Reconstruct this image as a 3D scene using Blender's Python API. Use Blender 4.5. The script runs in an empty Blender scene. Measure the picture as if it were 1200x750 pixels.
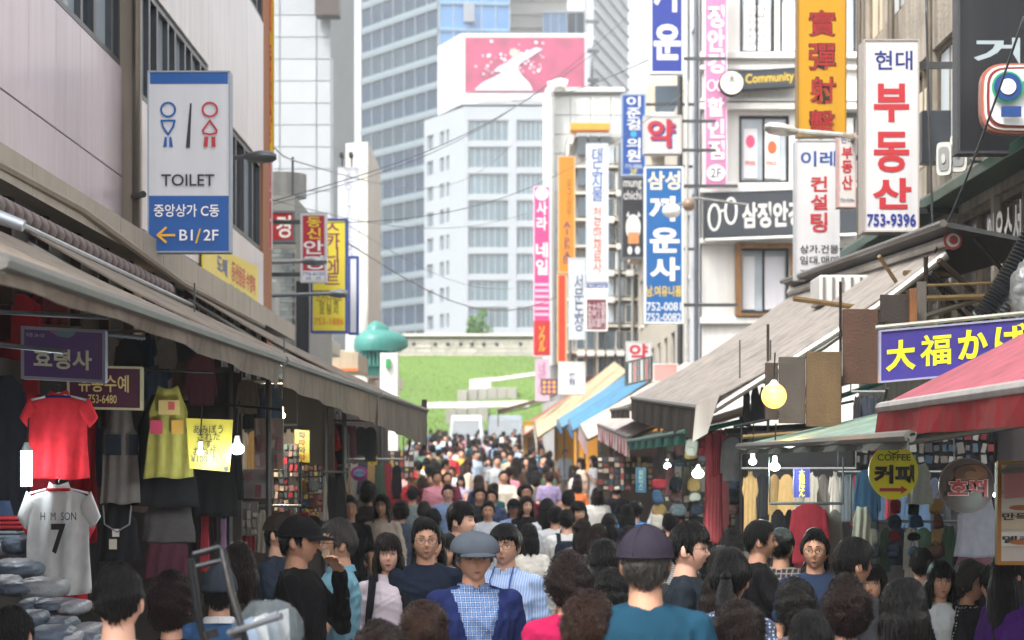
import bpy, math, random
import numpy as np
from mathutils import Vector, Matrix
S = bpy.context.scene
COL = S.collection
R = random.Random(7)
# ------------------------------------------------------------ camera
HZ = 2.30          # camera height
F = 2400.0         # focal length in photo pixels (1200 wide)
cd = bpy.data.cameras.new('camera')
cam = bpy.data.objects.new('camera', cd)
COL.objects.link(cam)
cam.location = (0, 0, HZ)
cam.rotation_euler = (math.pi/2, 0, 0)
cd.sensor_width = 36
cd.lens = 36*F/1200
cd.shift_y = 165/1200
cd.clip_start = .1
cd.clip_end = 6000
cd.dof.use_dof = True
cd.dof.focus_distance = 11.8
cd.dof.aperture_fstop = 3.6
S.camera = cam
# ------------------------------------------------------------ sky and sun
SUN_EL, SUN_AZ = math.radians(56), math.radians(215)   # azimuth clockwise from +Y (north): behind-left of the camera
w = bpy.data.worlds.new('World')
S.world = w
w.use_nodes = True
nt = w.node_tree
bg = nt.nodes['Background']
sky = nt.nodes.new('ShaderNodeTexSky')
sky.sky_type = 'NISHITA'
sky.sun_disc = False
sky.sun_elevation = SUN_EL
sky.sun_rotation = SUN_AZ
sky.air_density = 1.3
sky.dust_density = 6.0
sky.ozone_density = 1.0
hs = nt.nodes.new('ShaderNodeHueSaturation')
hs.inputs['Saturation'].default_value = .2      # thin bright overcast veil
nt.links.new(sky.outputs[0], hs.inputs['Color'])
nt.links.new(hs.outputs[0], bg.inputs[0])
bg.inputs[1].default_value = .15
sd = bpy.data.lights.new('sun', 'SUN')
sd.energy = 1.1
sd.angle = math.radians(10)
sd.color = (1, .95, .87)
sun = bpy.data.objects.new('sun', sd)
COL.objects.link(sun)
dirv = Vector((math.sin(SUN_AZ)*math.cos(SUN_EL), math.cos(SUN_AZ)*math.cos(SUN_EL), math.sin(SUN_EL)))
sun.rotation_euler = dirv.to_track_quat('Z', 'Y').to_euler()
S.view_settings.view_transform = 'Standard'
S.view_settings.look = 'None'
S.view_settings.exposure = 1.6
S.view_settings.gamma = 1
S.render.resolution_x, S.render.resolution_y = 1024, 640
S.cycles.max_bounces = 6
S.cycles.diffuse_bounces = 3
S.cycles.glossy_bounces = 3
S.cycles.transparent_max_bounces = 12
S.cycles.use_denoising = True

def X(px, Y): return (px-600)/F*Y
def Z(py, Y): return HZ+(540-py)/F*Y
def P(px, py, Y): return Vector((X(px, Y), Y, Z(py, Y)))
def ground(Y):
    if Y < 9: return .20
    if Y < 12: return .20-(.20-.14)*(Y-9)/3
    return float(np.interp(Y, [12, 40, 60, 115], [.14, .467, 1.0, 2.4]))

# ------------------------------------------------------------ materials
def lin(c):
    if isinstance(c, str):
        c = tuple(int(c[i:i+2], 16)/255 for i in (0, 2, 4))
        return tuple((v/12.92 if v <= .04045 else ((v+.055)/1.055)**2.4) for v in c)
    return tuple(c)
_M = {}
def mat(key, col=(.5, .5, .5), rough=.6, ns=4., na=.12, bump=.15, bs=60., metal=0., spec=.4, streak=0., emit=0., alpha=1., trans=0., rnd=0., dirt=None):
    if key in _M: return _M[key]
    col = lin(col)
    m = bpy.data.materials.new(key)
    m.use_nodes = True
    t = m.node_tree; L = t.links.new
    b = t.nodes['Principled BSDF']
    b.inputs['Roughness'].default_value = rough
    b.inputs['Metallic'].default_value = metal
    b.inputs['Specular IOR Level'].default_value = spec
    b.inputs['Alpha'].default_value = alpha
    b.inputs['Transmission Weight'].default_value = trans
    if emit:
        b.inputs['Emission Color'].default_value = (*col, 1)
        b.inputs['Emission Strength'].default_value = emit
    tc = t.nodes.new('ShaderNodeTexCoord')
    n = t.nodes.new('ShaderNodeTexNoise')
    n.inputs['Scale'].default_value = ns
    n.inputs['Detail'].default_value = 6
    L(tc.outputs['Object'], n.inputs['Vector'])
    mx = t.nodes.new('ShaderNodeMix'); mx.data_type = 'RGBA'
    mx.inputs[6].default_value = (*[v*(1-na*1.6) for v in col], 1)
    mx.inputs[7].default_value = (*[min(1, v*(1+na)) for v in col], 1)
    L(n.outputs['Fac'], mx.inputs[0])
    out = mx.outputs[2]
    if streak:
        mp = t.nodes.new('ShaderNodeMapping')
        mp.inputs['Scale'].default_value = (7, 7, .5)
        L(tc.outputs['Object'], mp.inputs['Vector'])
        n2 = t.nodes.new('ShaderNodeTexNoise'); n2.inputs['Scale'].default_value = 1.3; n2.inputs['Detail'].default_value = 5
        L(mp.outputs[0], n2.inputs['Vector'])
        cr = t.nodes.new('ShaderNodeValToRGB')
        cr.color_ramp.elements[0].position = .42; cr.color_ramp.elements[1].position = .72
        cr.color_ramp.elements[0].color = (0, 0, 0, 1); cr.color_ramp.elements[1].color = (streak,)*3+(1,)
        L(n2.outputs['Fac'], cr.inputs[0])
        m2 = t.nodes.new('ShaderNodeMix'); m2.data_type = 'RGBA'
        L(cr.outputs[0], m2.inputs[0]); L(out, m2.inputs[6])
        m2.inputs[7].default_value = (*(lin(dirt) if dirt else (.09, .075, .06)), 1)
        out = m2.outputs[2]
    if rnd:
        oi = t.nodes.new('ShaderNodeObjectInfo')
        h = t.nodes.new('ShaderNodeHueSaturation')
        mr = t.nodes.new('ShaderNodeMapRange'); mr.inputs[3].default_value = 1-rnd; mr.inputs[4].default_value = 1+rnd
        L(oi.outputs['Random'], mr.inputs[0]); L(mr.outputs[0], h.inputs['Value']); L(out, h.inputs['Color'])
        out = h.outputs[0]
    L(out, b.inputs['Base Color'])
    if bump:
        nb = t.nodes.new('ShaderNodeTexNoise'); nb.inputs['Scale'].default_value = bs; nb.inputs['Detail'].default_value = 3
        L(tc.outputs['Object'], nb.inputs['Vector'])
        bp = t.nodes.new('ShaderNodeBump'); bp.inputs['Strength'].default_value = bump; bp.inputs['Distance'].default_value = .02
        L(nb.outputs['Fac'], bp.inputs['Height']); L(bp.outputs[0], b.inputs['Normal'])
    _M[key] = m
    return m
def glass(key, col='33414d', rough=.08, var=.35, ns=.6):
    if key in _M: return _M[key]
    m = mat(key, col, rough, ns=ns, na=var, bump=.03, bs=3, spec=.9)
    return m
def cm(hexcol, kind='paint'):
    """material from a colour and a kind"""
    if kind == 'paint': return mat('paint_'+hexcol, hexcol, .45, ns=3, na=.08, bump=.05, streak=.12)
    if kind == 'sign': return mat('sign_'+hexcol, hexcol, .35, ns=2, na=.06, bump=0, streak=.10)
    if kind == 'cloth': return mat('cloth_'+hexcol, hexcol, .9, ns=9, na=.16, bump=.35, bs=260, spec=.12)
    if kind == 'metal': return mat('metal_'+hexcol, hexcol, .38, ns=6, na=.18, bump=.1, metal=.6, streak=.25)
    if kind == 'letter': return mat('letter_'+hexcol, hexcol, .4, na=.03, bump=0)
    if kind == 'lamp': return mat('lamp_'+hexcol, hexcol, .4, na=0, bump=0, emit=3.)
    if kind == 'wall': return mat('wall_'+hexcol, hexcol, .8, ns=1.5, na=.12, bump=.25, bs=25, streak=.14, dirt='7a746a')
    if kind == 'plastic': return mat('plastic_'+hexcol, hexcol, .3, na=.06, bump=.05)
    if kind == 'wood': return mat('wood_'+hexcol, hexcol, .6, ns=5, na=.35, bump=.3, streak=.5, dirt='3a2a1a')
    if kind == 'fabric':      # awning cloth lets some daylight through
        k = 'fabric_'+hexcol
        if k in _M: return _M[k]
        m = mat(k, hexcol, .65, ns=1.6, na=.22, bump=.4, bs=7, streak=.5)
        t = m.node_tree; b = t.nodes['Principled BSDF']; o = t.nodes['Material Output']
        tl = t.nodes.new('ShaderNodeBsdfTranslucent'); mx = t.nodes.new('ShaderNodeMixShader'); mx.inputs[0].default_value = .38
        t.links.new(b.inputs['Base Color'].links[0].from_socket, tl.inputs['Color'])
        t.links.new(b.outputs[0], mx.inputs[1]); t.links.new(tl.outputs[0], mx.inputs[2]); t.links.new(mx.outputs[0], o.inputs['Surface'])
        return m
    if kind == 'vinyl': return mat('vinyl_'+hexcol, hexcol, .55, ns=3, na=.1, bump=.12, bs=12, streak=.22)

# ------------------------------------------------------------ mesh builder
class MB:
    def __init__(s): s.v = []; s.f = []; s.m = []; s.mats = []
    def mi(s, m):
        if m is None: return 0
        if m not in s.mats: s.mats.append(m)
        return s.mats.index(m)
    def add(s, vs, fs, m=None):
        o = len(s.v); s.v += [tuple(v) for v in vs]
        k = s.mi(m)
        for f in fs: s.f.append(tuple(i+o for i in f)); s.m.append(k)
        return s
    def box(s, x0, x1, y0, y1, z0, z1, m=None):
        vs = [(x, y, z) for x in (x0, x1) for y in (y0, y1) for z in (z0, z1)]
        return s.add(vs, [(0, 1, 3, 2), (4, 6, 7, 5), (0, 4, 5, 1), (2, 3, 7, 6), (0, 2, 6, 4), (1, 5, 7, 3)], m)
    def hexa(s, a, m=None):
        """eight points: bottom ring 0-3, top ring 4-7"""
        return s.add(a, [(0, 3, 2, 1), (4, 5, 6, 7), (0, 1, 5, 4), (1, 2, 6, 5), (2, 3, 7, 6), (3, 0, 4, 7)], m)
    def slab(s, pts, nrm, th, m=None):
        """extruded polygon"""
        n = len(pts); d = Vector(nrm).normalized()*th
        a = [Vector(p) for p in pts]
        return s.add(a+[p+d for p in a], [tuple(range(n))[::-1], tuple(range(n, 2*n))]+[(i, (i+1) % n, n+(i+1) % n, n+i) for i in range(n)], m)
    def tube(s, pts, r, m=None, n=8, caps=True):
        pts = [Vector(p) for p in pts]
        rr = r if isinstance(r, (list, tuple)) else [r]*len(pts)
        o = []; N = len(pts)
        up = Vector((0, 0, 1))
        for i, p in enumerate(pts):
            t = (pts[min(i+1, N-1)]-pts[max(i-1, 0)]).normalized()
            a = t.cross(up)
            if a.length < .05: a = t.cross(Vector((0, 1, 0)))
            a.normalize(); b = t.cross(a)
            o += [p+(a*math.cos(q)+b*math.sin(q))*rr[i] for q in [k*2*math.pi/n for k in range(n)]]
        fs = [(i*n+k, i*n+(k+1) % n, (i+1)*n+(k+1) % n, (i+1)*n+k) for i in range(N-1) for k in range(n)]
        if caps: fs += [tuple(range(n))[::-1], tuple(range((N-1)*n, N*n))]
        return s.add(o, fs, m)
    def disk(s, c, U, V, r, th, m=None, n=32, r2=None):
        c, U, V = Vector(c), Vector(U), Vector(V)
        W = U.cross(V)
        r2 = r2 or r
        a = [c+U*math.cos(q)*r+V*math.sin(q)*r2 for q in [k*2*math.pi/n for k in range(n)]]
        return s.slab(a, -W, th, m)
    def sphere(s, c, rx, ry=None, rz=None, m=None, nu=12, nv=8):
        ry = ry or rx; rz = rz or rx
        vs = [(c[0], c[1], c[2]-rz)]
        for j in range(1, nv):
            t = math.pi*j/nv
            for i in range(nu):
                p = 2*math.pi*i/nu
                vs.append((c[0]+rx*math.sin(t)*math.cos(p), c[1]+ry*math.sin(t)*math.sin(p), c[2]-rz*math.cos(t)))
        vs.append((c[0], c[1], c[2]+rz))
        fs = [(0, 1+(i+1) % nu, 1+i) for i in range(nu)]
        for j in range(nv-2):
            for i in range(nu):
                a = 1+j*nu; fs.append((a+i, a+(i+1) % nu, a+nu+(i+1) % nu, a+nu+i))
        a = 1+(nv-2)*nu; fs += [(a+i, a+(i+1) % nu, len(vs)-1) for i in range(nu)]
        return s.add(vs, fs, m)
    def loft(s, rings, m=None, cap=True):
        n = len(rings[0]); vs = [p for r in rings for p in r]
        fs = [(i*n+k, i*n+(k+1) % n, (i+1)*n+(k+1) % n, (i+1)*n+k) for i in range(len(rings)-1) for k in range(n)]
        if cap: fs += [tuple(range(n))[::-1], tuple(range((len(rings)-1)*n, len(rings)*n))]
        return s.add(vs, fs, m)
    def mesh(s, name, m=None, smooth=False, off=(0, 0, 0)):
        me = bpy.data.meshes.new(name)
        v = [(a[0]-off[0], a[1]-off[1], a[2]-off[2]) for a in s.v]
        me.from_pydata(v, [], s.f)
        ms = s.mats or [m]
        for q in ms: me.materials.append(q)
        if len(ms) > 1: me.polygons.foreach_set('material_index', s.m)
        if smooth:
            me.polygons.foreach_set('use_smooth', [True]*len(s.f))
            if smooth != 2: me.set_sharp_from_angle(angle=math.radians(40))
        me.update()
        return me
    def build(s, name, m=None, parent=None, smooth=False, bevel=0, loc=None):
        """world-coordinate geometry; the parent is an unrotated Empty"""
        off = parent['_o'] if parent is not None and '_o' in parent else (loc or (0, 0, 0))
        o = bpy.data.objects.new(name, s.mesh(name, m, smooth, off))
        COL.objects.link(o)
        if parent is not None: o.parent = parent if parent.type == 'EMPTY' or True else None
        elif loc: o.location = loc
        o['_o'] = tuple(off)
        if bevel:
            b = o.modifiers.new('bevel', 'BEVEL'); b.width = bevel; b.segments = 2; b.limit_method = 'ANGLE'
        return o
_LAB = {}
def uniq(label):
    return label
def tag(o, label, cat, group=None, kind=None):
    if label: o['label'] = label
    if cat: o['category'] = cat
    if group: o['group'] = group
    if kind: o['kind'] = kind
    return o
def thing(name, label, cat, loc=(0, 0, 0), group=None):
    o = bpy.data.objects.new(name, None)
    COL.objects.link(o)
    o.location = loc; o['_o'] = tuple(loc)
    o.empty_display_size = .1
    return tag(o, label, cat, group)
def setting(o): o['kind'] = 'structure'; return o
def addchild(name, mesh, parent, M=None):
    o = bpy.data.objects.new(name, mesh)
    COL.objects.link(o); o.parent = parent
    if M is not None: o.matrix_local = M
    return o
def dup(root):
    r = root.copy(); COL.objects.link(r)
    for ch in root.children:
        c = ch.copy(); COL.objects.link(c); c.parent = r
        for g in ch.children:
            d = g.copy(); COL.objects.link(d); d.parent = c
    return r
# ------------------------------------------------------------ lettering
_TX = []
def text(parent, s, O, U, V, w, h, m, off=.015, name='lettering', lift=.004, keep=False, th=0.):
    _TX.append((parent, s, Vector(O), Vector(U).normalized(), Vector(V).normalized(), w, h, m, off, name, lift, keep, th))
def flush_text():
    if not _TX: return
    cur = {}
    for t in _TX:
        k = (t[1], t[8])
        if k not in cur:
            c = bpy.data.curves.new('lettering', 'FONT')
            c.body = t[1]; c.size = 1; c.offset = t[8]; c.resolution_u = 3
            c.align_x = 'CENTER'; c.space_line = .78 if '\n' in t[1] else 1
            o = bpy.data.objects.new('lettering', c); COL.objects.link(o)
            cur[k] = o
    dg = bpy.context.evaluated_depsgraph_get(); dg.update()
    data = {}
    for k, o in cur.items():
        me = o.evaluated_get(dg).to_mesh()
        n = len(me.vertices); a = np.zeros(n*3); me.vertices.foreach_get('co', a)
        data[k] = (a.reshape(-1, 3), [tuple(p.vertices) for p in me.polygons])
        o.evaluated_get(dg).to_mesh_clear()
    for o in cur.values():
        c = o.data; bpy.data.objects.remove(o); bpy.data.curves.remove(c)
    for (par, s, O, U, V, w, h, m, off, name, lift, keep, th) in _TX:
        a, fs = data[(s, off)]
        if len(a) == 0: continue
        lo, hi = a.min(0), a.max(0)
        sx = w/max(1e-6, hi[0]-lo[0]); sy = h/max(1e-6, hi[1]-lo[1])
        cx = 0
        if keep:
            q = min(sx, sy); cx = (w-q*(hi[0]-lo[0]))/2; sx = sy = q
        N = U.cross(V)
        if len(V) and True: pass
        vs = [O+U*((p[0]-lo[0])*sx+cx)+V*((p[1]-lo[1])*sy)+N*lift for p in a]
        mb = MB(); mb.add(vs, fs, m)
        mb.build(name, m, par)
    _TX.clear()

# ------------------------------------------------------------ signs
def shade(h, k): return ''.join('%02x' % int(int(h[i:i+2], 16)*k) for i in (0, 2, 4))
UX, UZ = Vector((1, 0, 0)), Vector((0, 0, 1))
def sign(name, label, px0, py0, px1, py1, Y, face, frame, items, th=.14, group=None, cat='sign', bracket=None, fr=.035, tilt=0., lit=False, skirt=None):
    """box sign facing the camera; u,v of the items run 0..1 from the top left corner. tilt raises the right end (m)"""
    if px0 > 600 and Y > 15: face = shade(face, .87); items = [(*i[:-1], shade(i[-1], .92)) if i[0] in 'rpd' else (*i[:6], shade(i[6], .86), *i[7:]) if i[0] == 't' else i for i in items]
    x0, x1, z0, z1 = X(px0, Y), X(px1, Y), Z(py1, Y), Z(py0, Y)
    W, H = x1-x0, z1-z0
    t = thing(name, label, cat, ((x0+x1)/2, Y, z0), group)
    U = Vector((W, 0, tilt)).normalized(); V = UZ
    def pt(u, v, d=0.): return Vector((x0+W*u, Y-d, z1-H*v+tilt*u))
    b = MB()
    b.slab([pt(0, 1), pt(1, 1), pt(1, 0), pt(0, 0)], (0, 1, 0), th, cm(frame, 'paint'))
    b.build('casing', None, t, bevel=.008)
    if fr:
        e = fr
        b = MB()
        eu, ev = e/W, e/H
        for a in ([(0, 0), (1, 0), (1, ev), (0, ev)], [(0, 1-ev), (1, 1-ev), (1, 1), (0, 1)], [(0, ev), (eu, ev), (eu, 1-ev), (0, 1-ev)], [(1-eu, ev), (1, ev), (1, 1-ev), (1-eu, 1-ev)]):
            b.slab([pt(u, v) for u, v in a][::-1], (0, -1, 0), .014, cm(frame, 'paint'))
        b.build('frame', None, t)
    b = MB()
    eu, ev = fr/W, fr/H
    b.slab([pt(eu, 1-ev), pt(1-eu, 1-ev), pt(1-eu, ev), pt(eu, ev)][::1], (0, -1, 0), .004, cm(face, 'sign'))
    b.build('face', None, t)
    d = .005
    for it in items:
        k = it[0]
        d += .0012
        if k == 't':
            _, s, u0, v0, u1, v1, c = it[:7]
            off = it[7] if len(it) > 7 else .02
            text(t, s, pt(u0, v1, d), U, V, W*(u1-u0), H*(v1-v0), cm(c, 'letter'), off, lift=.001)
        elif k == 'r':
            _, u0, v0, u1, v1, c = it
            MB().slab([pt(u0, v1, d), pt(u1, v1, d), pt(u1, v0, d), pt(u0, v0, d)], (0, -1, 0), .0008, cm(c, 'sign')).build('panel', None, t)
        elif k == 'p':
            _, pts, c = it
            MB().slab([pt(u, v, d) for u, v in pts], (0, -1, 0), .0008, cm(c, 'letter')).build('emblem', None, t)
        elif k == 'ring':     # closed stroke through points
            _, pts, wd, c, closed = it
            q = [pt(u, v, d+.004) for u, v in pts]
            if closed: q = q+q[:2]
            mb = MB()
            for i in range(len(q)-1):
                a, bb = q[i], q[i+1]; n = (bb-a).normalized().cross(Vector((0, 1, 0)))*wd/2
                ex = (bb-a).normalized()*wd*.3
                mb.slab([a-n-ex, bb-n+ex, bb+n+ex, a+n-ex], (0, -1, 0), .001+i*.00002, cm(c, 'letter'))
            mb.build('emblem', None, t)
        elif k == 'd':
            _, u, v, r, c = it
            MB().disk(pt(u, v, d), (1, 0, 0), (0, 0, 1), r, .0008, cm(c, 'letter')).build('emblem', None, t)
    if bracket:
        # (wall x) two arms back to the wall
        for v in (.12, .88):
            q = pt(0 if bracket < x0 else 1, v, -th/2)
            MB().box(min(q.x, bracket), max(q.x, bracket), q.y-.03, q.y+.03, q.z-.03, q.z+.03, cm('55585a', 'metal')).build('bracket', None, t)
    return t
def circ(cu, cv, ru, rv, n=20, a0=0, a1=360):
    return [(cu+ru*math.cos(math.radians(a0+(a1-a0)*i/n)), cv+rv*math.sin(math.radians(a0+(a1-a0)*i/n))) for i in range(n)]

def wallbuild(parent, name, O, U, width, z0, z1, rows, m, th=.25, frame=None, pane=None, mull=2, sill=None, inset=.12, curtain=None):
    """a wall of boxes with real openings; U is the direction along the wall, outside is U x Z. rows: (zb, zt, [(u0,u1)...])"""
    O = Vector(O); U = Vector(U).normalized(); N = U.cross(UZ)   # outside normal
    def bx(mb, u0, u1, a, b, d0, d1, mm):
        p = [O+U*u0-N*d0, O+U*u1-N*d0, O+U*u1-N*d1, O+U*u0-N*d1]
        mb.hexa([Vector((q.x, q.y, a)) for q in p]+[Vector((q.x, q.y, b)) for q in p], mm)
    w_ = MB(); z = z0
    for (zb, zt, ops) in sorted(rows, key=lambda r: r[0]):
        if zb > z: bx(w_, 0, width, z, zb, 0, th, m)
        u = 0
        for (a, b) in sorted(ops):
            if a > u: bx(w_, u, a, zb, zt, 0, th, m)
            u = b
        if u < width: bx(w_, u, width, zb, zt, 0, th, m)
        z = zt
    if z1 > z: bx(w_, 0, width, z, z1, 0, th, m)
    wall = w_.build(name, m, parent)
    k = 0
    for (zb, zt, ops) in rows:
        for (a, b) in ops:
            k += 1
            f = MB(); e = min(.06, (b-a)*.08)
            for (u0, u1, c, d) in ((a, b, zb, zb+e), (a, b, zt-e, zt), (a, a+e, zb+e, zt-e), (b-e, b, zb+e, zt-e)):
                bx(f, u0, u1, c, d, inset-.05, inset+.03, frame)
            for j in range(1, mull):
                uc = a+(b-a)*j/mull
                bx(f, uc-e*.4, uc+e*.4, zb+e, zt-e, inset-.045, inset+.025, frame)
            fo = f.build('window', frame, parent)
            g = MB(); bx(g, a+e*.9, b-e*.9, zb+e*.9, zt-e*.9, inset, inset+.012, pane)
            g.build('pane', pane, fo)
            if sill:
                q = MB(); bx(q, a-.05, b+.05, zb-.07, zb-.003, -.05, inset-.06, sill); q.build('sill', sill, fo)
    return wall
# ------------------------------------------------------------ ground and street
def sheet(name, rows, m):
    mb = MB()
    for (y0, z0, y1, z1, x0, x1) in rows:
        mb.add([(x0, y0, z0), (x1, y0, z0), (x1, y1, z1), (x0, y1, z1)], [(0, 1, 2, 3)], m)
    return setting(mb.build(name, m))
ys = [-30, 9, 12, 40, 60, 115]
M_road = mat('street_paving', '77726c', .85, ns=1.2, na=.25, bump=.4, bs=30, streak=.2)
M_earth = mat('earth', '6d6a62', .9, ns=.5, na=.2, bump=.3)
sheet('street', [(a, ground(a+1e-6 if a > 0 else 0)+.004, b, ground(b)+.004, -3.4, 4.25) for a, b in zip(ys[:-1], ys[1:])], M_road)
sheet('ground', [(a, ground(a), b, ground(b), -400, 400) for a, b in zip(ys[:-1], ys[1:])]+[(115, ground(115), 150, ground(115), -400, 400), (150, ground(115), 5000, ground(115), -4000, 4000)], M_earth)
# paving joints read as real slabs on the open stretch of street
mb_m = mat('paver', '8a857d', .8, ns=2, na=.2, bump=.3, bs=40, rnd=.12)
pv = MB().box(-.44, .44, -.72, .72, 0, .012).mesh('paver', mb_m)
st = bpy.data.objects['street']
for i in range(26):
    for j in range(8):
        y = 41+i*1.5; x = -2.8+j*.92
        o = addchild('paver', pv, st); o.location = (x, y, ground(y)+.006); o.rotation_euler = (math.atan((ground(y+.7)-ground(y-.7))/1.4), 0, 0)

# ------------------------------------------------------------ left panelled building
XW = -3.35
g = ground(14)
LB = thing('panel_clad_building', 'mauve grey metal panel building with long strip windows beside the left stalls', 'building', (-3.35, 10, 0))
M_pan = mat('panel_mauve', 'cdc0c8', .32, ns=.5, na=.12, bump=.02, bs=3, streak=.22, dirt='7c6f72', metal=.15, rnd=.04, spec=.6)
M_panw = mat('panel_white', 'dcd7d8', .35, ns=.6, na=.12, bump=.02, bs=3, streak=.25, dirt='8d8484', metal=.1, rnd=.05)
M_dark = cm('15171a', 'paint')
M_fr = cm('4c5157', 'metal'); M_gl = glass('glass_dark', '222a31', .06)
M_gll = glass('glass_pale', 'a9b6c0', .05, ns=1.2)
core = MB(); core.box(-14, XW-.16, 6, 28.6, 0, 13.5, cm('5a5658', 'wall')); core.build('core', None, LB)
def lpanel(y0, y1, z0, z1, m, name='panel', x=XW, th=.1):
    mb = MB(); mb.box(x-th, x, y0+.006, y1-.006, z0+.006, z1-.006, m)
    return mb.build(name, m, LB, bevel=.004)
y = 8.0
seams = [8.0, 8.9, 9.8, 10.7, 11.6, 12.5, 13.35, 14.2, 15.05, 15.9, 16.75, 17.6]
for a, b in zip(seams[:-1], seams[1:]):
    lpanel(a, b, 3.2, 4.74, M_pan); lpanel(a, b, 4.74, 5.68, M_pan)
    lpanel(a, b, 7.1, 8.4, M_pan); lpanel(a, b, 9.6, 11.2, M_pan); lpanel(a, b, 11.2, 13.2, M_pan)
def lwin(y0, y1, z0, z1, x=XW, m=M_gl):
    f = MB(); e = .045
    for (a, b, c, d) in ((y0, y1, z0, z0+e), (y0, y1, z1-e, z1), (y0, y0+e, z0+e, z1-e), (y1-e, y1, z0+e, z1-e)):
        f.box(x-.10, x-.02, a, b, c, d, M_fr)
    fo = f.build('window', M_fr, LB)
    MB().box(x-.08, x-.07, y0+e*.9, y1-e*.9, z0+e*.9, z1-e*.9, m).build('pane', m, fo)
for z0, z1 in ((5.70, 7.08), (8.42, 9.58)):
    yy = 8.0; k = 0
    while yy < 17.4:
        d = .5 if k % 2 else .72
        lwin(yy, min(yy+d, 17.6), z0, z1, m=M_gll if k % 2 == 0 else M_gl); yy += d; k += 1
# pipe and column
MB().box(XW-.05, XW+.10, 17.62, 18.0, 2.9, 13.4, cm('8f8577', 'paint')).build('column', None, LB, bevel=.01)
MB().tube([(XW+.13, 17.55, 4.2), (XW+.13, 17.55, 13)], .035, cm('6d665c', 'metal')).build('drainpipe', None, LB, smooth=True)
for a, b in ((18, 19.5), (19.5, 21), (21, 22.6)):
    lpanel(a, b, 3.2, 4.4, M_panw); lpanel(a, b, 4.4, 5.58, M_panw); lpanel(a, b, 6.66, 8.2, M_panw); lpanel(a, b, 8.2, 10.4, M_panw); lpanel(a, b, 10.4, 13.4, M_panw)
yy = 18.0; k = 0
while yy < 22.5:
    d = .42 if k % 2 == 0 else .62
    lwin(yy, min(yy+d, 22.6), 5.6, 6.64, m=M_gl if k % 2 == 0 else M_gll); yy += d; k += 1
for a, b in ((22.6, 24.2), (24.2, 25.9), (25.9, 27.6)):
    lpanel(a, b, 3.2, 5.1, M_panw); lpanel(a, b, 6.3, 8.2, M_panw); lpanel(a, b, 8.2, 9.2, M_panw) if a < 25 else None
    lpanel(a, b, 9.2 if a < 25 else 10.3, 13.4, M_panw)
for yy in np.arange(22.6, 27.4, .8): lwin(yy, min(yy+.8, 27.6), 5.12, 6.28, m=M_gl if int(yy*10) % 3 else M_gll)
for yy in np.arange(25.95, 27.5, .55): lwin(yy, min(yy+.55, 27.6), 8.22, 10.28)
MB().box(XW-.15, XW-.005, 27.6, 28.6, 2.9, 13.4, cm('a06a4a', 'wall')).build('end_pier', None, LB)
# canopy with a ribbed fascia, soffit and hangers
cn = MB()
for i in range(18):
    a = 10.7+i*.95; b = a+.94
    cn.hexa([(XW, a, 4.02), (-2.95, a, 3.93), (-2.95, b, 3.93), (XW, b, 4.02), (XW, a, 4.34), (-2.95, a, 4.14), (-2.95, b, 4.14), (XW, b, 4.34)], cm('a49a8c', 'vinyl'))
cn.build('canopy', None, LB)
for i in range(16):
    yy = 11+i*1.05
    MB().box(-3.28, -3.2, yy, yy+.08, 3.3, 4.02, cm('3d2a22', 'metal')).build('canopy_bracket', None, LB)
MB().box(-3.34, -3.3, 9, 27.5, 3.1, 4.0, M_dark).build('recess_shade_sheet', None, LB)  # near-black sheet over the cladding: shade of the gap under the canopy, as colour
# rooftop-like lettering high on the wall
lt = MB()
for i in range(7):
    yy = 19.0+i*.42
    lt.box(XW+.02, XW+.16, yy, yy+.3, 7.55+.06*(i % 2), 8.0, cm('22262a', 'paint')); lt.box(XW+.02, XW+.13, yy+.05, yy+.22, 7.35, 7.5, cm('d8d8d4', 'paint'))
tag(lt.build('channel_letters', None), 'small dark channel letters mounted on the white panels high above the toilet sign', 'sign')
# yellow wall banner
yb = thing('wall_banner', 'faded yellow banner with red lettering fixed to the panelled wall past the toilet sign', 'banner', (XW+.03, 24, 4.3))
b = MB(); b.slab([(XW+.03, 21.9, 4.24), (XW+.03, 26.6, 4.24), (XW+.03, 26.6, 4.82), (XW+.03, 21.9, 4.66)], (1, 0, 0), .02, cm('e6cf3a', 'sign')); b.build('face', None, yb)
text(yb, '등산용품 수영복', (XW+.052, 24.1, 4.42), (0, 1, 0), UZ, 2.2, .24, cm('cf3b36', 'letter'), .02)
text(yb, '도매', (XW+.052, 22.9, 4.42), (0, 1, 0), UZ, .8, .2, cm('3557a8', 'letter'), .02)
text(yb, '773-5586  775-2810', (XW+.052, 23.9, 4.29), (0, 1, 0), UZ, 2.2, .08, cm('3a8a70', 'letter'), .01)
# vertical banners at the far corner of the left building
sign('vertical_banner', 'tall thin yellow banner at the far end of the left panelled building', 311, -80, 321, 182, 28.4, 'f0d21c', 'c4a52a', [('t', '\n'.join('세일대매장'), .2, .3, .8, .95, 'd8432a', .02)], th=.05, fr=.01, cat='banner')
sign('vertical_banner', 'short pink and white vertical banner below the thin yellow banner', 309, 183, 319, 292, 28.4, 'e2607e', 'd8d0d0', [('t', '\n'.join('의류잡화'), .15, .06, .85, .8, 'ffffff', .02)], th=.05, fr=.01, cat='banner')

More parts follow.
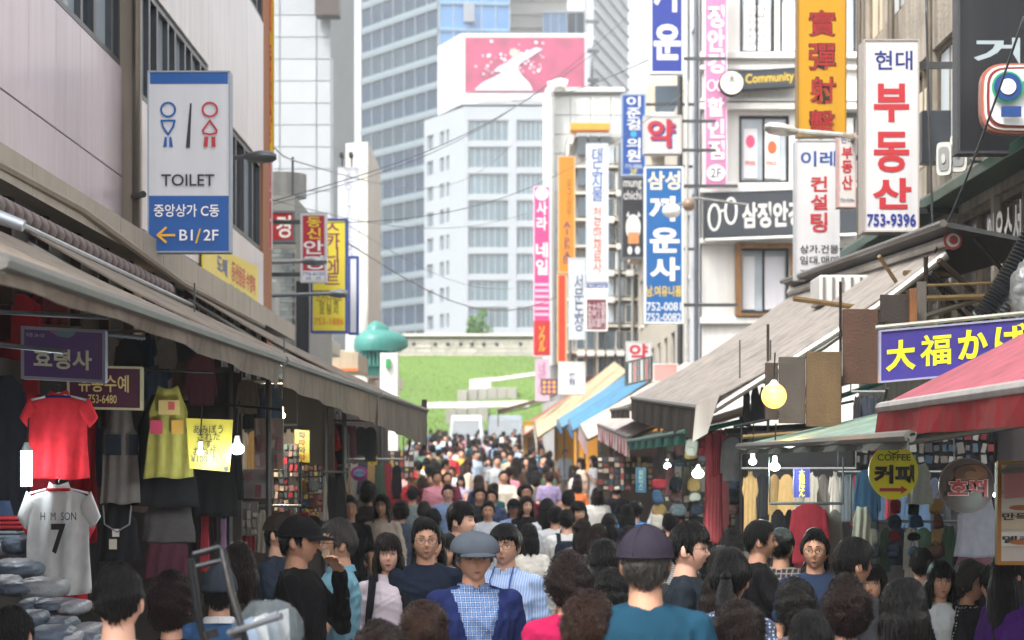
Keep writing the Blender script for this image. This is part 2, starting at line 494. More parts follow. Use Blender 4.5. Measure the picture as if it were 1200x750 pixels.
# ------------------------------------------------------------ buildings past the left one
T2 = thing('low_tiled_building', 'small grey tiled building with a round rooftop water tank behind the red sign', 'building', (-4, 33, 0))
mtile = mat('tile_small', 'a9b0ae', .5, ns=9, na=.2, bump=.15, rnd=.16)
x0, x1 = X(300, 33), X(346, 33)
MB().box(-9, x1-.02, 33.08, 40, 0, Z(228, 33), cm('8b8b86', 'wall')).build('wall', None, T2)
tm = MB().box(-.055, .055, 0, .03, -.03, .03).mesh('tile', mtile)
nx = int((x1-x0)/.115); nz = int((Z(288, 33)-Z(378, 33))/.066)
for i in range(nx):
    for j in range(nz):
        if i*nz+j > 290: break
        o = addchild('tile', tm, T2); o.location = (x0+.06+i*.115+(.055 if j % 2 else 0)+4, .05, Z(378, 33)+.03+j*.066)
MB().tube([(X(330, 34.5), 34.5, Z(232, 34.5)), (X(330, 34.5), 34.5, Z(205, 34.5))], .42, cm('8c8d8a', 'metal'), n=20).build('water_tank', None, T2, smooth=True)
MB().tube([(X(343, 34), 34, Z(232, 34)), (X(343, 34), 34, Z(184, 34))], .02, cm('505357', 'metal')).build('antenna_mast', None, T2)
MB().box(X(347, 32.9), X(362, 32.9), 32.9, 33, 1, Z(330, 33), cm('22262b', 'paint')).build('shutter', None, T2)
ac = MB(); ac.box(X(313, 32.5), X(326, 32.5), 32.2, 32.7, Z(384, 32.5), Z(330, 32.5), cm('bdbdb8', 'paint')); ac.build('duct', None, T2, bevel=.02)

T3 = thing('white_stone_tower', 'tall white stone panel tower rising behind the thin yellow banner', 'building', (X(355, 90), 90, 0))
Y3 = 90.
MB().box(-30, X(388, Y3)-.05, Y3+.1, Y3+14, 0, 26, cm('9a9da0', 'wall')).build('core', None, T3)
mp = mat('stone_panel', '9da2a7', .5, ns=.7, na=.1, bump=.05, streak=.12, dirt='9a9c9e', rnd=.05)
cols = [300, 328, 371, 388]
for a, b in zip(cols[:-1], cols[1:]):
    me = MB().box(0, (b-a)/F*Y3-.05, 0, .09, 0, .93).mesh('panel', mp)
    for j in range(22):
        o = addchild('panel', me, T3); o.location = (X(a, Y3)+.025-X(355, Y3), 0, 2.6+j*.965)
MB().box(X(388, Y3), X(390, Y3), Y3, Y3+.3, 0, 20, cm('8d9094', 'metal')).build('corner_trim', None, T3)
MB().box(X(372, Y3), X(400, Y3), Y3-1.2, Y3-.2, Z(24, Y3), Z(-30, Y3), cm('4a4340', 'paint')).build('roof_unit', None, T3)

T4 = thing('white_corner_building', 'pale plain building edge standing between the stone tower and the glass tower', 'building', (X(420, 60), 60, 0))
q = MB(); q.hexa([(X(405, 62), 62, 0), (X(431, 60), 60, 0), (X(431, 60), 66, 0), (X(405, 62), 68, 0), (X(405, 62), 62, Z(168, 62)), (X(431, 60), 60, Z(166, 60)), (X(431, 60), 66, Z(166, 60)), (X(405, 62), 68, Z(168, 62))], cm('bdbbb4', 'wall'))
q.build('wall', None, T4)
for py in (336, 366):
    MB().box(X(409, 59.8), X(421, 59.8), 59.3, 59.75, Z(py+14, 59.8), Z(py, 59.8), cm('c9cbc9', 'paint')).build('air_conditioner', None, T4, bevel=.03)

# glass tower far behind
def facade_bands(par, A, B, z0, n, fh, gm, bm, band=.28, mull=0, mm=None, zt=None):
    """A,B ground points of a face; floor bands of glass with a proud spandrel each and mullions"""
    A, B = Vector(A), Vector(B); U = (B-A).normalized(); N = U.cross(UZ); W = (B-A).length
    def bx(mb, u0, u1, a, b, d0, d1, mm_):
        p = [A+U*u0+N*d1, A+U*u1+N*d1, A+U*u1+N*d0, A+U*u0+N*d0]
        mb.hexa([Vector((v.x, v.y, a)) for v in p]+[Vector((v.x, v.y, b)) for v in p], mm_)
    for k in range(n):
        a = z0+k*fh
        mb = MB(); bx(mb, 0, W, a, a+fh*(1-band), 0, .1, gm[k % len(gm)]); fo = mb.build('glass_band', None, par)
        mb = MB(); bx(mb, 0, W, a+fh*(1-band), a+fh, 0, .35, bm); mb.build('spandrel', None, par)
        mb = MB(); bx(mb, 0, W, a+fh*(1-band*.55), a+fh*(1-band*.4), .35, .42, mm); mb.build('ledge', None, par)
        if mull:
            mb = MB(); c = W/mull
            for i in range(mull+1):
                bx(mb, i*c-.05, i*c+.05, a, a+fh*(1-band), .1, .26, mm)
            o = mb.build('mullions', None, fo); o['kind'] = 'stuff'
TG = thing('glass_tower', 'blue grey glass office tower at the end of the street behind the billboard', 'building', (X(515, 265), 265, 0))
gA, gC, gB = (X(425, 282), 282, 0), (X(515, 265), 265, 0), (X(597, 266), 266, 0)
ga = glass('tower_glass_a', '20364c', .12, .3, .12); gb_ = glass('tower_glass_b', '2e404c', .12, .35, .2); gc_ = glass('tower_glass_blue', '4677a8', .1, .25, .15)
sp_ = cm('a9b8bf', 'metal')
for m_g in (ga, gb_):
    m_g.node_tree.nodes['Principled BSDF'].inputs['Specular IOR Level'].default_value = .35; m_g.node_tree.nodes['Principled BSDF'].inputs['Roughness'].default_value = .25
MB().hexa([(gA[0]+.3, gA[1], 0), (gC[0]+.1, gC[1]+.4, 0), (gB[0], 290, 0), (gA[0]+.5, 300, 0)]+[(a[0], a[1], 96.) for a in ((gA[0]+.3, gA[1]), (gC[0]+.1, gC[1]+.4), (gB[0], 290), (gA[0]+.5, 300))], cm('445566', 'wall')).build('core', None, TG)
facade_bands(TG, gA, gC, 10., 25, 3.45, [ga, gb_, ga], cm('8fa0a8', 'metal'), .26, 7, sp_)
facade_bands(TG, (gC[0], gC[1], 0), gB, 10., 25, 3.45, [gc_], cm('7fa6c8', 'metal'), .12, 5, sp_)
MB().box(X(543, 264.6), X(556, 264.6), 264.3, 264.8, Z(26, 264.6), Z(4, 264.6), cm('7d848c', 'paint')).build('louvre_panel', None, TG)
# pale towers right of it
TW = thing('stone_and_glass_tower', 'pale stone and blue glass high-rise directly behind the pink billboard', 'building', (X(640, 280), 280, 0))
MB().box(X(597, 280), X(665, 280), 280, 300, 0, 70, cm('b3b1ac', 'wall')).build('wall', None, TW)
for k in range(10): MB().box(X(597, 280), X(665, 280), 279.75, 279.95, 50+k*1.9, 50.12+k*1.9, cm('a8a6a2', 'paint')).build('joint_ledge', None, TW)
facade_bands(TW, (X(636, 279), 279, 0), (X(664, 279), 279, 0), 50, 4, 3.4, [gc_], sp_, .1, 3, sp_)
facade_bands(TW, (X(665, 281), 281, 0), (X(695, 281), 281, 0), 30, 10, 3.4, [gc_, ga], sp_, .1, 3, sp_)
TX_ = thing('white_finned_tower', 'bright white tower with slanting fin lines beside the strip of sky', 'building', (X(700, 245), 245, 0))
A_, B_ = Vector((X(695, 245), 245, 0)), Vector((X(736, 270), 270, 0))
MB().hexa([A_, B_, B_+Vector((0, 20, 0)), A_+Vector((0, 30, 0))]+[p+Vector((0, 0, 75)) for p in (A_, B_, B_+Vector((0, 20, 0)), A_+Vector((0, 30, 0)))], cm('c4c9cc', 'wall')).build('wall', None, TX_)
U_ = (B_-A_).normalized(); N_ = U_.cross(UZ)
for k in range(22):
    z = 30+k*1.75
    mb = MB(); p = [A_+N_*.3, B_+N_*.3, B_+N_*.02, A_+N_*.02]
    mb.hexa([v+Vector((0, 0, z)) for v in p]+[v+Vector((0, 0, z+.22)) for v in p], cm('b0b6ba', 'paint')); mb.build('fin', None, TX_)
    if k % 2 == 0:
        mb = MB(); mb.box(A_.x-.9, A_.x+.7, A_.y-.4, A_.y+.1, z+.1, z+.5, cm('4a5258', 'paint')); mb.build('bracket', None, TX_)

# white office building with the billboard
WB = thing('white_office_building', 'white office block with banded windows under the rooftop billboard', 'building', (X(545, 240), 240, 0))
wA, wC, wB = Vector((X(497, 250), 250, 0)), Vector((X(545, 240), 240, 0)), Vector((X(720, 240), 240, 0))
mwh = mat('white_cladding', '989fa5', .5, ns=.3, na=.05, bump=.02, streak=.06)
rows = []
Hf = Z(140, 240)-Z(171.5, 240)
wz = [Z(165+31.3*k, 240) for k in range(8)]
wallbuild(WB, 'wall', wC, (wB-wC), (wB-wC).length, 6, Z(125, 240), [(z, z+2.45, [(.35, 5.1), (6.0, 9.4), (10.2, 14.0)]) for z in wz][::-1], mwh, th=.5, frame=cm('c9ced2', 'metal'), pane=glass('office_glass', '5c7079', .1, .5, .25), mull=6, inset=.3)
uw = (wC-wA)
wallbuild(WB, 'side_wall', wA, uw, uw.length, 6, Z(125, 240), [(z+.3, z+2.0, [(.8+0*k, 2.6), (4.4, 5.6), (6.2, 7.0)]) for k, z in enumerate(wz)][::-1], mwh, th=.5, frame=cm('c9ced2', 'metal'), pane=glass('office_glass', '5c7079', .1, .5, .25), mull=2, inset=.3)
MB().hexa([wA+Vector((.4, .8, 0)), wC+Vector((.2, .8, 0)), Vector((wB.x, 258, 0)), Vector((wA.x+1, 262, 0))]+[p+Vector((0, 0, Z(127, 240))) for p in (wA+Vector((.4, .8, 0)), wC+Vector((.2, .8, 0)), Vector((wB.x, 258, 0)), Vector((wA.x+1, 262, 0)))], cm('3b4348', 'wall')).build('core', None, WB)
for z in wz:
    mb = MB(); mb.box(wC.x+.5, wC.x+14, 240.45, 240.6, z+.2, z+1.1, cm('8d9a9a', 'paint')); mb.build('blind', None, WB)
# billboard
BB = thing('rooftop_billboard', 'pink rooftop billboard with a white figure on top of the white office block', 'billboard', (X(540, 242), 242, Z(135, 242)))
z0, z1 = Z(122, 242), Z(39, 242)
bA, bC, bD = Vector((X(513, 250), 250, 0)), Vector((X(541, 242), 242, 0)), Vector((X(688, 242), 242, 0))
mb = MB()
pp = [bA, bC, bD, Vector((bD.x, 252, 0)), Vector((bA.x+2, 256, 0))]
mb.slab([Vector((p.x, p.y, z0)) for p in pp], UZ, z1-z0, cm('c9ccd0', 'paint')); mb.build('casing', None, BB)
sx0, sx1, sz0, sz1 = X(545, 242), X(685, 242), Z(108, 242), Z(44, 242)
scr = bpy.data.materials.new('billboard_print'); scr.use_nodes = True
t = scr.node_tree; L = t.links.new; bs = t.nodes['Principled BSDF']; bs.inputs['Roughness'].default_value = .5
tc = t.nodes.new('ShaderNodeTexCoord'); gr = t.nodes.new('ShaderNodeTexNoise'); gr.inputs['Scale'].default_value = .35; gr.inputs['Detail'].default_value = 2
cr = t.nodes.new('ShaderNodeValToRGB'); cr.color_ramp.elements[0].position = .3; cr.color_ramp.elements[1].position = .75
cr.color_ramp.elements[0].color = (*lin('7a2c44'), 1); cr.color_ramp.elements[1].color = (*lin('b03462'), 1)
L(tc.outputs['Object'], gr.inputs['Vector']); L(gr.outputs[0], cr.inputs[0]); L(cr.outputs[0], bs.inputs['Base Color'])
MB().box(sx0, sx1, 241.88, 241.98, sz0, sz1, scr).build('poster', scr, BB)
def bp(px, py, d=.15): return (X(px, 242), 241.9-d, Z(py, 242))
fm = cm('dcd9e2', 'letter')
def blob(pts, m, name='figure', d=.1): MB().slab([bp(a, b, d) for a, b in pts][::-1], (0, -1, 0), .02, m).build(name, None, BB)
blob([(556, 106), (566, 97), (577, 92), (588, 86), (596, 78), (601, 70), (606, 72), (606, 80), (612, 90), (620, 98), (624, 106)], fm)
blob([(578, 84), (585, 78), (594, 74), (603, 66), (616, 62), (628, 56), (636, 58), (622, 67), (610, 74), (604, 84), (592, 84)], cm('c6c0d2', 'letter'), d=.14)
MB().disk(bp(602, 62, .2), (1, 0, 0), UZ, .5, .02, cm('cfa898', 'letter')).build('figure', None, BB)
rr = random.Random(3)
mb = MB()
for i in range(60):
    a, c = rr.gauss(595, 20), rr.gauss(74, 12)
    if 548 < a < 680 and 48 < c < 104: mb.disk(bp(a, c, .17+.0003*i), (1, 0, 0), UZ, rr.uniform(.05, .2), .005, cm('e9dfe8', 'letter'), n=7)
mb.build('sparkles', None, BB)['kind'] = 'stuff'
MB().box(X(560, 242), X(640, 242), 241.9, 241.95, Z(119, 242), Z(115, 242), cm('b9bcc2', 'paint')).build('caption_strip', None, BB)

# grey annex with white pipe and orange frame (mid distance, right side)
GA = thing('grey_annex_building', 'grey panelled box building with a white rooftop pipe and orange entrance frame', 'building', (X(690, 80), 80, 0))
Yg = 80.
MB().box(X(641, Yg), 5.6, Yg+.1, 92, 0, Z(108, Yg), cm('a8a9a8', 'wall')).build('wall', None, GA)
mgp = mat('annex_panel', 'bfc0be', .5, ns=.8, na=.08, bump=.05, streak=.2, rnd=.05)
me = MB().box(0, .76, 0, .08, 0, .72).mesh('panel', mgp)
for i in range(4):
    for j in range(14):
        o = addchild('panel', me, GA); o.location = (X(645, Yg)+.79*i-X(690, Yg), 0, Z(112, Yg)-.75*(j+1))
MB().box(X(639, Yg), X(732, Yg), Yg-.15, Yg+.3, Z(108, Yg), Z(103, Yg), cm('c9c9c4', 'paint')).build('parapet', None, GA)
MB().tube([(X(643, 79.5), 79.5, 6), (X(643, 79.5), 79.5, Z(112, 79.5)), (X(646, 79.5), 79.5, Z(101, 79.5)), (X(656, 79.5), 79.5, Z(98, 79.5)), (X(664, 79.5), 79.5, Z(100, 79.5))], .22, cm('e8e8e4', 'paint'), n=14).build('roof_pipe', None, GA, smooth=True)
# orange framed storefront
OF = thing('orange_framed_building', 'narrow building with an orange top frame and grey glass behind the vertical signs', 'building', (X(690, 70), 70, 0))
MB().box(X(664, 70), 5.2, 70, 78, 0, Z(160, 70), cm('8f8f8c', 'wall')).build('wall', None, OF)
MB().box(X(668, 69.7), X(714, 69.7), 69.4, 69.99, Z(156, 70), Z(147, 70), cm('e08a2e', 'paint')).build('top_frame', None, OF, bevel=.03)
MB().slab([(X(672, 69.8), 69.8, Z(148, 70)), (X(664, 69.8), 69.8, Z(172, 70)), (X(664, 69.8), 69.8, Z(186, 70)), (X(676, 69.8), 69.8, Z(156, 70))], (0, 1, 0), .2, cm('e9ded2', 'paint')).build('slanted_trim', None, OF)
for i in range(3):
    for j in range(6):
        a = X(677+13*i, 69.9)
        MB().box(a, a+.33, 69.85, 69.95, Z(182+36*j, 70), Z(160+36*j, 70), glass('annex_glass', '4d5b66')).build('window', None, OF)
rr = random.Random(31)
for i in range(7):
    for j in range(9):
        if i < 3 and j < 6: continue
        a = X(676+11.5*i, 69.9); z1 = Z(172+31*j, 70)
        fo = MB().box(a-.03, a+.27, 69.82, 69.97, z1-.62, z1+.03, cm(rr.choice(['d4d0c6', '8a8a88', 'b4aea2']), 'paint')).build('window', None, OF)
        MB().box(a, a+.24, 69.79, 69.815, z1-.58, z1, glass('annex_glass', '4d5b66') if rr.random() < .7 else glass('glass_pale')).build('pane', None, fo)
        if rr.random() < .4: MB().box(a, a+.26, 69.4, 69.78, z1-.86, z1-.66, cm('c9c9c4', 'paint')).build('air_conditioner', None, OF, bevel=.02)
for j in range(8): MB().box(X(664, 69.8), X(752, 69.8), 69.7, 69.99, Z(196+31*j, 70)-.05, Z(196+31*j, 70)+.03, cm('c2bdb2', 'paint')).build('ledge', None, OF)
for k, px in enumerate((668, 700, 726, 741)): MB().tube([(X(px, 69.6), 69.6, 2), (X(px, 69.6), 69.6, Z(170, 70))], .045, cm(['7a7a78', 'b8b4aa'][k % 2], 'metal')).build('drainpipe', None, OF, smooth=True)

# ------------------------------------------------------------ right row (street side wall seen at a glancing angle)
XR = 4.25
RR = thing('narrow_row_building', 'cream narrow building with pipes and air conditioners along the far right side', 'building', (XR, 60, 0))
mcream = cm('b5afa2', 'wall')
# outside faces the street (-x)
wallbuild(RR, 'wall', (XR, 69, 0), (0, -1, 0), 22.6, 0, Z(262, 60)+2.2, [(4.2+2.5*k, 5.7+2.5*k, [(1.2+2.6*i, 2.6+2.6*i) for i in range(8)]) for k in range(2)], mcream, th=.3, frame=cm('8d8f8f', 'metal'), pane=glass('row_glass', '55606a'), mull=2, sill=cm('eceae2', 'paint'))
MB().box(XR+.35, 9, 47, 69, 0, 8.9, mcream).build('core', None, RR)
R2 = thing('beige_upper_building', 'beige building with a recessed top floor behind the blue clinic sign', 'building', (XR, 52, 0))
MB().box(X(764, 57), 5.2, 57.3, 69, 8.92, Z(88, 57), cm('c8bda9', 'wall')).build('wall', None, R2)
for k in range(4):
    MB().box(X(768, 57), X(800, 57), 57.05, 57.29, Z(130+46*k, 57), Z(100+46*k, 57), glass('row_glass', '55606a')).build('window', None, R2)
    MB().box(X(762, 57), X(802, 57), 56.9, 57.28, Z(137+46*k, 57), Z(132+46*k, 57), cm('e2ded4', 'paint')).build('sill', None, R2)

# corner building, white, camera-facing facade at 44 m
Yc = 44.
CB = thing('white_corner_cafe_building', 'white corner building with shop signs between its floors and brown framed lower window', 'building', (X(900, Yc), Yc, 0))
c0 = X(822, Yc); Wc = 8.6
mcb = cm('dad8d3', 'wall')
def U0(px): return X(px, Yc)-c0
wins = [(Z(62, Yc), Z(-22, Yc), [(U0(867), U0(908)), (U0(914), U0(965)), (U0(975), U0(1030))]),
        (Z(214, Yc), Z(135, Yc), [(U0(866), U0(925)), (U0(935), U0(990)), (U0(1000), U0(1060))]),
        (Z(367, Yc), Z(290, Yc), [(U0(866), U0(925)), (U0(935), U0(990)), (U0(1000), U0(1060))])]
wallbuild(CB, 'wall', (c0, Yc, 0), (1, .0, 0), Wc, 0, 14.5, wins, mcb, th=.35, frame=cm('2e3033', 'metal'), pane=glass('cafe_glass', 'b9c4cb', .06, .3, 2.), mull=2, inset=.14, sill=mcb)
wallbuild(CB, 'side_wall', (c0, Yc+2.9, 0), (0, -1, 0), 2.88, 0, 14.5, [(5.2, 8.3, [(.5, 2.3)]), (9., 12, [(.5, 2.3)])], cm('c3c8d0', 'wall'), th=.3, frame=cm('2e3033', 'metal'), pane=glass('row_glass', '55606a'), mull=2)
MB().box(c0+.36, c0+Wc, Yc+.36, 52, 0, 14.4, cm('3f3d3a', 'wall')).build('core', None, CB)
for pz, hh, dd in ((Z(66, Yc), .14, .16), (Z(80, Yc), .1, .1), (Z(126, Yc), .14, .2), (Z(118, Yc), .06, .14), (Z(222, Yc), .18, .14), (Z(376, Yc), .14, .14), (Z(283, Yc), .12, .16)):
    MB().box(c0-.04, c0+Wc, Yc-dd, Yc-.003, pz-hh/2, pz+hh/2, mcb).build('cornice', None, CB, bevel=.015)
# brown surround of the lower window
f = MB()
a, b_, zt, zb = X(861, Yc), X(932, Yc), Z(286, Yc), Z(371, Yc)
mbw = cm('8a6238', 'wood')
for (x0, x1, q0, q1) in ((a, b_, zt-.1, zt), (a, b_, zb, zb+.06), (a, a+.12, zb+.06, zt-.1), (b_-.12, b_, zb+.06, zt-.1)):
    f.box(x0, x1, Yc-.2, Yc-.02, q0, q1, mbw)
f.build('wooden_surround', None, CB)
for px in (863, 866): pass
for (pa, pb, py0, py1, col) in ((872, 888, 150, 208, 'e8e2e4'), (897, 914, 150, 208, 'e9e4dc'), (871, 885, 300, 362, 'd9d9dc'), (896, 920, 300, 362, 'c9c9cf'), (872, 903, 5, 58, 'dadada'), (916, 938, 2, 58, 'f0f0f0')):
    po = MB().box(X(pa, Yc), X(pb, Yc), Yc+.095, Yc+.11, Z(py1, Yc), Z(py0, Yc), cm(col, 'sign')).build('window_poster', None, CB)
    if py0 == 150:
        MB().disk((X((pa+pb)/2, Yc), Yc+.09, Z(165 if pa < 890 else 172, Yc)), (1, 0, 0), UZ, .1, .003, cm('e0567a' if pa < 890 else 'e8623a', 'letter'), r2=.14).build('print', None, po)
        text(CB, 'FREE', (X(pa+2, Yc), Yc+.09, Z(193, Yc)), UX, UZ, .22, .09, cm('d8604a', 'letter'))
for i in range(6):
    text(CB, ['고급안경', '선글', '렌즈시력', '검안', '할인판매', '당일'][i], (X(877, Yc), Yc+.09, Z(12+8*i, Yc)), UX, UZ, .38, .1, cm('8a8a8a', 'letter'), .005)
# drain pipes and conduits on the street corner
for i, (dx, r) in enumerate(((-.12, .05), (-.3, .035), (-.42, .06))):
    MB().tube([(c0+dx, Yc-.1+.3*i, 3.2), (c0+dx, Yc-.1+.3*i, 14.4)], r, cm(['6d7074', 'd9d9d6', '4a4e52'][i], 'metal')).build('conduit', None, CB, smooth=True)

# near weathered building at right: street wall x=4.2, from 25.4 m to 13 m
NR = thing('weathered_shop_building', 'weathered two storey building with timber window frames and shop glass on the right', 'building', (XR, 20, 0))
mw = mat('weathered_wall', 'b3aa9c', .85, ns=2.2, na=.35, bump=.5, bs=18, streak=.4, dirt='5a5046')
ops1 = [(.5+1.32*i, 1.62+1.32*i) for i in range(9)]
wallbuild(NR, 'wall', (4.3, 25.4, 0), (0, -1, 0), 12.6, 0, 10.5, [(3.25, 4.66, [(.25+1.72*i, 1.85+1.72*i) for i in range(7)]), (5.35, 6.5, ops1), (7.3, 8.7, ops1)], mw, th=.25, frame=cm('8c7f6c', 'wood'), pane=glass('shop_glass', '6a6660', .1, .5, 1.5), mull=2, inset=.1)
MB().box(4.6, 9, 13, 25.1, 0, 10.4, cm('544e46', 'wall')).build('core', None, NR)
for i in range(9):
    for zz in (5.38, 7.34):
        y1 = 25.4-ops1[i][0]-.06
        c = ['d8c9a0', 'e3e0d6', 'c9d6dd', 'e2d9c0'][(i*3+int(zz)) % 4]
        MB().box(4.365, 4.378, y1-.98, y1-.05, zz+.05, zz+.05+.8+.2*(i % 2), cm(c, 'sign')).build('window_poster', None, NR)
MB().box(3.98, 4.28, 13, 25.6, 4.74, 4.84, cm('3f6a55', 'metal')).build('green_ledge', None, NR, bevel=.01)
MB().box(4.1, 4.29, 13, 25.5, 4.85, 4.93, cm('9aa09a', 'metal')).build('gutter', None, NR)
for i in range(5):
    MB().tube([(4.22, 24.9-2.1*i, 4.95), (4.22, 24.9-2.1*i, 10.4)], .04 if i % 2 else .03, cm('7c7468', 'metal')).build('downpipe', None, NR, smooth=True)
for i, s in enumerate(('공방', '이옷수선', '세탁')):
    text(NR, s, (4.18, 20.6-2.6*i, 3.95), (0, -1, 0), UZ, 1.2, .5, cm('e4e2dc', 'letter'), .02)
    text(NR, 'STUDIO', (4.18, 20.4-2.6*i, 3.78), (0, -1, 0), UZ, .8, .1, cm('d5d2cc', 'letter'), .01)

# ------------------------------------------------------------ fortress wall and lawn at the end of the street
FW = thing('fortress_wall', 'long grey stone fortress wall with small square holes above the lawn', 'wall', (0, 150, 9))
Yf = 150.
mst = mat('fortress_stone', 'b5b0a6', .85, ns=1.2, na=.18, bump=.3, bs=8, streak=.3, rnd=.1)
hole = [X(p, Yf) for p in (464, 485, 510, 525, 540, 553, 567, 582, 610, 640, 670)]
MB().box(-60, 60, Yf+.35, Yf+2, 6, Z(394, Yf), mst).build('core', None, FW)
bw = 1.12; bh = .34
zb = Z(419, Yf); m1 = [MB().box(0, w_-.04, 0, .34, 0, bh-.03).mesh('stone_block', mst) for w_ in (.75, 1.1, 1.45)]
cnt = 0
for j in range(4):
    x = X(400, Yf)+R.uniform(-.8, 0)
    while x < X(700, Yf):
        k = R.randrange(3)
        if cnt < 290: o = addchild('stone_block', m1[k], FW); o.location = (x, R.uniform(-.03, .03), zb+j*bh-9); cnt += 1
        x += (.75, 1.1, 1.45)[k]
MB().box(-60, 60, Yf-.25, Yf+.9, Z(394, Yf), Z(391, Yf), cm('cbc7bd', 'wall')).build('coping', None, FW)
for x in hole: MB().box(x-.12, x+.12, Yf-.06, Yf-.01, Z(405, Yf), Z(401.5, Yf), cm('1c1b1a', 'paint')).build('hole', None, FW)
# slope
mg = mat('lawn_grass', '546f2a', .95, ns=.12, na=.16, bump=.35, bs=5)
def lawnz(x, y):
    tt = max(0, min(1, (y-116)/34))
    return 2.4+(Z(417, 150)-2.4)*(tt**.9)+.28*math.sin(x*.16+.6)*math.sin(tt*3.14)
def lawnY(px, py):
    for k in range(341):
        y = 116+k*.1
        if lawnz(X(px, y), y) >= Z(py, y): return y
    return 150
mb = MB(); NX, NY = 60, 34; vs = []
for j in range(NY+1):
    for i in range(NX+1):
        x = -50+100*i/NX; y = 116+34*j/NY; vs.append((x, y, lawnz(x, y)))
mb.add(vs, [(j*(NX+1)+i, j*(NX+1)+i+1, (j+1)*(NX+1)+i+1, (j+1)*(NX+1)+i) for j in range(NY) for i in range(NX)], mg)
lw = mb.build('lawn', mg, smooth=2); setting(lw)
mb = MB(); rr = random.Random(5)
for i in range(9000):
    x = rr.uniform(-16, 8); y = 116+34*rr.random(); z = lawnz(x, y)
    h = rr.uniform(.06, .16); s_ = rr.uniform(.02, .05)
    mb.add([(x-s_, y, z-.02), (x+s_, y, z-.02), (x+rr.uniform(-.06, .06), y+.03, z+h)], [(0, 1, 2)], mg)
tag(mb.build('grass', mg), None, None, kind='stuff')
TB = thing('stone_terrace', 'pale stone retaining walls curving through the lawn at the end of the street', 'retaining wall', (0, 118, 2))
for (a, b, c, d) in ((536, 606, 457, 471), (522, 572, 480, 497)):
    n = max(2, int((b-a)/11))
    for k in range(n):
        p0, p1 = a+(b-a)*k/n, a+(b-a)*(k+1)/n
        dd = 3*math.sin(k/n*2.4)
        Yt = lawnY(p0, d-dd)
        MB().box(X(p0, Yt)+.01, X(p1, Yt)-.01, Yt+.02*(k % 3), Yt+3.2, Z(d-dd, Yt)-.8, Z(c-dd, Yt)+.03*(k % 2), cm('98968e', 'wall')).build('block', None, TB, bevel=.03)
PT = []
for (pts, w_) in ((((555, 447), (585, 445), (640, 437)), 1.6), (((500, 476), (560, 475), (620, 474)), 2.0)):
    mb = MB(); q = []
    for i in range(24):
        t_ = i/23*(len(pts)-1); k = min(int(t_), len(pts)-2); f = t_-k
        px, py = pts[k][0]*(1-f)+pts[k+1][0]*f, pts[k][1]*(1-f)+pts[k+1][1]*f
        y = lawnY(px, py); x = X(px, y); q += [(x, y-w_/2, lawnz(x, y-w_/2)+.05), (x, y+w_/2, lawnz(x, y+w_/2)+.05)]
    mb.add(q, [(2*i, 2*i+2, 2*i+3, 2*i+1) for i in range(23)], cm('aeaca2', 'wall')); setting(mb.build('path', None))
YF = lawnY(562, 457)-.3
FN = thing('white_planter_row', 'row of small white barrel planters on the terrace', 'planters', (X(562, YF), YF, Z(458, YF)))
for k in range(7):
    MB().tube([(X(552+3.6*k, YF), YF, Z(458, YF)), (X(552+3.6*k, YF), YF, Z(445, YF))], [.08, .09], cm('f0efe9', 'paint'), n=10).build('barrel', None, FN, smooth=True)

# leaf clouds: bush and trees behind the wall
def leafcloud(c, r, n, size, seed, zs=1.):
    rr = random.Random(seed); mb = MB()
    cl = [(Vector((rr.gauss(0, .45), rr.gauss(0, .45), rr.gauss(0, .4)))*1., rr.uniform(.3, .55)) for _ in range(14)]
    for i in range(n):
        k = rr.choice(cl); d = Vector((rr.gauss(0, 1), rr.gauss(0, 1), rr.gauss(0, 1))).normalized()
        p = Vector(c)+Vector(((k[0].x+d.x*k[1])*r, (k[0].y+d.y*k[1])*r, (k[0].z+d.z*k[1])*r*zs))
        a = Vector((rr.gauss(0, 1), rr.gauss(0, 1), rr.gauss(0, 1))).normalized()*size; b = a.orthogonal().normalized()*size*.6
        mb.add([p-a, p-b, p+a, p+b], [(0, 1, 2, 3)])
    return mb
mleaf = mat('leaf_green', '4f7a2c', .6, ns=2, na=.35, bump=0)
tr = thing('small_tree', 'small round light green tree behind the fortress wall', 'tree', (X(558, 155), 155, Z(400, 155)))
leafcloud((X(558, 155), 155, Z(384, 155)), .95, 1500, .1, 4, .9).build('crown', mleaf, tr)
MB().tube([(X(558, 155), 155, Z(410, 155)), (X(558, 155), 155.1, Z(386, 155))], [.12, .05], cm('5a4632', 'wood')).build('trunk', None, tr)

# turquoise roofed kiosk
KB = thing('turquoise_roof_pavilion', 'small pavilion with a bulging turquoise metal roof on green columns', 'pavilion', (X(443, 57), 57, 1.1))
Yk = 57.; mk = mat('turquoise_metal', '44827b', .4, ns=1.5, na=.25, bump=.1, streak=.35, dirt='2a6a66')
prof = [(1.15, 426), (1.2, 421), (1.25, 412), (1.3, 405), (1.28, 396), (1.12, 388), (.57, 381), (.5, 376), (.25, 371), (.05, 368)]
rings = []
for (q, py) in prof:
    r = []; py = 412-(412-py)*.82 if py < 412 else py; q = q*1.12
    for k in range(28):
        a = 2*math.pi*k/28
        sx = q*(1+.5*max(0, math.cos(a))**6*(1 if 376 < py < 412 else .4)); r.append((X(440, Yk)+sx*math.cos(a)*.42, Yk+q*.54*math.sin(a), Z(py, Yk)))
    rings.append(r)
MB().loft(rings[2:], mk).build('roof', None, KB, smooth=True)
for i in range(6):
    a = X(424, Yk)+i*.11
    MB().box(a, a+.065, Yk-.55, Yk-.45, Z(430, Yk), Z(411, Yk), mk).build('column', None, KB)
MB().box(X(422, Yk), X(462, Yk), Yk-.4, Yk+.6, Z(440, Yk), Z(412, Yk), cm('2d6f66', 'paint')).build('drum', None, KB)
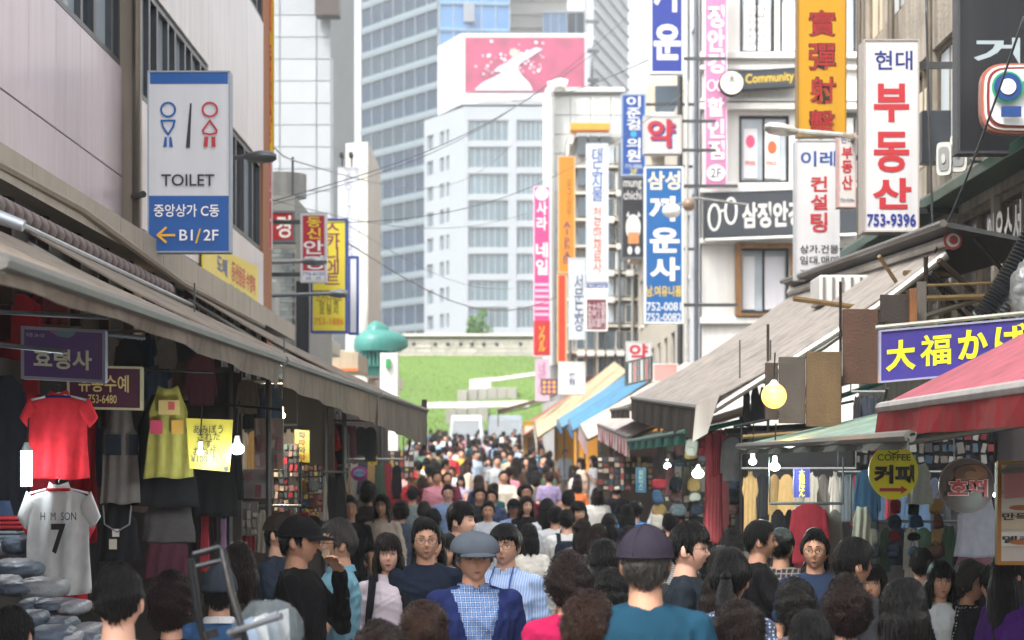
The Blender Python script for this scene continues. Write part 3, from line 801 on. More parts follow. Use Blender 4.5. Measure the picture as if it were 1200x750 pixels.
MB().box(X(446, 56.4), X(466, 56.4), 56.2, 57, 1.1, Z(414, 56.4), cm('dcdcd6', 'wall')).build('wall', None, KB)
MB().box(X(452, 56.1), X(458, 56.1), 56.05, 56.18, Z(432, 56.4), Z(421, 56.4), cm('3a8a52', 'paint')).build('green_panel', None, KB)
# low stall roofs behind the left awning
for i, (a, b, c, d, Y_, col, lb) in enumerate(((318, 384, 385, 408, 40, 'b9b3a4', 'cream box roof above the far left stalls under the yellow signboard'), (366, 420, 405, 432, 46, 'a89a84', 'grey brown box with orange edge beside the turquoise pavilion'), (428, 452, 414, 440, 60, '8a3b34', 'dark red slanted little awning right below the turquoise pavilion'), (440, 466, 432, 452, 66, 'e4e4de', 'white stall roof beyond the dark red slanted awning'))):
    t = thing('stall_roof', lb, 'roof', (X(a, Y_), Y_, Z(d, Y_)))
    MB().hexa([(X(a, Y_), Y_, Z(d, Y_)), (X(b, Y_), Y_, Z(d+2, Y_)), (X(b, Y_), Y_+3, Z(d+2, Y_)), (X(a, Y_), Y_+3, Z(d, Y_)), (X(a, Y_), Y_, Z(c, Y_)), (X(b, Y_), Y_, Z(c+(8 if i != 2 else 18), Y_)), (X(b, Y_), Y_+3, Z(c+8, Y_)), (X(a, Y_), Y_+3, Z(c, Y_))], cm(col, 'vinyl')).build('top', None, t, bevel=.02)
    MB().box(X(a, Y_), X(b, Y_), Y_-.08, Y_-.01, Z(d+3, Y_), Z(d, Y_), cm('c96a2c' if i == 1 else '77706a', 'paint')).build('edge_trim', None, t)

# ------------------------------------------------------------ signs
ten = lambda s: '\n'.join(s)
B, RD, BK, WH = '1f4fa0', 'c63a44', '23262c', 'f4f4f4'
m_ = .30
items = [('r', .03, 0.01, .97, .072, '1c5aa6'), ('r', .0, .688, 1, 1., '1c5aa6'),
         ('ring', circ(.25, .215, .085, .038), .016, '1c5aa6', True), ('ring', [(.17, .275), (.33, .275), (.31, .31), (.25, .352), (.19, .31)], .016, '1c5aa6', True),
         ('p', [(.19, .42), (.235, .42), (.235, .365), (.21, .365)], '1c5aa6'), ('p', [(.265, .42), (.31, .42), (.29, .365), (.265, .365)], '1c5aa6'),
         ('p', [(.465, .425), (.515, .425), (.535, .18), (.515, .18)], '2a2c30'),
         ('ring', circ(.755, .215, .088, .038), .016, 'b8333f', True), ('ring', [(.755, .275), (.84, .33), (.83, .345), (.755, .352), (.68, .345), (.67, .33)], .016, 'b8333f', True),
         ('p', [(.68, .42), (.73, .42), (.735, .365), (.69, .365)], 'b8333f'), ('p', [(.775, .42), (.825, .42), (.82, .365), (.775, .365)], 'b8333f'),
         ('t', 'TOILET', .17, .57, .81, .635, '2a2c30', .012), ('t', '중앙상가 C동', .08, .735, .87, .805, 'f4f4f4', .012),
         ('t', 'B1', .39, .875, .55, .935, 'f4f4f4', .01), ('t', '2F', .68, .875, .86, .935, 'f4f4f4', .01), ('p', [(.58, .95), (.6, .95), (.65, .87), (.63, .87)], 'f2b820'),
         ('p', [(.16, .912), (.34, .912), (.34, .9), (.16, .9)], 'f2b820'), ('ring', [(.23, .865), (.13, .906), (.23, .945)], .018, 'f2b820', False)]
sign('toilet_sign', 'tall white and blue TOILET sign with man and woman pictograms on the left building', 173, 83, 270, 296, 17., 'd4d6db', '9aa6b4', items, th=.16, fr=.012)
t = thing('sign_backing_box', 'plain grey steel box fixed behind the TOILET sign on the left wall', 'sign', (-3.2, 18.2, 4.3))
MB().box(XW+.11, X(175, 18.3), 18.3, 18.55, Z(238, 18.3), Z(141, 18.3), cm('7c838a', 'metal')).build('casing', None, t, bevel=.01)
MB().tube([(X(175, 17.5), 17.2, Z(233, 17.5)), (XW, 17.9, Z(225, 17.5))], .03, cm('55585a', 'metal')).build('bracket', None, t)

sign('shop_sign', 'red square sign with a single white Korean syllable by the grey tiled wall', 310, 247, 346, 284, 32.5, 'b32b2f', '5f6b75', [('t', '경', .38, .15, .86, .86, 'f4efe8')], th=.3)
sign('vertical_shop_sign', 'red and white vertical optician sign lettered in yellow and white, left side of street', 352, 250, 383, 331, 30, 'c12f42', 'd8d8dc', [('t', '동', .25, .05, .78, .2, 'f5d53c'), ('t', '신', .25, .21, .78, .37, 'f5d53c'), ('t', '안', .12, .39, .88, .59, WH), ('t', '경', .12, .61, .88, .81, WH), ('r', .03, .83, .97, .98, 'e9e9ec'), ('t', '776-6150', .08, .85, .92, .9, '3a5fa0', .01), ('t', '금  은', .2, .92, .8, .96, '3a5fa0', .01)], bracket=-4.1)
sign('vertical_shop_sign', 'yellow vertical signboard with blue side and maroon lettering behind the optician sign', 364, 256, 407, 390, 34, 'd9c840', '27438c', [('t', ten('스카니에트'), .4, .04, .8, .58, '7a2f55', .012), ('r', .04, .63, .96, .64, '4a4a20'), ('t', '스카니에트\n머 니 백\n조 형 지', .14, .66, .86, .84, '5a4a1c', .008), ('t', '753-1886', .1, .87, .9, .93, 'd07a2a', .01)], th=.3)
sign('blue_panel_sign', 'narrow blue framed white board beside the yellow signboard', 408, 300, 420, 392, 35, 'e6e8ea', '2a4f9c', [], th=.2)
sign('tall_grey_banner', 'tall pale grey banner with faint characters and two floodlights on top', 396, 196, 420, 330, 52, 'b9bcc4', 'c9ccd2', [('t', ten('송170송가'), .3, .05, .75, .85, '8b8f98', .005)], th=.2, fr=.02, cat='banner')
for px, s in ((401, 'left'), (412, 'right')):
    t = thing('floodlight', 'small black floodlight on top of the pale grey banner, %s one of the pair' % ('left' if s == 'left' else 'right'), 'floodlight', (X(px, 52), 52, Z(190, 52)))
    MB().box(X(px-2.2, 52), X(px+2.2, 52), 51.7, 52, Z(186, 52), Z(180, 52), cm('1e2226', 'paint')).build('lamp_head', None, t, bevel=.02)
    MB().tube([(X(px, 52), 52.03, Z(184, 52)), (X(px, 52), 52.03, Z(196, 52))], .02, cm('33373b', 'metal')).build('stem', None, t)

g2 = 'vertical signs along the right side of the street'
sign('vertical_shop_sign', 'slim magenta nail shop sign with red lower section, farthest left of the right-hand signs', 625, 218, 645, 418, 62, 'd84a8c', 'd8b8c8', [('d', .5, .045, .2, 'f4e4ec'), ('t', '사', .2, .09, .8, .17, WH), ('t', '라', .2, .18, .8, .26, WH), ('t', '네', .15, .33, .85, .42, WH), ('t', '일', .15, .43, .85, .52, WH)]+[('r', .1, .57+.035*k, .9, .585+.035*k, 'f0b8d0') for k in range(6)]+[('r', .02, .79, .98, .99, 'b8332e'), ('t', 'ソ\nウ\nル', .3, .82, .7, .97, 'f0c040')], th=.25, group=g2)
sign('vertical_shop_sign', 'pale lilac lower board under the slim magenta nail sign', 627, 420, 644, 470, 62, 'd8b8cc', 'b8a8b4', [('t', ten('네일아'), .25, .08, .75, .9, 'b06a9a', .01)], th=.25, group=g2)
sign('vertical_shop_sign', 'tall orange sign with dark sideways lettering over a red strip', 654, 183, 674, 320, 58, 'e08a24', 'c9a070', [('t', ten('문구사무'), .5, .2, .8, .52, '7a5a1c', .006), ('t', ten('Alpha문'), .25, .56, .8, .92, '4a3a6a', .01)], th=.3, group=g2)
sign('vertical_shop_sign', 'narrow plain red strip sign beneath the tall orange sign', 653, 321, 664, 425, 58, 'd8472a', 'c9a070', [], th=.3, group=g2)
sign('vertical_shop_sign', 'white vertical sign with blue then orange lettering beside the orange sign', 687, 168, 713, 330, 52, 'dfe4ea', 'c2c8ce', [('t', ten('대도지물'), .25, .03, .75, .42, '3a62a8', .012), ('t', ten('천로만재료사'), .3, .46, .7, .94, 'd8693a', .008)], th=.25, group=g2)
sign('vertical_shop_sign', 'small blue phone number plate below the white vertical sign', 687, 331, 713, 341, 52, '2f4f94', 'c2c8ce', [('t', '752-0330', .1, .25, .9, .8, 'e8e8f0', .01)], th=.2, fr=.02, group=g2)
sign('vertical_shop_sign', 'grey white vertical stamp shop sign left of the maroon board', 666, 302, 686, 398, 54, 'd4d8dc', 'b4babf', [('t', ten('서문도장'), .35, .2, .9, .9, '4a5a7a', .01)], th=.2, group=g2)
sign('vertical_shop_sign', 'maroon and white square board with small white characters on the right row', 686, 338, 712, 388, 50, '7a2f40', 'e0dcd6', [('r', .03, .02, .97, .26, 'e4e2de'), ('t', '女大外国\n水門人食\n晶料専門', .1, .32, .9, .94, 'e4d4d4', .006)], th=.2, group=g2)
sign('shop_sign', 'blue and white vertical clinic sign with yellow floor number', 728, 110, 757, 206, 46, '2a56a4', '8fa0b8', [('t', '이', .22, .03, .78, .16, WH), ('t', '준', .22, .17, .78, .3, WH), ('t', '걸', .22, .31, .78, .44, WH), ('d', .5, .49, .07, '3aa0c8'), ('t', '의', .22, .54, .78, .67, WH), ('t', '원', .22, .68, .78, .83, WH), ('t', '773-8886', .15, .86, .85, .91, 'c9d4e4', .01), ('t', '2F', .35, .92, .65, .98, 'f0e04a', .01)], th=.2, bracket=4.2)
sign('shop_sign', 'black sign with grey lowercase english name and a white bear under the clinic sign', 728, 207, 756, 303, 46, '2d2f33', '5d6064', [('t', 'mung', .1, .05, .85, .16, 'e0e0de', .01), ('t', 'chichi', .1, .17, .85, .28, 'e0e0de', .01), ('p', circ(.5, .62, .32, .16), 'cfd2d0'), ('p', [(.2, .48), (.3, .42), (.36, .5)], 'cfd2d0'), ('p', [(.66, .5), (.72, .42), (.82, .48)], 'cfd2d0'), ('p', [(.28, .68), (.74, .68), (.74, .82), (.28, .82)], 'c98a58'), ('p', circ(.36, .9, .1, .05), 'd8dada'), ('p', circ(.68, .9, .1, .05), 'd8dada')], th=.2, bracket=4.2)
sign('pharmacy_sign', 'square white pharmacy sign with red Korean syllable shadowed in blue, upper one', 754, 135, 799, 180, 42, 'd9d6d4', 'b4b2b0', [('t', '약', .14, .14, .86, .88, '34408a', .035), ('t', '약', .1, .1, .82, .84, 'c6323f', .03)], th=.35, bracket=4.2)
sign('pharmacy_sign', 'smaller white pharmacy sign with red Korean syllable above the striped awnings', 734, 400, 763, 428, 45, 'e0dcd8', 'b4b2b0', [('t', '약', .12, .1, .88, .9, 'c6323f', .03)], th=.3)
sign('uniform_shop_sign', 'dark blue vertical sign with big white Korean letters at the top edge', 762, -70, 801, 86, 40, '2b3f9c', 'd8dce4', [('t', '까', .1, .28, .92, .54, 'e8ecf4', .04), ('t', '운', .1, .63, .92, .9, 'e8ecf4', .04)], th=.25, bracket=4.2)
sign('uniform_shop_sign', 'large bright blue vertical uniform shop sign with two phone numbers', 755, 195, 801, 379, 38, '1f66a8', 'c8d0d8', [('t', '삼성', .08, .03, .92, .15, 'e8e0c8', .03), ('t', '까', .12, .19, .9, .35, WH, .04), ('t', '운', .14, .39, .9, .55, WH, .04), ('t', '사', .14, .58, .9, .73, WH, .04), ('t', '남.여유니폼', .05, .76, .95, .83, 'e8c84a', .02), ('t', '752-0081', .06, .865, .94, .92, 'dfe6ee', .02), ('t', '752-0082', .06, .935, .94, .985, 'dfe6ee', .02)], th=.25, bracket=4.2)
sign('optician_banner', 'long pink vertical optician banner with white letters on the corner building', 826, -60, 852, 221, 43.4, 'd888b4', 'e0c4d4', [('t', '삼', .12, .03, .88, .13, WH, .035), ('t', '정', .12, .235, .88, .33, WH, .035), ('t', '안', .12, .335, .88, .43, WH, .035), ('t', '경', .12, .435, .88, .52, WH, .035), ('ring', circ(.3, .57, .18, .022), .03, 'f4d4e4', True), ('ring', circ(.7, .57, .18, .022), .03, 'f4d4e4', True), ('t', '할', .12, .62, .88, .7, WH, .035), ('t', '인', .12, .71, .88, .79, WH, .035), ('t', '점', .12, .8, .88, .88, WH, .035), ('p', circ(.5, .935, .42, .035), 'f6f0f2'), ('t', '2F', .25, .915, .75, .955, '6a6a78')], th=.06, fr=.02, cat='banner')
cb = sign('cafe_sign', 'dark horizontal fascia sign lettered Community in yellow between upper windows', 852, 84, 935, 106, 43.6, '3f444b', '33373d', [('t', 'Community', .26, .2, .95, .85, 'ecc63c', .02)], th=.3, tilt=.1)
bd = thing('round_blade_sign', 'small round cream blade sign with black figure left of the Community fascia', 'sign', (X(858, 43), 43, Z(97, 43)))
MB().disk((X(858, 43), 43.1, Z(97, 43)), (1, 0, 0), UZ, .27, .1, cm('2c2c2c', 'paint')).build('rim', None, bd)
MB().disk((X(857.5, 43), 42.99, Z(97, 43)), (1, 0, 0), UZ, .24, .01, cm('e3dfce', 'sign')).build('face', None, bd)
text(bd, '天', (X(854, 43), 42.97, Z(97, 43)), UX, UZ, .13, .15, cm('2b2b2b', 'letter'))
text(bd, 'COFFEE', (X(854, 43), 42.97, Z(102, 43)), UX, UZ, .14, .04, cm('5b5b5b', 'letter'))
sign('optician_fascia_sign', 'wide dark grey fascia sign with silver glasses emblem on the corner building', 825, 226, 1010, 279, 43.5, '43484f', '2f3338', [('ring', circ(.065, .55, .035, .28), .05, 'd8d8d4', True), ('ring', circ(.17, .42, .035, .28), .05, 'd8d8d4', True), ('ring', [(.1, .45), (.115, .4), (.135, .42)], .04, 'd8d8d4', False), ('t', '삼정안경', .24, .25, .62, .82, 'eceae4', .035)], th=.3, tilt=.12)
MB_ = MB()
for k in range(60): MB_.sphere((X(828+3*k, 43.4), 43.42, Z(281, 43.4)+.12*k/60), .035, m=cm('f0f0ea', 'plastic'), nu=6, nv=4)
tag(MB_.build('light_string', None), 'string of tiny white bulbs along the lower edge of the dark optician fascia', 'lights')

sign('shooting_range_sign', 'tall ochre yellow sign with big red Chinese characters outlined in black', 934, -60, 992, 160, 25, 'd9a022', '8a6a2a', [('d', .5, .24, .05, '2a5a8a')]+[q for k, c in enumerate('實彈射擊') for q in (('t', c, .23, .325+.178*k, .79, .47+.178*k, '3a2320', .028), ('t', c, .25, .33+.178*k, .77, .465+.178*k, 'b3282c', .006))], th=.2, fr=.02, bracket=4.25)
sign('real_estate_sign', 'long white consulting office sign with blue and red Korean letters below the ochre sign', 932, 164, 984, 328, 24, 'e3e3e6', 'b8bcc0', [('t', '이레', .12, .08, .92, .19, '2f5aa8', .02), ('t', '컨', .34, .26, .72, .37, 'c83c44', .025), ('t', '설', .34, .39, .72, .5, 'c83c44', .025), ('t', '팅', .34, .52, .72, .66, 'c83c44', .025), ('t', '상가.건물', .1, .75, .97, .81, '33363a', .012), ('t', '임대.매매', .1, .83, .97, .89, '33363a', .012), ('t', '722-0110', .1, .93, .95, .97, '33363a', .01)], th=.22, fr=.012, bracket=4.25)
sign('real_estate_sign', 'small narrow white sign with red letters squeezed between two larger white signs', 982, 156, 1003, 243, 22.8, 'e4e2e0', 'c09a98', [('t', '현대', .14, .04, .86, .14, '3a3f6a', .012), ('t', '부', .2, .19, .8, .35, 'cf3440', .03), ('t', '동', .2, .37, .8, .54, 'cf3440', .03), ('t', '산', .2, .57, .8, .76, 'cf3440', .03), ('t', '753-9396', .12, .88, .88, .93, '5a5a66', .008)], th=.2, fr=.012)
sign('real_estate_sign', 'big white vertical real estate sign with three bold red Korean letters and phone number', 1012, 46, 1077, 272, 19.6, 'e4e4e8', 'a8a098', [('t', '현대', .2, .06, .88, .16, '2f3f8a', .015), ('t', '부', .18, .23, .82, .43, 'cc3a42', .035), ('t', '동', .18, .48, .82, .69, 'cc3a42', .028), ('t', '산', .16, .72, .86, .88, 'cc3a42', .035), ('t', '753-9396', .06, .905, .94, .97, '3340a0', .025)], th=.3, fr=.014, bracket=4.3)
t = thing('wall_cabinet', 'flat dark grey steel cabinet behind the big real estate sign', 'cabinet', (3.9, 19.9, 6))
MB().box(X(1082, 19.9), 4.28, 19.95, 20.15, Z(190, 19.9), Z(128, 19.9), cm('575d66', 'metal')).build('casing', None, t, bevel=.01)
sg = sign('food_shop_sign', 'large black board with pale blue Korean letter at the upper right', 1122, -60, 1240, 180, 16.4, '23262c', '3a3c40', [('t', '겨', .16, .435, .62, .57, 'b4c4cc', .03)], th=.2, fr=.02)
ro = thing('round_corner_sign', 'white rounded sign with thick copper red rim and green ringed letters at the right edge', 'sign', (X(1185, 15.6), 15.6, Z(112, 15.6)))
def rrect(cx, cz, rx, rz, n=28, e=4.): return [(cx+rx*(abs(math.cos(a))**(2/e))*(1 if math.cos(a) > 0 else -1), cz+rz*(abs(math.sin(a))**(2/e))*(1 if math.sin(a) > 0 else -1)) for a in [2*math.pi*i/n for i in range(n)]]
cx, cz = X(1200, 15.6), Z(112, 15.6)
for r_, d, c, nm in ((0, .18, '9a5a4a', 'rim'), (.02, .21, 'e8dcd8', 'inner_rim'), (.035, .22, '7a2a2a', 'rim_band'), (.055, .235, 'd8dcdf', 'face')):
    MB().slab([(a, 15.9-d, b) for a, b in rrect(cx, cz, .3-r_, .27-r_)], (0, 1, 0), .1, cm(c, 'plastic')).build(nm, None, ro)
mb = MB()
for k, (rr_, c) in enumerate(((.12, '2b9a6a'), (.105, '1f3f7a'), (.06, 'e4e8ea'))): MB().disk((cx-.12, 15.62-.01*k, cz+.07), UX, UZ, rr_, .004, cm(c, 'letter')).build('emblem', None, ro)
MB().box(cx-.17, cx-.02, 15.6, 15.62, cz-.16, cz-.08, cm('1f3f7a', 'letter')).build('emblem', None, ro)
text(ro, '안', (cx-.02, 15.62, cz-.1), UX, UZ, .2, .25, cm('2b8a6a', 'letter'))

# small low signs in the middle distance, right
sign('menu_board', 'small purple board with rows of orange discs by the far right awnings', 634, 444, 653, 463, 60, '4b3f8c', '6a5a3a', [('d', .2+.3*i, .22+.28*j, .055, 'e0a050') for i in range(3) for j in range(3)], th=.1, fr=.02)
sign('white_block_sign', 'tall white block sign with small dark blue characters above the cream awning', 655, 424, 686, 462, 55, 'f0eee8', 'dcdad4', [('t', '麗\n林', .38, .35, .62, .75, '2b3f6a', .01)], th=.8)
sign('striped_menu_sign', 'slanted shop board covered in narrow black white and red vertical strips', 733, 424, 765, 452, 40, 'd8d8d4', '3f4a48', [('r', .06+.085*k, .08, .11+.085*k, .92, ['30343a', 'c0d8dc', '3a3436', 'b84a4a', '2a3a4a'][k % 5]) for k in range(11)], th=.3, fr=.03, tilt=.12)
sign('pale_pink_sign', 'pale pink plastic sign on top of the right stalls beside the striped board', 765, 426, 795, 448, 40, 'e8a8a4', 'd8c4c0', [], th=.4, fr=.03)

# ------------------------------------------------------------ lamps, horns, cameras, cables
def street_lamp(label, pts, Y, head_dir, r=.03, col='8a8d90', hl=.55):
    t = thing('street_lamp', label, 'lamp', pts[0])
    MB().tube(pts, r, cm(col, 'metal')).build('arm', None, t, smooth=True)
    e = Vector(pts[-1]); d = Vector(head_dir).normalized()
    rings = []
    for u, a, b in ((0, .03, .03), (.15, .07, .05), (.5, .13, .07), (.85, .12, .06), (1, .05, .03)):
        c = e+d*hl*u; s = d.cross(UZ).normalized()
        rings.append([c+s*a*math.cos(q)+UZ*b*math.sin(q) for q in [k*math.pi/5 for k in range(10)]])
    MB().loft(rings, cm(col, 'metal')).build('lamp_head', None, t, smooth=True)
street_lamp('grey street lamp arm reaching from the right of the toilet sign', [(XW, 22.5, Z(187, 22.5)), (X(290, 22.5), 22.3, Z(187, 22.5))], 22, (1, 0, .0), .025, '5d6266', .34)
street_lamp('pale street lamp arm over the red optician sign', [(-4.2, 29, Z(310, 29)), (X(354, 29), 29, Z(306, 29))], 29, (1, 0, 0), .03, '9a9da0', .35)
street_lamp('lower pale street lamp arm crossing the yellow signboard', [(-4.2, 31, Z(348, 31)), (X(385, 31), 31, Z(344, 31))], 31, (1, 0, 0), .03, '8a8d90', .3)
street_lamp('white curved street lamp reaching left in front of the ochre sign', [(4.2, 24, Z(165, 24)), (X(985, 22), 22, Z(158, 22)), (X(935, 22), 22, Z(154, 22))], 22, (-1, 0, .12), .03, 'd8d8d4', .36)
hn = thing('horn_loudspeakers', 'pair of white square horn loudspeakers left of the black board', 'loudspeaker', (X(1115, 17.5), 17.5, Z(185, 17.5)))
for px, py, s in ((1106, 186, 1.), (1123, 179, 1.15)):
    c = P(px, py, 17.5-.1*s); n_ = Vector((-.45, -.89, 0)); U_ = Vector((.89, -.45, 0))
    rings = []
    for u, r_ in ((.03, .085), (0, .088), (0, .105), (-.03, .107), (-.06, .095), (-.2, .05), (-.3, .045)):
        rings.append([c+n_*u+U_*a*.62+UZ*b_*1.35 for a, b_ in rrect(0, 0, r_*s, r_*s, 20, 5)])
    MB().loft(rings[1:][::-1], cm('c4c4bf', 'plastic')).build('horn', None, hn, smooth=True)
    MB().slab([c+n_*.004+U_*a*.62+UZ*b_*1.35 for a, b_ in rrect(0, 0, .075*s, .075*s, 20, 4)], n_, .004, cm('8a8c8c', 'plastic')).build('horn_mouth', None, hn)
    MB().slab([c+n_*.010+U_*a*.62+UZ*b_*1.35 for a, b_ in rrect(0, 0, .03*s, .03*s, 12, 2)], n_, .01, cm('b4b4b0', 'plastic')).build('horn_core', None, hn)
MB().tube([(X(1128, 17.7), 17.8, Z(182, 17.5)), (4.3, 17.9, Z(182, 17.5))], .02, cm('55585a', 'metal')).build('bracket', None, hn)
cc = thing('security_camera', 'white dome security camera in front of the bright blue uniform sign', 'camera', P(787, 247, 37))
MB().sphere(P(787, 247, 37), .17, .17, .13, cm('e4e4de', 'plastic')).build('housing', None, cc, smooth=2)
MB().sphere(P(807, 240, 37), .12, .12, .12, cm('7a6654', 'plastic')).build('junction_ball', None, cc, smooth=2)
MB().tube([P(787, 243, 37), P(815, 232, 37.3), (4.3, 37.5, Z(236, 37))], .025, cm('9a9a96', 'metal')).build('arm', None, cc)
for i, (pts, Y0, Y1, sag, r_, lb) in enumerate((
    (((305, 150), (345, 188)), 28, 34, .1, .012, 'short thin cable running down beside the white stone tower'),
    (((343, 188), (600, 170)), 34, 80, 1.0, .010, 'thin overhead wire from the mast across the glass tower'),
    (((318, 236), (700, 60)), 30, 44, .4, .009, 'dark overhead cable rising across the billboard'),
    (((318, 240), (735, 20)), 30, 42, .6, .006, 'thinner overhead cable just below the dark billboard cable'),
    (((320, 262), (800, 110)), 30, 40, .8, .006, 'overhead wire crossing in front of the white office block'),
    (((310, 232), (620, 250)), 30, 48, .4, .006, 'overhead wire at the height of the office block windows'),
    (((408, 285), (660, 345)), 36, 60, .8, .012, 'sagging thick cable from the yellow signboard to the magenta sign'),
    (((405, 262), (625, 335)), 36, 60, .5, .006, 'sagging thin cable above the thick one'),
    (((760, 70), (600, 118)), 40, 60, .2, .012, 'thin wire left of the dark blue uniform sign'),
    (((1200, 20), (1080, 330)), 15, 17, .1, .01, 'steep thin cable hanging beside the black board'),
    (((1085, 0), (1095, 330)), 19, 19, .05, .012, 'loose vertical cable on the weathered building'))):
    (a, b_) = pts; A_, B_ = P(*a, Y0), P(*b_, Y1)
    q = [A_.lerp(B_, k/16)-UZ*sag*math.sin(math.pi*k/16) for k in range(17)]
    tag(MB().tube(q, r_, cm('3a3c40', 'plastic'), n=5).build('overhead_cable', None, smooth=2), lb, 'cable', 'overhead cables')
# ------------------------------------------------------------ people: prototypes
HC = Vector((0, .005, 1.585))       # head centre; a figure is 1.70 m tall and faces -Y
def sstep(a, b, x):
    t = np.clip((x-a)/(b-a), 0, 1); return t*t*(3-2*t)
def head_surf(d, fem=0.):
    """numpy unit directions (n,3) -> points on the head"""
    x, y, z = d[:, 0], d[:, 1], d[:, 2]
    hx, hy, hz = .076-.003*fem, .094-.003*fem, .114
    fr = np.clip(-y, 0, 1)
    zl = np.clip(-z, 0, 1)
    wx = hx*(1-.30*zl**1.6-.04*sstep(.3, 1, z))
    py = y*hy*(1-.30*zl*np.clip(y, 0, 1))           # back of the skull tucks in to the neck
    px = x*wx
    pz = z*hz
    py = np.where(y < 0, py*(1-.10*np.clip(fr-.55, 0, 1)), py)
    g = lambda cx, cz, sx, sz: np.exp(-((x-cx)/sx)**2-((z-cz)/sz)**2)*(y < 0)
    py = py-.020*g(0, -.20, .13, .13)-.009*g(0, .0, .09, .2)     # nose tip, bridge
    py = py+.010*(g(.38, .03, .2, .13)+g(-.38, .03, .2, .13))      # sockets
    py = py-.005*g(0, .24, .6, .1)                                 # brow
    py = py-.005*(g(.45, -.25, .2, .2)+g(-.45, -.25, .2, .2))      # cheeks
    py = py-.006*g(0, -.50, .24, .09)+.004*g(0, -.64, .2, .06)      # lips, dip
    py = py-.010*g(0, -.82, .3, .16)                               # chin
    return np.stack([px, py, pz], 1)
def hpt(az, zn, off=0., fem=0.):
    """az azimuth from the face direction (radians, + to the image right), zn height -1..1"""
    c = math.sqrt(max(0, 1-zn*zn))
    d = np.array([[math.sin(az)*c, -math.cos(az)*c, zn]])
    p = head_surf(d, fem)[0]
    n = d[0]/np.array([.076, .094, .114]); n /= np.linalg.norm(n)
    return Vector(p+n*off)+HC
def usphere(nu, nv):
    vs = [(0, 0, -1)]
    for j in range(1, nv):
        t = math.pi*j/nv
        for i in range(nu):
            a = 2*math.pi*i/nu; vs.append((math.sin(t)*math.cos(a), math.sin(t)*math.sin(a), -math.cos(t)))
    vs.append((0, 0, 1))
    fs = [(0, 1+(i+1) % nu, 1+i) for i in range(nu)]
    for j in range(nv-2):
        a = 1+j*nu
        fs += [(a+i, a+(i+1) % nu, a+nu+(i+1) % nu, a+nu+i) for i in range(nu)]
    a = 1+(nv-2)*nu; fs += [(a+i, a+(i+1) % nu, len(vs)-1) for i in range(nu)]
    return np.array(vs), fs
def caps(mb, a, b, ra, rb, n=12):
    a, b = Vector(a), Vector(b); d = (b-a).normalized()
    u = d.orthogonal().normalized(); v = d.cross(u)
    rings = []
    for k in range(5):
        t = math.pi/2*(1-k/5); rings.append((a-d*ra*math.sin(t), ra*math.cos(t)+1e-4))
    for k in range(1, 4): rings.append((a.lerp(b, k/4), ra+(rb-ra)*k/4))
    for k in range(6):
        t = math.pi/2*k/5; rings.append((b+d*rb*math.sin(t), rb*math.cos(t)+1e-4))
    mb.loft([[c+(u*math.cos(q)+v*math.sin(q))*r for q in [i*2*math.pi/n for i in range(n)]] for c, r in rings])
def ell(mb, rings, n=24):
    """rings: (z, rx, ry, cx, cy)"""
    mb.loft([[Vector((cx+rx*math.copysign(abs(math.cos(q))**.85, math.cos(q)), cy+ry*math.copysign(abs(math.sin(q))**.85, math.sin(q)), z)) for q in [i*2*math.pi/n for i in range(n)]] for (z, rx, ry, cx, cy) in rings])
_dg = None
def remesh(mb, vox, name, smooth_it=0, post=None):
    me = mb.mesh(name)
    o = bpy.data.objects.new('tmp', me); COL.objects.link(o)
    m = o.modifiers.new('r', 'REMESH'); m.mode = 'VOXEL'; m.voxel_size = vox
    if smooth_it:
        s = o.modifiers.new('s', 'SMOOTH'); s.iterations = smooth_it; s.factor = .5
    dg = bpy.context.evaluated_depsgraph_get(); dg.update()
    r = bpy.data.meshes.new_from_object(o.evaluated_get(dg))
    bpy.data.objects.remove(o); bpy.data.meshes.remove(me)
    if post:
        n = len(r.vertices); a = np.zeros(n*3); r.vertices.foreach_get('co', a); a = a.reshape(-1, 3)
        nn = np.zeros(n*3); r.vertices.foreach_get('normal', nn); nn = nn.reshape(-1, 3)
        r.vertices.foreach_set('co', post(a, nn).ravel())
    r.polygons.foreach_set('use_smooth', [True]*len(r.polygons))
    r.name = name; r.update()
    return r
def wrinkle(amp, seed=0, k=1.):
    rg = np.random.RandomState(seed)
    K = rg.normal(0, 26*k, (5, 3)); K[:, 2] *= .7; ph = rg.uniform(0, 6, 5); W = rg.normal(0, 9, (5, 3))
    def f(a, n):
        d = np.zeros(len(a))
        for i in range(5):
            q = np.sin(a@K[i]+ph[i]+1.8*np.sin(a@W[i]+ph[i]*2))
            d += (1-np.abs(q))**2-.4
        return a+n*(d*amp/2.5)[:, None]
    return f
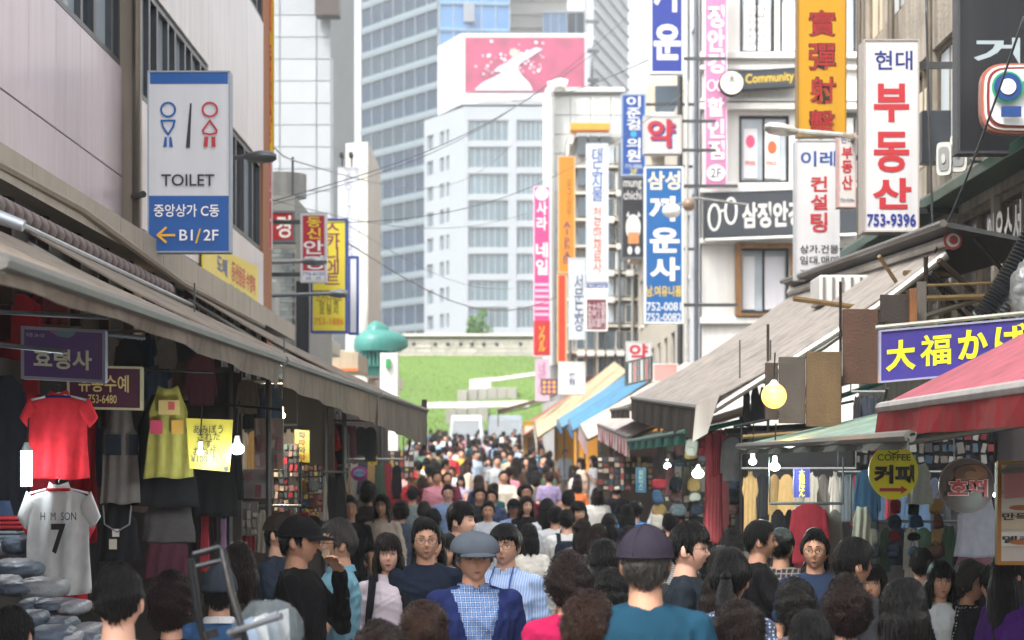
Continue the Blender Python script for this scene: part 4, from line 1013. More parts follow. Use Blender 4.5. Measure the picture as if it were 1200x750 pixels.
# poses: arm joints for the figure's sides: s=+1 is image right when facing the camera
def pose(kind, fem):
    sw = .165 if fem else .185
    P_ = {}
    for s in (-1, 1):
        sh = Vector((s*(sw-.012), 0, 1.372))
        if kind == 'stand': e, w_ = sh+Vector((s*.055, .03, -.28)), sh+Vector((s*.075, -.06, -.52))
        elif kind == 'phone' and s < 0: e, w_ = sh+Vector((s*.06, -.02, -.28)), sh+Vector((.10, -.25, -.26))
        elif kind == 'eat' and s > 0: e, w_ = sh+Vector((s*.05, -.16, -.22)), Vector((.05, -.19, 1.43))
        elif kind == 'eat': e, w_ = sh+Vector((s*.05, -.04, -.28)), sh+Vector((.06, -.22, -.36))
        elif kind == 'strap' and s > 0: e, w_ = sh+Vector((s*.08, -.04, -.27)), sh+Vector((.0, -.17, -.09))
        elif kind == 'browse': e, w_ = sh+Vector((s*.07, -.12, -.24)), sh+Vector((-s*.03, -.36, -.22))
        elif kind == 'swing': e, w_ = sh+Vector((s*.05, -.10*s, -.27)), sh+Vector((s*.05, -.22*s-.05, -.49))
        else: e, w_ = sh+Vector((s*.055, .03, -.28)), sh+Vector((s*.075, -.06, -.52))
        st = {'stand': .07, 'swing': .20, 'phone': .10, 'eat': .03, 'strap': .12, 'browse': .02}[kind]*s
        hp = Vector((s*.09, 0, .90)); kn = Vector((s*.10, -.06-max(0, st)*.8+0*st, .49)); an = Vector((s*.10, -st*1.1+.03, .085))
        P_[s] = (sh, e, w_, hp, kn, an)
    return P_
def hand(mb, w_, d, side):
    """palm and five bent fingers; d = direction of the hand"""
    d = d.normalized(); up = Vector((0, 0, 1)) if abs(d.z) < .8 else Vector((0, -1, 0))
    u = d.cross(up).normalized(); n = u.cross(d)
    c = w_+d*.035
    for k in range(4):
        caps(mb, w_+d*.01+u*(k-1.5)*.010, w_+d*.075+u*(k-1.5)*.019, .014, .011, 8)
        L_ = (.034, .040, .037, .028)[k]
        a = w_+d*.078+u*(k-1.5)*.021
        b = a+d*L_-n*.008; e = b+d*L_*.45-n*L_*.55
        caps(mb, a, b, .0088, .008, 8); caps(mb, b, e, .008, .0068, 8)
    a = w_+d*.025-u*.028; b = a+d*.035-u*.018-n*.012
    caps(mb, w_+d*.015-u*.012, a, .014, .012, 8); caps(mb, a, b, .011, .009, 8); caps(mb, b, b+d*.026-n*.01, .009, .007, 8)
def body_mesh(kind, fem, vox=.0066):
    J = pose(kind, fem)
    mb = MB()
    v, fs = usphere(56, 44)
    mb.add([tuple(p) for p in head_surf(v, fem)+np.array(HC)], fs)
    for s in (-1, 1):      # ears
        mb.sphere(HC+Vector((s*.076, .012, -.008)), .011, .019, .031)
        mb.sphere(HC+Vector((s*.071, .002, -.02)), .014, .012, .02)
    nr = .046 if fem else .056
    caps(mb, (0, .028, 1.40), (0, .018, 1.50), nr+.008, nr-.002, 20)
    cw = .150 if fem else .172
    ell(mb, [(.84, .13, .095, 0, 0), (.92, .155, .105, 0, 0), (1.05, .125, .09, 0, 0), (1.18, cw*.9, .10, 0, 0), (1.30, cw, .105, 0, .0), (1.37, cw*.9, .085, 0, .008), (1.41, cw*.62, .06, 0, .015), (1.445, .05, .04, 0, .02)])
    for s, (sh, e, w_, hp, kn, an) in J.items():
        caps(mb, sh, e, .046 if not fem else .04, .037 if not fem else .032)
        caps(mb, e, w_, .038 if not fem else .032, .026 if not fem else .022)
        hd = (w_-e)
        if kind == 'eat' and s > 0: hd = Vector((-.5, .15, .6))
        if kind == 'phone' and s < 0: hd = Vector((.5, -.7, .2))
        hand(mb, w_, hd, s)
        caps(mb, hp, kn, .078, .052); caps(mb, kn, an, .05, .036)
        caps(mb, an+Vector((0, .03, -.045)), an+Vector((0, -.13, -.05)), .034, .028)
    return remesh(mb, vox, 'person_body')
def top_mesh(kind, fem, sleeve, seed, loose=.0, hem=.80, vox=.0095, openf=0.):
    J = pose(kind, fem); mb = MB(); cw = (.150 if fem else .172)+.016+loose; q = loose
    ell(mb, [(hem, .158+q, .122+q, 0, 0), (hem+.12, .162+q, .122+q, 0, 0), (1.05, .145+q*1.2, .112+q, 0, 0), (1.18, cw*.94, .122+q, 0, 0), (1.30, cw*1.0, .126+q, 0, .0), (1.37, cw*.92, .102+q, 0, .008), (1.415, cw*.66, .078, 0, .017), (1.452 if not openf else 1.468, .066, .058, 0, .022)])
    for s, (sh, e, w_, hp, kn, an) in J.items():
        r0 = (.058 if not fem else .051)+q*.8
        if sleeve == 'short': caps(mb, sh, sh.lerp(e, .62), r0, r0+.004)
        elif sleeve == 'none': caps(mb, sh, sh.lerp(e, .05), r0*.85, r0*.7)
        else:
            caps(mb, sh, e, r0, .054+q*.7); caps(mb, e, w_.lerp(e, .05), .053+q*.7, .041+q*.5)
    for s, (sh, *_r) in J.items(): caps(mb, (s*.045, .018, 1.437 if not fem else 1.43), sh+Vector((-s*.01, 0, .014)), .026+q*.5, .046 if not fem else .040)
    base = wrinkle(.0125 if sleeve != 'short' else .011, seed)
    def post(a, n):
        a0 = a; a = base(a, n); fz = np.clip((1.40-a0[:, 2])/.06, 0, 1)[:, None]; a = a0+(a-a0)*(.15+.85*fz)
        # fabric drapes: soft vertical folds growing towards the hem
        k = np.clip((1.25-a[:, 2])/.4, 0, 1)*(np.abs(a[:, 0]) < .24)
        ang = np.arctan2(a[:, 1], a[:, 0])
        f = np.sin(ang*7+seed+3*a[:, 2])*.006*k
        a = a+n*np.array([1, 1, 0])*f[:, None]
        return a
    me = remesh(mb, vox, 'top', 1, post)
    if openf:
        import bmesh
        bm = bmesh.new(); bm.from_mesh(me)
        bmesh.ops.delete(bm, geom=[v for v in bm.verts if v.co.y < -.02 and abs(v.co.x) < openf+.06*max(0, v.co.z-1.2)/.25-.0 and v.co.z > hem-.02 and abs(v.co.x) < .12], context='VERTS')
        bm.to_mesh(me); bm.free()
    return me
def trousers_mesh(kind, fem, seed, skirt=False, shorts=False):
    J = pose(kind, fem); mb = MB()
    ell(mb, [(.82, .14, .108, 0, 0), (.93, .162, .118, 0, 0), (1.02, .142, .104, 0, 0)])
    if skirt:
        ell(mb, [(.50, .21, .17, 0, -.02), (.7, .185, .14, 0, -.01), (.9, .165, .12, 0, 0)], 32)
    else:
        for s, (sh, e, w_, hp, kn, an) in J.items():
            caps(mb, hp, kn, .090, .066)
            if not shorts: caps(mb, kn, an+Vector((0, 0, .02)), .064, .056)
    return remesh(mb, .013, 'trousers', 1, wrinkle(.010, seed))
def shoes_mesh(kind, fem):
    mb = MB()
    for s, (sh, e, w_, hp, kn, an) in pose(kind, fem).items():
        c = an
        prof = [(.045, .030, .05), (.02, .036, .055), (-.05, .040, .045), (-.11, .043, .034), (-.15, .03, .022)]
        rings = []
        for (y, r_, h_) in prof:
            rings.append([Vector((c.x+r_*math.cos(q), c.y+y, max(.0, .0+h_*.9+h_*math.sin(q)*.9))) for q in [k*2*math.pi/12 for k in range(12)]])
        mb.loft(rings)
    return mb.mesh('shoes', smooth=2)

# hair ------------------------------------------------------------------
def hair_mesh(style, seed=1):
    rg = np.random.RandomState(seed); rr = random.Random(seed)
    v, fs = usphere(96, 64)
    x, y, z = v.T
    az = np.abs(np.arctan2(x, -y))            # 0 = face, pi = back
    base = head_surf(v, 0)
    nrm = v/np.array([.076, .094, .114]); nrm /= np.linalg.norm(nrm, axis=1)[:, None]
    under = style == 'under'
    if under: style = 'crew'
    short = style in ('short', 'shortb', 'crew', 'shortc')
    if style == 'crew': th = .011+.006*sstep(.2, .9, z)
    if under: th = .0125-.0075*sstep(.0, .16, z)
    elif style == 'crew': pass
    elif short: th = .012+.013*sstep(.0, .9, z)+.004*np.sin(x*5+seed)*sstep(.2, .8, z)
    if style == 'curly': th = .024+.012*sstep(-.2, .8, z)
    elif style in ('bob', 'long', 'pony'): th = .012+.010*sstep(.1, .9, z)-.004*np.exp(-((x-.12*(1 if seed % 2 else -1))/.05)**2)*(z > .6)
    th = th*np.ones(len(v))+(.0 if under else 1.)*.0045*np.sin(base@rg.normal(0, 22, 3)+seed)+.003*np.sin(base@rg.normal(0, 40, 3))
    # hair line per azimuth: lowest z that carries hair
    if short:
        line = np.interp(az, [0, .5, .8, 1.05, 1.25, 1.5, 1.75, 2.1, math.pi], [.62, .56, .5, .35, -.18, -.12, .12, -.35, -.62])
        if style == 'shortb': line = np.interp(az, [0, .35, .7, 1.05, 1.25, 1.5, 1.75, 2.1, math.pi], [.30, .33, .35, .28, -.25, -.2, .05, -.4, -.66])
    elif style == 'curly':
        line = np.interp(az, [0, .6, .95, 1.2, 1.6, 2.0, math.pi], [.5, .45, .25, -.35, -.5, -.7, -.8])
    else:
        line = np.interp(az, [0, .5, .8, 1.0, 1.3, 1.7, math.pi], [.58, .46, .25, -.45, -.8, -.9, -.95]) if style != 'pony' else np.interp(az, [0, .6, 1.0, 1.3, 1.6, 2.0, math.pi], [.6, .5, .3, -.0, .1, -.3, -.65])
    if style == 'bang' or seed % 3 == 0 and style in ('bob', 'long'):
        line = np.where(az < .7, np.minimum(line, .24), line)
    jag = .05*np.sin(az*23+seed)+.03*np.sin(az*51+2*seed)
    k = sstep(line-.05+jag, line+.10+jag, z)
    strand = np.sin(az*38+4*np.sin(z*3+seed)+np.sign(x)*1.)*.0028+np.sin(az*17+seed+2*z)*.002
    if style == 'curly':
        K = rg.normal(0, 55, (6, 3)); s_ = np.zeros(len(v))
        for i in range(6): s_ += np.sin(base@K[i]+i)
        strand = s_*.0026
        big = np.sin(base@rg.normal(0, 26, 3))*.006; th = th+big
    off = -.014*(1-k)+(th+strand)*k
    p = base+nrm*off[:, None]
    if style in ('long', 'bob', 'pony'): p[:, 2] += 0
    mb = MB(); mb.add([tuple(q) for q in p+np.array(HC)], fs)
    if style in ('long', 'bob'):
        L_ = .33 if style == 'long' else .135
        N = 44; M = 12; ro = []; ri = []
        a0 = .98 if style == 'long' else .92
        for j in range(M+1):
            t = j/M; zz = .03-(L_+.05)*t
            row_o = []; row_i = []
            for i in range(N+1):
                a = a0+(2*math.pi-2*a0)*i/N
                ab = min(a, 2*math.pi-a)
                b0 = min(1, t/.3); b0 = b0*b0*(3-2*b0)
                rx, ry = .074+.018*b0+(.012 if style == 'bob' else .010)*math.sin(min(1, t*1.3)*2.2), .088+.022*b0
                if style == 'long': rx *= 1+.12*t; ry *= (1-.05*t)
                else: rx *= 1-.16*max(0, t-.6); ry *= 1-.22*max(0, t-.5)
                w_ = .003*math.sin(a*31+seed+5*t)+.002*math.sin(a*13+9*t)+(.006*math.sin(a*5+9*t+seed) if seed % 2 else 0)*t
                yy = -math.cos(a)*ry+.012*(1-t)+(.0 if style == 'bob' else .010*t)
                zj = zz-(.02*math.sin(a*9+seed)+.012*math.sin(a*23))*t
                row_o.append(Vector((math.sin(a)*(rx+w_), yy+math.copysign(w_, -math.cos(a)), zj))+HC)
                row_i.append(Vector((math.sin(a)*(rx-.016), (-math.cos(a)*(ry-.018))+.012*(1-t), zj+.004))+HC)
            ro.append(row_o); ri.append(row_i)
        rings = [o_+i_[::-1] for o_, i_ in zip(ro, ri)]
        mb.loft(rings)
    if style == 'pony':
        mb.sphere(HC+Vector((0, .115, .02)), .026, .022, .024)
        pts = [HC+Vector((0, .115+.03*math.sin(t*2.5), .02-.26*t)) for t in [i/10 for i in range(11)]]
        rings = []
        for i, c in enumerate(pts):
            r_ = .030*math.sin(.35+2.5*i/10)+.006
            rings.append([c+Vector((math.cos(q)*r_*(1.2+.1*math.sin(q*7)), math.sin(q)*r_*.8, 0)) for q in [k_*2*math.pi/18 for k_ in range(18)]])
        mb.loft(rings[::-1])
    # loose strands that break the outline
    idx = np.where(k > .9)[0]
    if under: idx = idx[z[idx] < .0]
    n = {'curly': 1000, 'crew': 500}.get(style, 900)
    for _ in range(n):
        i = int(rg.choice(idx)); b_ = Vector(p[i])+HC; nn = Vector(nrm[i])
        if style == 'curly':
            u = nn.orthogonal().normalized(); u.rotate(Matrix.Rotation(rr.uniform(0, 6.28), 3, nn)); q = nn.cross(u)
            R_ = rr.uniform(.006, .012); w_ = .0016
            vs = []
            for s_ in range(6):
                t = s_/5*math.pi*1.2
                c = b_+u*math.sin(t)*R_+nn*(1-math.cos(t))*R_*.7-nn*.002
                vs += [c-q*w_, c+q*w_]
            mb.add(vs, [(2*s_, 2*s_+1, 2*s_+3, 2*s_+2) for s_ in range(5)])
        else:
            dn = Vector((0, 0, -1)); tdir = (dn-nn*dn.dot(nn))
            if tdir.length < .2: tdir = Vector((rr.gauss(0, 1), rr.gauss(0, 1), 0)); tdir -= nn*tdir.dot(nn)
            tdir.normalize(); q = nn.cross(tdir)
            tdir = (tdir+q*rr.uniform(-.5, .5)).normalized()
            L_ = rr.uniform(.02, .05) if short else rr.uniform(.03, .08); w_ = rr.uniform(.001, .0032)
            lift = rr.uniform(.0, .009 if short else .005)
            vs = []
            for s_ in range(4):
                t = s_/3; c = b_+tdir*L_*t+nn*(.001+lift*t-L_*t*t*(.35 if abs(nn.z) < .95 else .25))
                vs += [c-q*w_*(1-t*.9), c+q*w_*(1-t*.9)]
            mb.add(vs, [(2*s_, 2*s_+1, 2*s_+3, 2*s_+2) for s_ in range(3)])
    return mb.mesh('hair', smooth=2)
def cap_mesh(kind):
    v, fs = usphere(40, 30); x, y, z = v.T
    if kind == 'cap':
        zz = np.where(z < .1, .1+(z-.1)*.05, z)
        p = np.stack([x*.092*(1-.06*z), y*.108, zz*.112+.014], 1)
        mb = MB(); mb.add([tuple(q) for q in p+np.array(HC)], fs)
        br = []
        n = 14
        for i in range(n+1):
            a = -1.05+2.1*i/n
            br.append((Vector((math.sin(a)*.09, -math.cos(a)*.104, .03))+HC, Vector((math.sin(a)*.088, -math.cos(a)*.104-.075*math.cos(a*1.35)**.7 if abs(a) < 1.1 else 0, .012-.0*a))+HC))
        vs = []
        for a, b in br: vs += [a, b, b-Vector((0, 0, .006)), a-Vector((0, 0, .006))]
        mb.add(vs, [f for i in range(n) for f in ((4*i, 4*i+1, 4*i+5, 4*i+4), (4*i+1, 4*i+2, 4*i+6, 4*i+5), (4*i+3, 4*i+7, 4*i+6, 4*i+2))])
        mb.sphere(HC+Vector((0, 0, .126)), .007)
        for q in range(3):
            a0 = q*math.pi/3
            mb.tube([HC+Vector((math.cos(a0)*math.sin(t)*.090, math.sin(a0)*math.sin(t)*.107, .0155+math.cos(t)*.112)) for t in [-1.45+2.9*i/16 for i in range(17)]], .0018, n=5)
        mb.tube([HC+Vector((math.sin(a)*.060, .090+.0*a, .034)) for a in [i*.1 for i in range(-8, 9)]], .004, n=5)
    elif kind == 'flat':
        bulge = 1+.10*np.clip(-y, 0, 1)
        zz = np.clip(z, -.05, 1)
        p = np.stack([x*.112*bulge, y*.122-.012, zz*.085+.048-.018*np.clip(-y, 0, 1)*(1-zz)], 1)
        p[:, 2] += .012*np.clip(y, 0, 1)
        mb = MB(); mb.add([tuple(q) for q in p+np.array(HC)], fs)
        vs = []; n = 14
        for i in range(n+1):
            a = -1.0+2.0*i/n
            A_ = Vector((math.sin(a)*.100, -math.cos(a)*.112, .046))+HC; B_ = Vector((math.sin(a)*.096, -.10-.062*math.cos(a*1.4), .022))+HC
            vs += [A_, B_, B_-Vector((0, 0, .008)), A_-Vector((0, 0, .01))]
        mb.add(vs, [f for i in range(n) for f in ((4*i, 4*i+1, 4*i+5, 4*i+4), (4*i+1, 4*i+2, 4*i+6, 4*i+5), (4*i+3, 4*i+7, 4*i+6, 4*i+2))])
        mb.sphere(HC+Vector((0, -.01, .133)), .008, .008, .004)
    elif kind == 'bucket':
        rings = []
        for (r_, zz) in ((.165, .005), (.16, .012), (.10, .05), (.098, .10), (.085, .135), (.04, .148), (.001, .15)):
            rings.append([HC+Vector((math.cos(q)*r_, math.sin(q)*r_*1.1, zz+.008*math.sin(3*q)*(r_ > .14))) for q in [k*2*math.pi/28 for k in range(28)]])
        mb = MB(); mb.loft(rings)
    elif kind == 'beanie':
        zz = np.clip(z, .0, 1)
        p = np.stack([x*.092, y*.108, zz*.135], 1)+(np.sin(np.arctan2(y, x)*30)*.0015)[:, None]*v
        mb = MB(); mb.add([tuple(q) for q in p+np.array(HC)+np.array([0, .01, .01])], fs)
    return mb.mesh('hat', smooth=2)
def patch(pts_fn, n=8, m=3):
    vs = [pts_fn(i/n, j/m) for i in range(n+1) for j in range(m+1)]
    return vs, [(i*(m+1)+j, (i+1)*(m+1)+j, (i+1)*(m+1)+j+1, i*(m+1)+j+1) for i in range(n) for j in range(m)]
def face_parts(fem):
    out = {}
    M_lip = cm('a3564f' if not fem else 'b4484c', 'letter'); 
    mb = MB()
    vs, fs = patch(lambda u, v: hpt((u-.5)*.50, -.50+(v-.5)*.105*math.sin(math.pi*(.08+.84*u)), .0035+.002*math.sin(math.pi*v)), 10, 4); mb.add(vs, fs)
    out['mouth'] = mb.mesh('mouth', mat('lips%d' % fem, '9d5f55' if not fem else 'b04a4e', .5, bump=0), 2)
    mb = MB()
    vs, fs = patch(lambda u, v: hpt((u-.5)*.46, -.497+(v-.5)*.014, .0068), 8, 1); mb.add(vs, fs)
    out['mouth_line'] = mb.mesh('mouth_line', mat('mouth_line', '3a1c1a', .6, bump=0), 2)
    for s, nm in ((-1, 'l'), (1, 'r')):
        mb = MB()
        vs, fs = patch(lambda u, v: hpt(s*(.17+.46*u), .225+.03*math.sin(math.pi*u*.8)+(v-.5)*(.055-.035*u), .003), 8, 2); mb.add(vs, fs)
        out['brow'+nm] = mb.mesh('eyebrow', mat('brow', '1b1513', .8, bump=0), 2)
        mb = MB(); W_, I_, L_ = mat('eye_white', 'cfc4bc', .3, bump=0), mat('iris', '17100d', .15, bump=0), mat('lash', '1a1210', .7, bump=0)
        vs, fs = patch(lambda u, v: hpt(s*(.24+.30*u), .035+(v-.5)*.085*math.sin(math.pi*(.06+.88*u)), .0035+.003*math.sin(math.pi*u)), 8, 4); mb.add(vs, fs, W_)
        vs, fs = patch(lambda u, v: hpt(s*(.395+.052*math.cos(2*math.pi*u)*v), .035+.036*math.sin(2*math.pi*u)*v, .0082), 12, 1); mb.add(vs, fs, I_)
        vs, fs = patch(lambda u, v: hpt(s*(.22+.34*u), .035+.042*math.sin(math.pi*(.06+.88*u))+v*.018, .0078), 8, 1); mb.add(vs, fs, L_)
        out['eye'+nm] = mb.mesh('eye', None, 2)
    return out
def glasses_mesh():
    mb = MB()
    for s in (-1, 1):
        c = HC+Vector((s*.034, -.098, .004))
        mb.tube([c+Vector((math.cos(a)*.026, .004*math.cos(a)*s*1, math.sin(a)*.018)) for a in [i*2*math.pi/16 for i in range(17)]], .0016, n=5)
        mb.tube([c+Vector((s*.026, .002, .004)), HC+Vector((s*.077, -.05, .008)), HC+Vector((s*.08, .01, .004))], .0015, n=5)
    mb.tube([HC+Vector((-.009, -.100, .006)), HC+Vector((.009, -.100, .006))], .0016, n=5)
    return mb.mesh('glasses', smooth=2)
def collar_mesh():
    mb = MB()
    for s in (-1, 1):
        rings = []
        for k in range(9):
            a = s*(.18+2.95*k/8)
            r_ = .066
            c = Vector((math.sin(a)*r_, -math.cos(a)*r_*.95+.02, 1.462+.012*(k/8)))
            o_ = Vector((math.sin(a), -math.cos(a), 0))
            dp = .045 if k < 2 else .034
            rings.append([c, c+o_*.012+Vector((0, 0, -.004)), c+o_*(.022 if k > 1 else .016)+Vector((0, 0, -dp)), c+o_*.012+Vector((0, 0, -dp+.003))])
        mb.loft(rings)
    return mb.mesh('collar', smooth=True)
def backpack_mesh():
    mb = MB()
    v, fs = usphere(28, 20)
    p = np.sign(v)*np.abs(v)**.55*np.array([.14, .08, .22])+np.array([0, .20, 1.16])
    mb.add([tuple(q) for q in p], fs)
    p = np.sign(v)*np.abs(v)**.6*np.array([.10, .04, .09])+np.array([0, .28, 1.06])
    mb.add([tuple(q) for q in p], fs)
    bag = mb.mesh('bag_body', smooth=2)
    mb = MB()
    for s in (-1, 1):
        pts = [(s*.085, .15, 1.36), (s*.09, .07, 1.455), (s*.10, -.02, 1.45), (s*.105, -.11, 1.38), (s*.12, -.145, 1.25), (s*.14, -.13, 1.10), (s*.165, -.02, 1.02), (s*.14, .14, 1.0)]
        pts = [Vector(q) for q in pts]
        vs = []
        for i, q in enumerate(pts):
            t = (pts[min(i+1, 7)]-pts[max(0, i-1)]).normalized(); w_ = t.cross(Vector((0, 0 if i in (1, 2) else (-1 if i < 6 else 0), 1 if i in (1, 2) else 0))+Vector((0, .001, .0))).normalized()
            if i >= 6: w_ = Vector((0, 0, 1))
            n_ = w_.cross(t)
            for (a, b) in ((-1, -1), (1, -1), (1, 1), (-1, 1)): vs.append(q+w_*.024*a*(1 if i < 5 else .5)+n_*.005*b)
        mb.add(vs, [f for i in range(7) for f in [(4*i+k, 4*i+(k+1) % 4, 4*i+4+(k+1) % 4, 4*i+4+k) for k in range(4)]])
    return bag, mb.mesh('strap', smooth=2)
def bag_mesh():
    mb = MB(); v, fs = usphere(20, 14)
    p = np.sign(v)*np.abs(v)**.6*np.array([.06, .15, .12])
    mb.add([tuple(q) for q in p], fs)
    mb.tube([(0, -.1, .08), (0, -.08, .25), (-.02, 0, .52), (0, .08, .25), (0, .1, .08)], .008)
    return mb.mesh('bag_body', smooth=2)

# fabric patterns
def patmat(key, kind, c1, c2, c3=None, sc=30.):
    if key in _M: return _M[key]
    m = mat(key, c1, .9, ns=9, na=.1, bump=.3, bs=260, spec=.12)
    t = m.node_tree; L = t.links.new; b = t.nodes['Principled BSDF']
    src = b.inputs['Base Color'].links[0].from_socket
    tc = t.nodes.new('ShaderNodeTexCoord')
    def mixin(fac, col, prev):
        x_ = t.nodes.new('ShaderNodeMix'); x_.data_type = 'RGBA'; L(fac, x_.inputs[0]); L(prev, x_.inputs[6]); x_.inputs[7].default_value = (*lin(col), 1); return x_.outputs[2]
    def wave(axis, s_, lo, hi, amt=1.):
        wv = t.nodes.new('ShaderNodeTexWave'); wv.bands_direction = axis; wv.inputs['Scale'].default_value = s_; wv.inputs['Distortion'].default_value = .6; wv.inputs['Detail'].default_value = 1
        L(tc.outputs['Object'], wv.inputs['Vector'])
        r_ = t.nodes.new('ShaderNodeValToRGB'); r_.color_ramp.elements[0].position = lo; r_.color_ramp.elements[1].position = hi
        r_.color_ramp.elements[1].color = (amt, amt, amt, 1)
        L(wv.outputs['Fac'], r_.inputs[0]); return r_.outputs[0]
    if kind == 'plaid':
        o = mixin(wave('X', sc, .5, .6, .75), c2, src); o = mixin(wave('Z', sc, .5, .6, .75), c2, o)
        o = mixin(wave('X', sc, .93, .97), c3, o); o = mixin(wave('Z', sc, .93, .97), c3, o)
    elif kind == 'stripe': o = mixin(wave('X', sc, .6, .75, .8), c2, src)
    elif kind == 'hstripe': o = mixin(wave('Z', sc, .5, .6), c2, src)
    elif kind == 'dots':
        vo = t.nodes.new('ShaderNodeTexVoronoi'); vo.inputs['Scale'].default_value = sc; vo.inputs['Randomness'].default_value = .25
        L(tc.outputs['Object'], vo.inputs['Vector'])
        r_ = t.nodes.new('ShaderNodeValToRGB'); r_.color_ramp.elements[0].position = .28; r_.color_ramp.elements[1].position = .33
        r_.color_ramp.elements[0].color = (1, 1, 1, 1); r_.color_ramp.elements[1].color = (0, 0, 0, 1)
        L(vo.outputs['Distance'], r_.inputs[0]); o = mixin(r_.outputs[0], c2, src)
    elif kind == 'flower':
        vo = t.nodes.new('ShaderNodeTexNoise'); vo.inputs['Scale'].default_value = sc; L(tc.outputs['Object'], vo.inputs['Vector'])
        r_ = t.nodes.new('ShaderNodeValToRGB'); r_.color_ramp.elements[0].position = .55; r_.color_ramp.elements[1].position = .6
        L(vo.outputs[0], r_.inputs[0]); o = mixin(r_.outputs[0], c2, src)
    L(o, b.inputs['Base Color'])
    return m
SK = [mat('skin_a', 'bd8f76', .5, ns=7, na=.10, bump=.12, bs=90, spec=.4), mat('skin_b', 'b98a70', .5, ns=7, na=.12, bump=.12, bs=90, spec=.4), mat('skin_c', 'cfa08a', .48, ns=7, na=.08, bump=.08, bs=90, spec=.4), mat('skin_d', '9c6c52', .52, ns=7, na=.14, bump=.2, bs=70, spec=.4)]
def hairmat(key, c, rough=.5):
    m = mat('hair_'+key, c, rough*.8, ns=60, na=.5, bump=.9, bs=120, spec=.28)
    t = m.node_tree
    tc = [n for n in t.nodes if n.type == 'TEX_COORD'][0]
    mp = t.nodes.new('ShaderNodeMapping'); mp.inputs['Scale'].default_value = (1.5, 1.5, .10)
    t.links.new(tc.outputs['Object'], mp.inputs['Vector'])
    for n in t.nodes:
        if n.type == 'TEX_NOISE' and 'curl' not in key: t.links.new(mp.outputs[0], n.inputs['Vector']); n.inputs['Scale'].default_value = 150
    return m
HR = {'black': hairmat('black', '060505', .42), 'brown': hairmat('brown', '1c100c', .45), 'red': hairmat('red', '220c11', .48), 'grey': hairmat('grey', '3e3b38', .6), 'dkgrey': hairmat('dkgrey', '1c1b1a', .55), 'light': hairmat('light', '2e1b12', .45), 'white': hairmat('white', '6a6865', .6)}

# prototypes
PR = {'body': {}, 'top': {}, 'leg': {}, 'shoe': {}, 'hair': {}, 'hat': {}}
KINDS_ = {'m': ['stand', 'swing', 'eat', 'browse'], 'f': ['stand', 'phone', 'strap']}
def gb(g, k):
    if (g, k) not in PR['body']: PR['body'][g, k] = body_mesh(k, 1 if g == 'f' else 0)
    return PR['body'][g, k]
def gt(g, k, sl, jacket=False):
    q = (g, k, sl, jacket)
    if q not in PR['top']:
        PR['top'][q] = top_mesh(k, 1 if g == 'f' else 0, sl, len(PR['top'])+3, loose=.016 if jacket else (.002 if sl == 'none' else .004), openf=.055 if jacket else 0, hem=.76 if jacket else .80)
    return PR['top'][q]
def gl(g, k, kind):
    q = (g, k, kind)
    if q not in PR['leg']: PR['leg'][q] = trousers_mesh(k, g == 'f', len(PR['leg']), skirt=kind == 'skirt', shorts=kind == 'shorts')
    return PR['leg'][q]
def gs(g, k):
    if (g, k) not in PR['shoe']: PR['shoe'][g, k] = shoes_mesh(k, g == 'f')
    return PR['shoe'][g, k]
def gh(style, seed):
    if (style, seed) not in PR['hair']: PR['hair'][style, seed] = hair_mesh(style, seed)
    return PR['hair'][style, seed]
def gc(kind):
    if kind not in PR['hat']: PR['hat'][kind] = cap_mesh(kind)
    return PR['hat'][kind]
FACE = {0: face_parts(0), 1: face_parts(1)}
GLS = glasses_mesh(); CLR = collar_mesh(); BPK = backpack_mesh(); BAG = bag_mesh()
def setm(o, m):
    if not o.data.materials: o.data.materials.append(None)
    for s in o.material_slots: s.link = 'OBJECT'; s.material = m
PEOPLE = []
def dk(h, k=.95):
    return ''.join('%02x' % int(int(h[i:i+2], 16)*k) for i in (0, 2, 4))
def place_solve(px, py, hp):
    """depth from the head height in pixels, kept so that the figure's height stays plausible"""
    Y0 = .232*F/hp
    best = None
    for i in range(-60, 61):
        Y = Y0*(1+i*.01)
        h = Z(py, Y)-ground(Y); s = h/1.70
        cost = abs(i)*.012+max(0, abs(s-1)-.08)*9
        if best is None or cost < best[0]: best = (cost, Y, s)
    return best[1], max(.86, min(1.13, best[2])), Z(py, best[1])
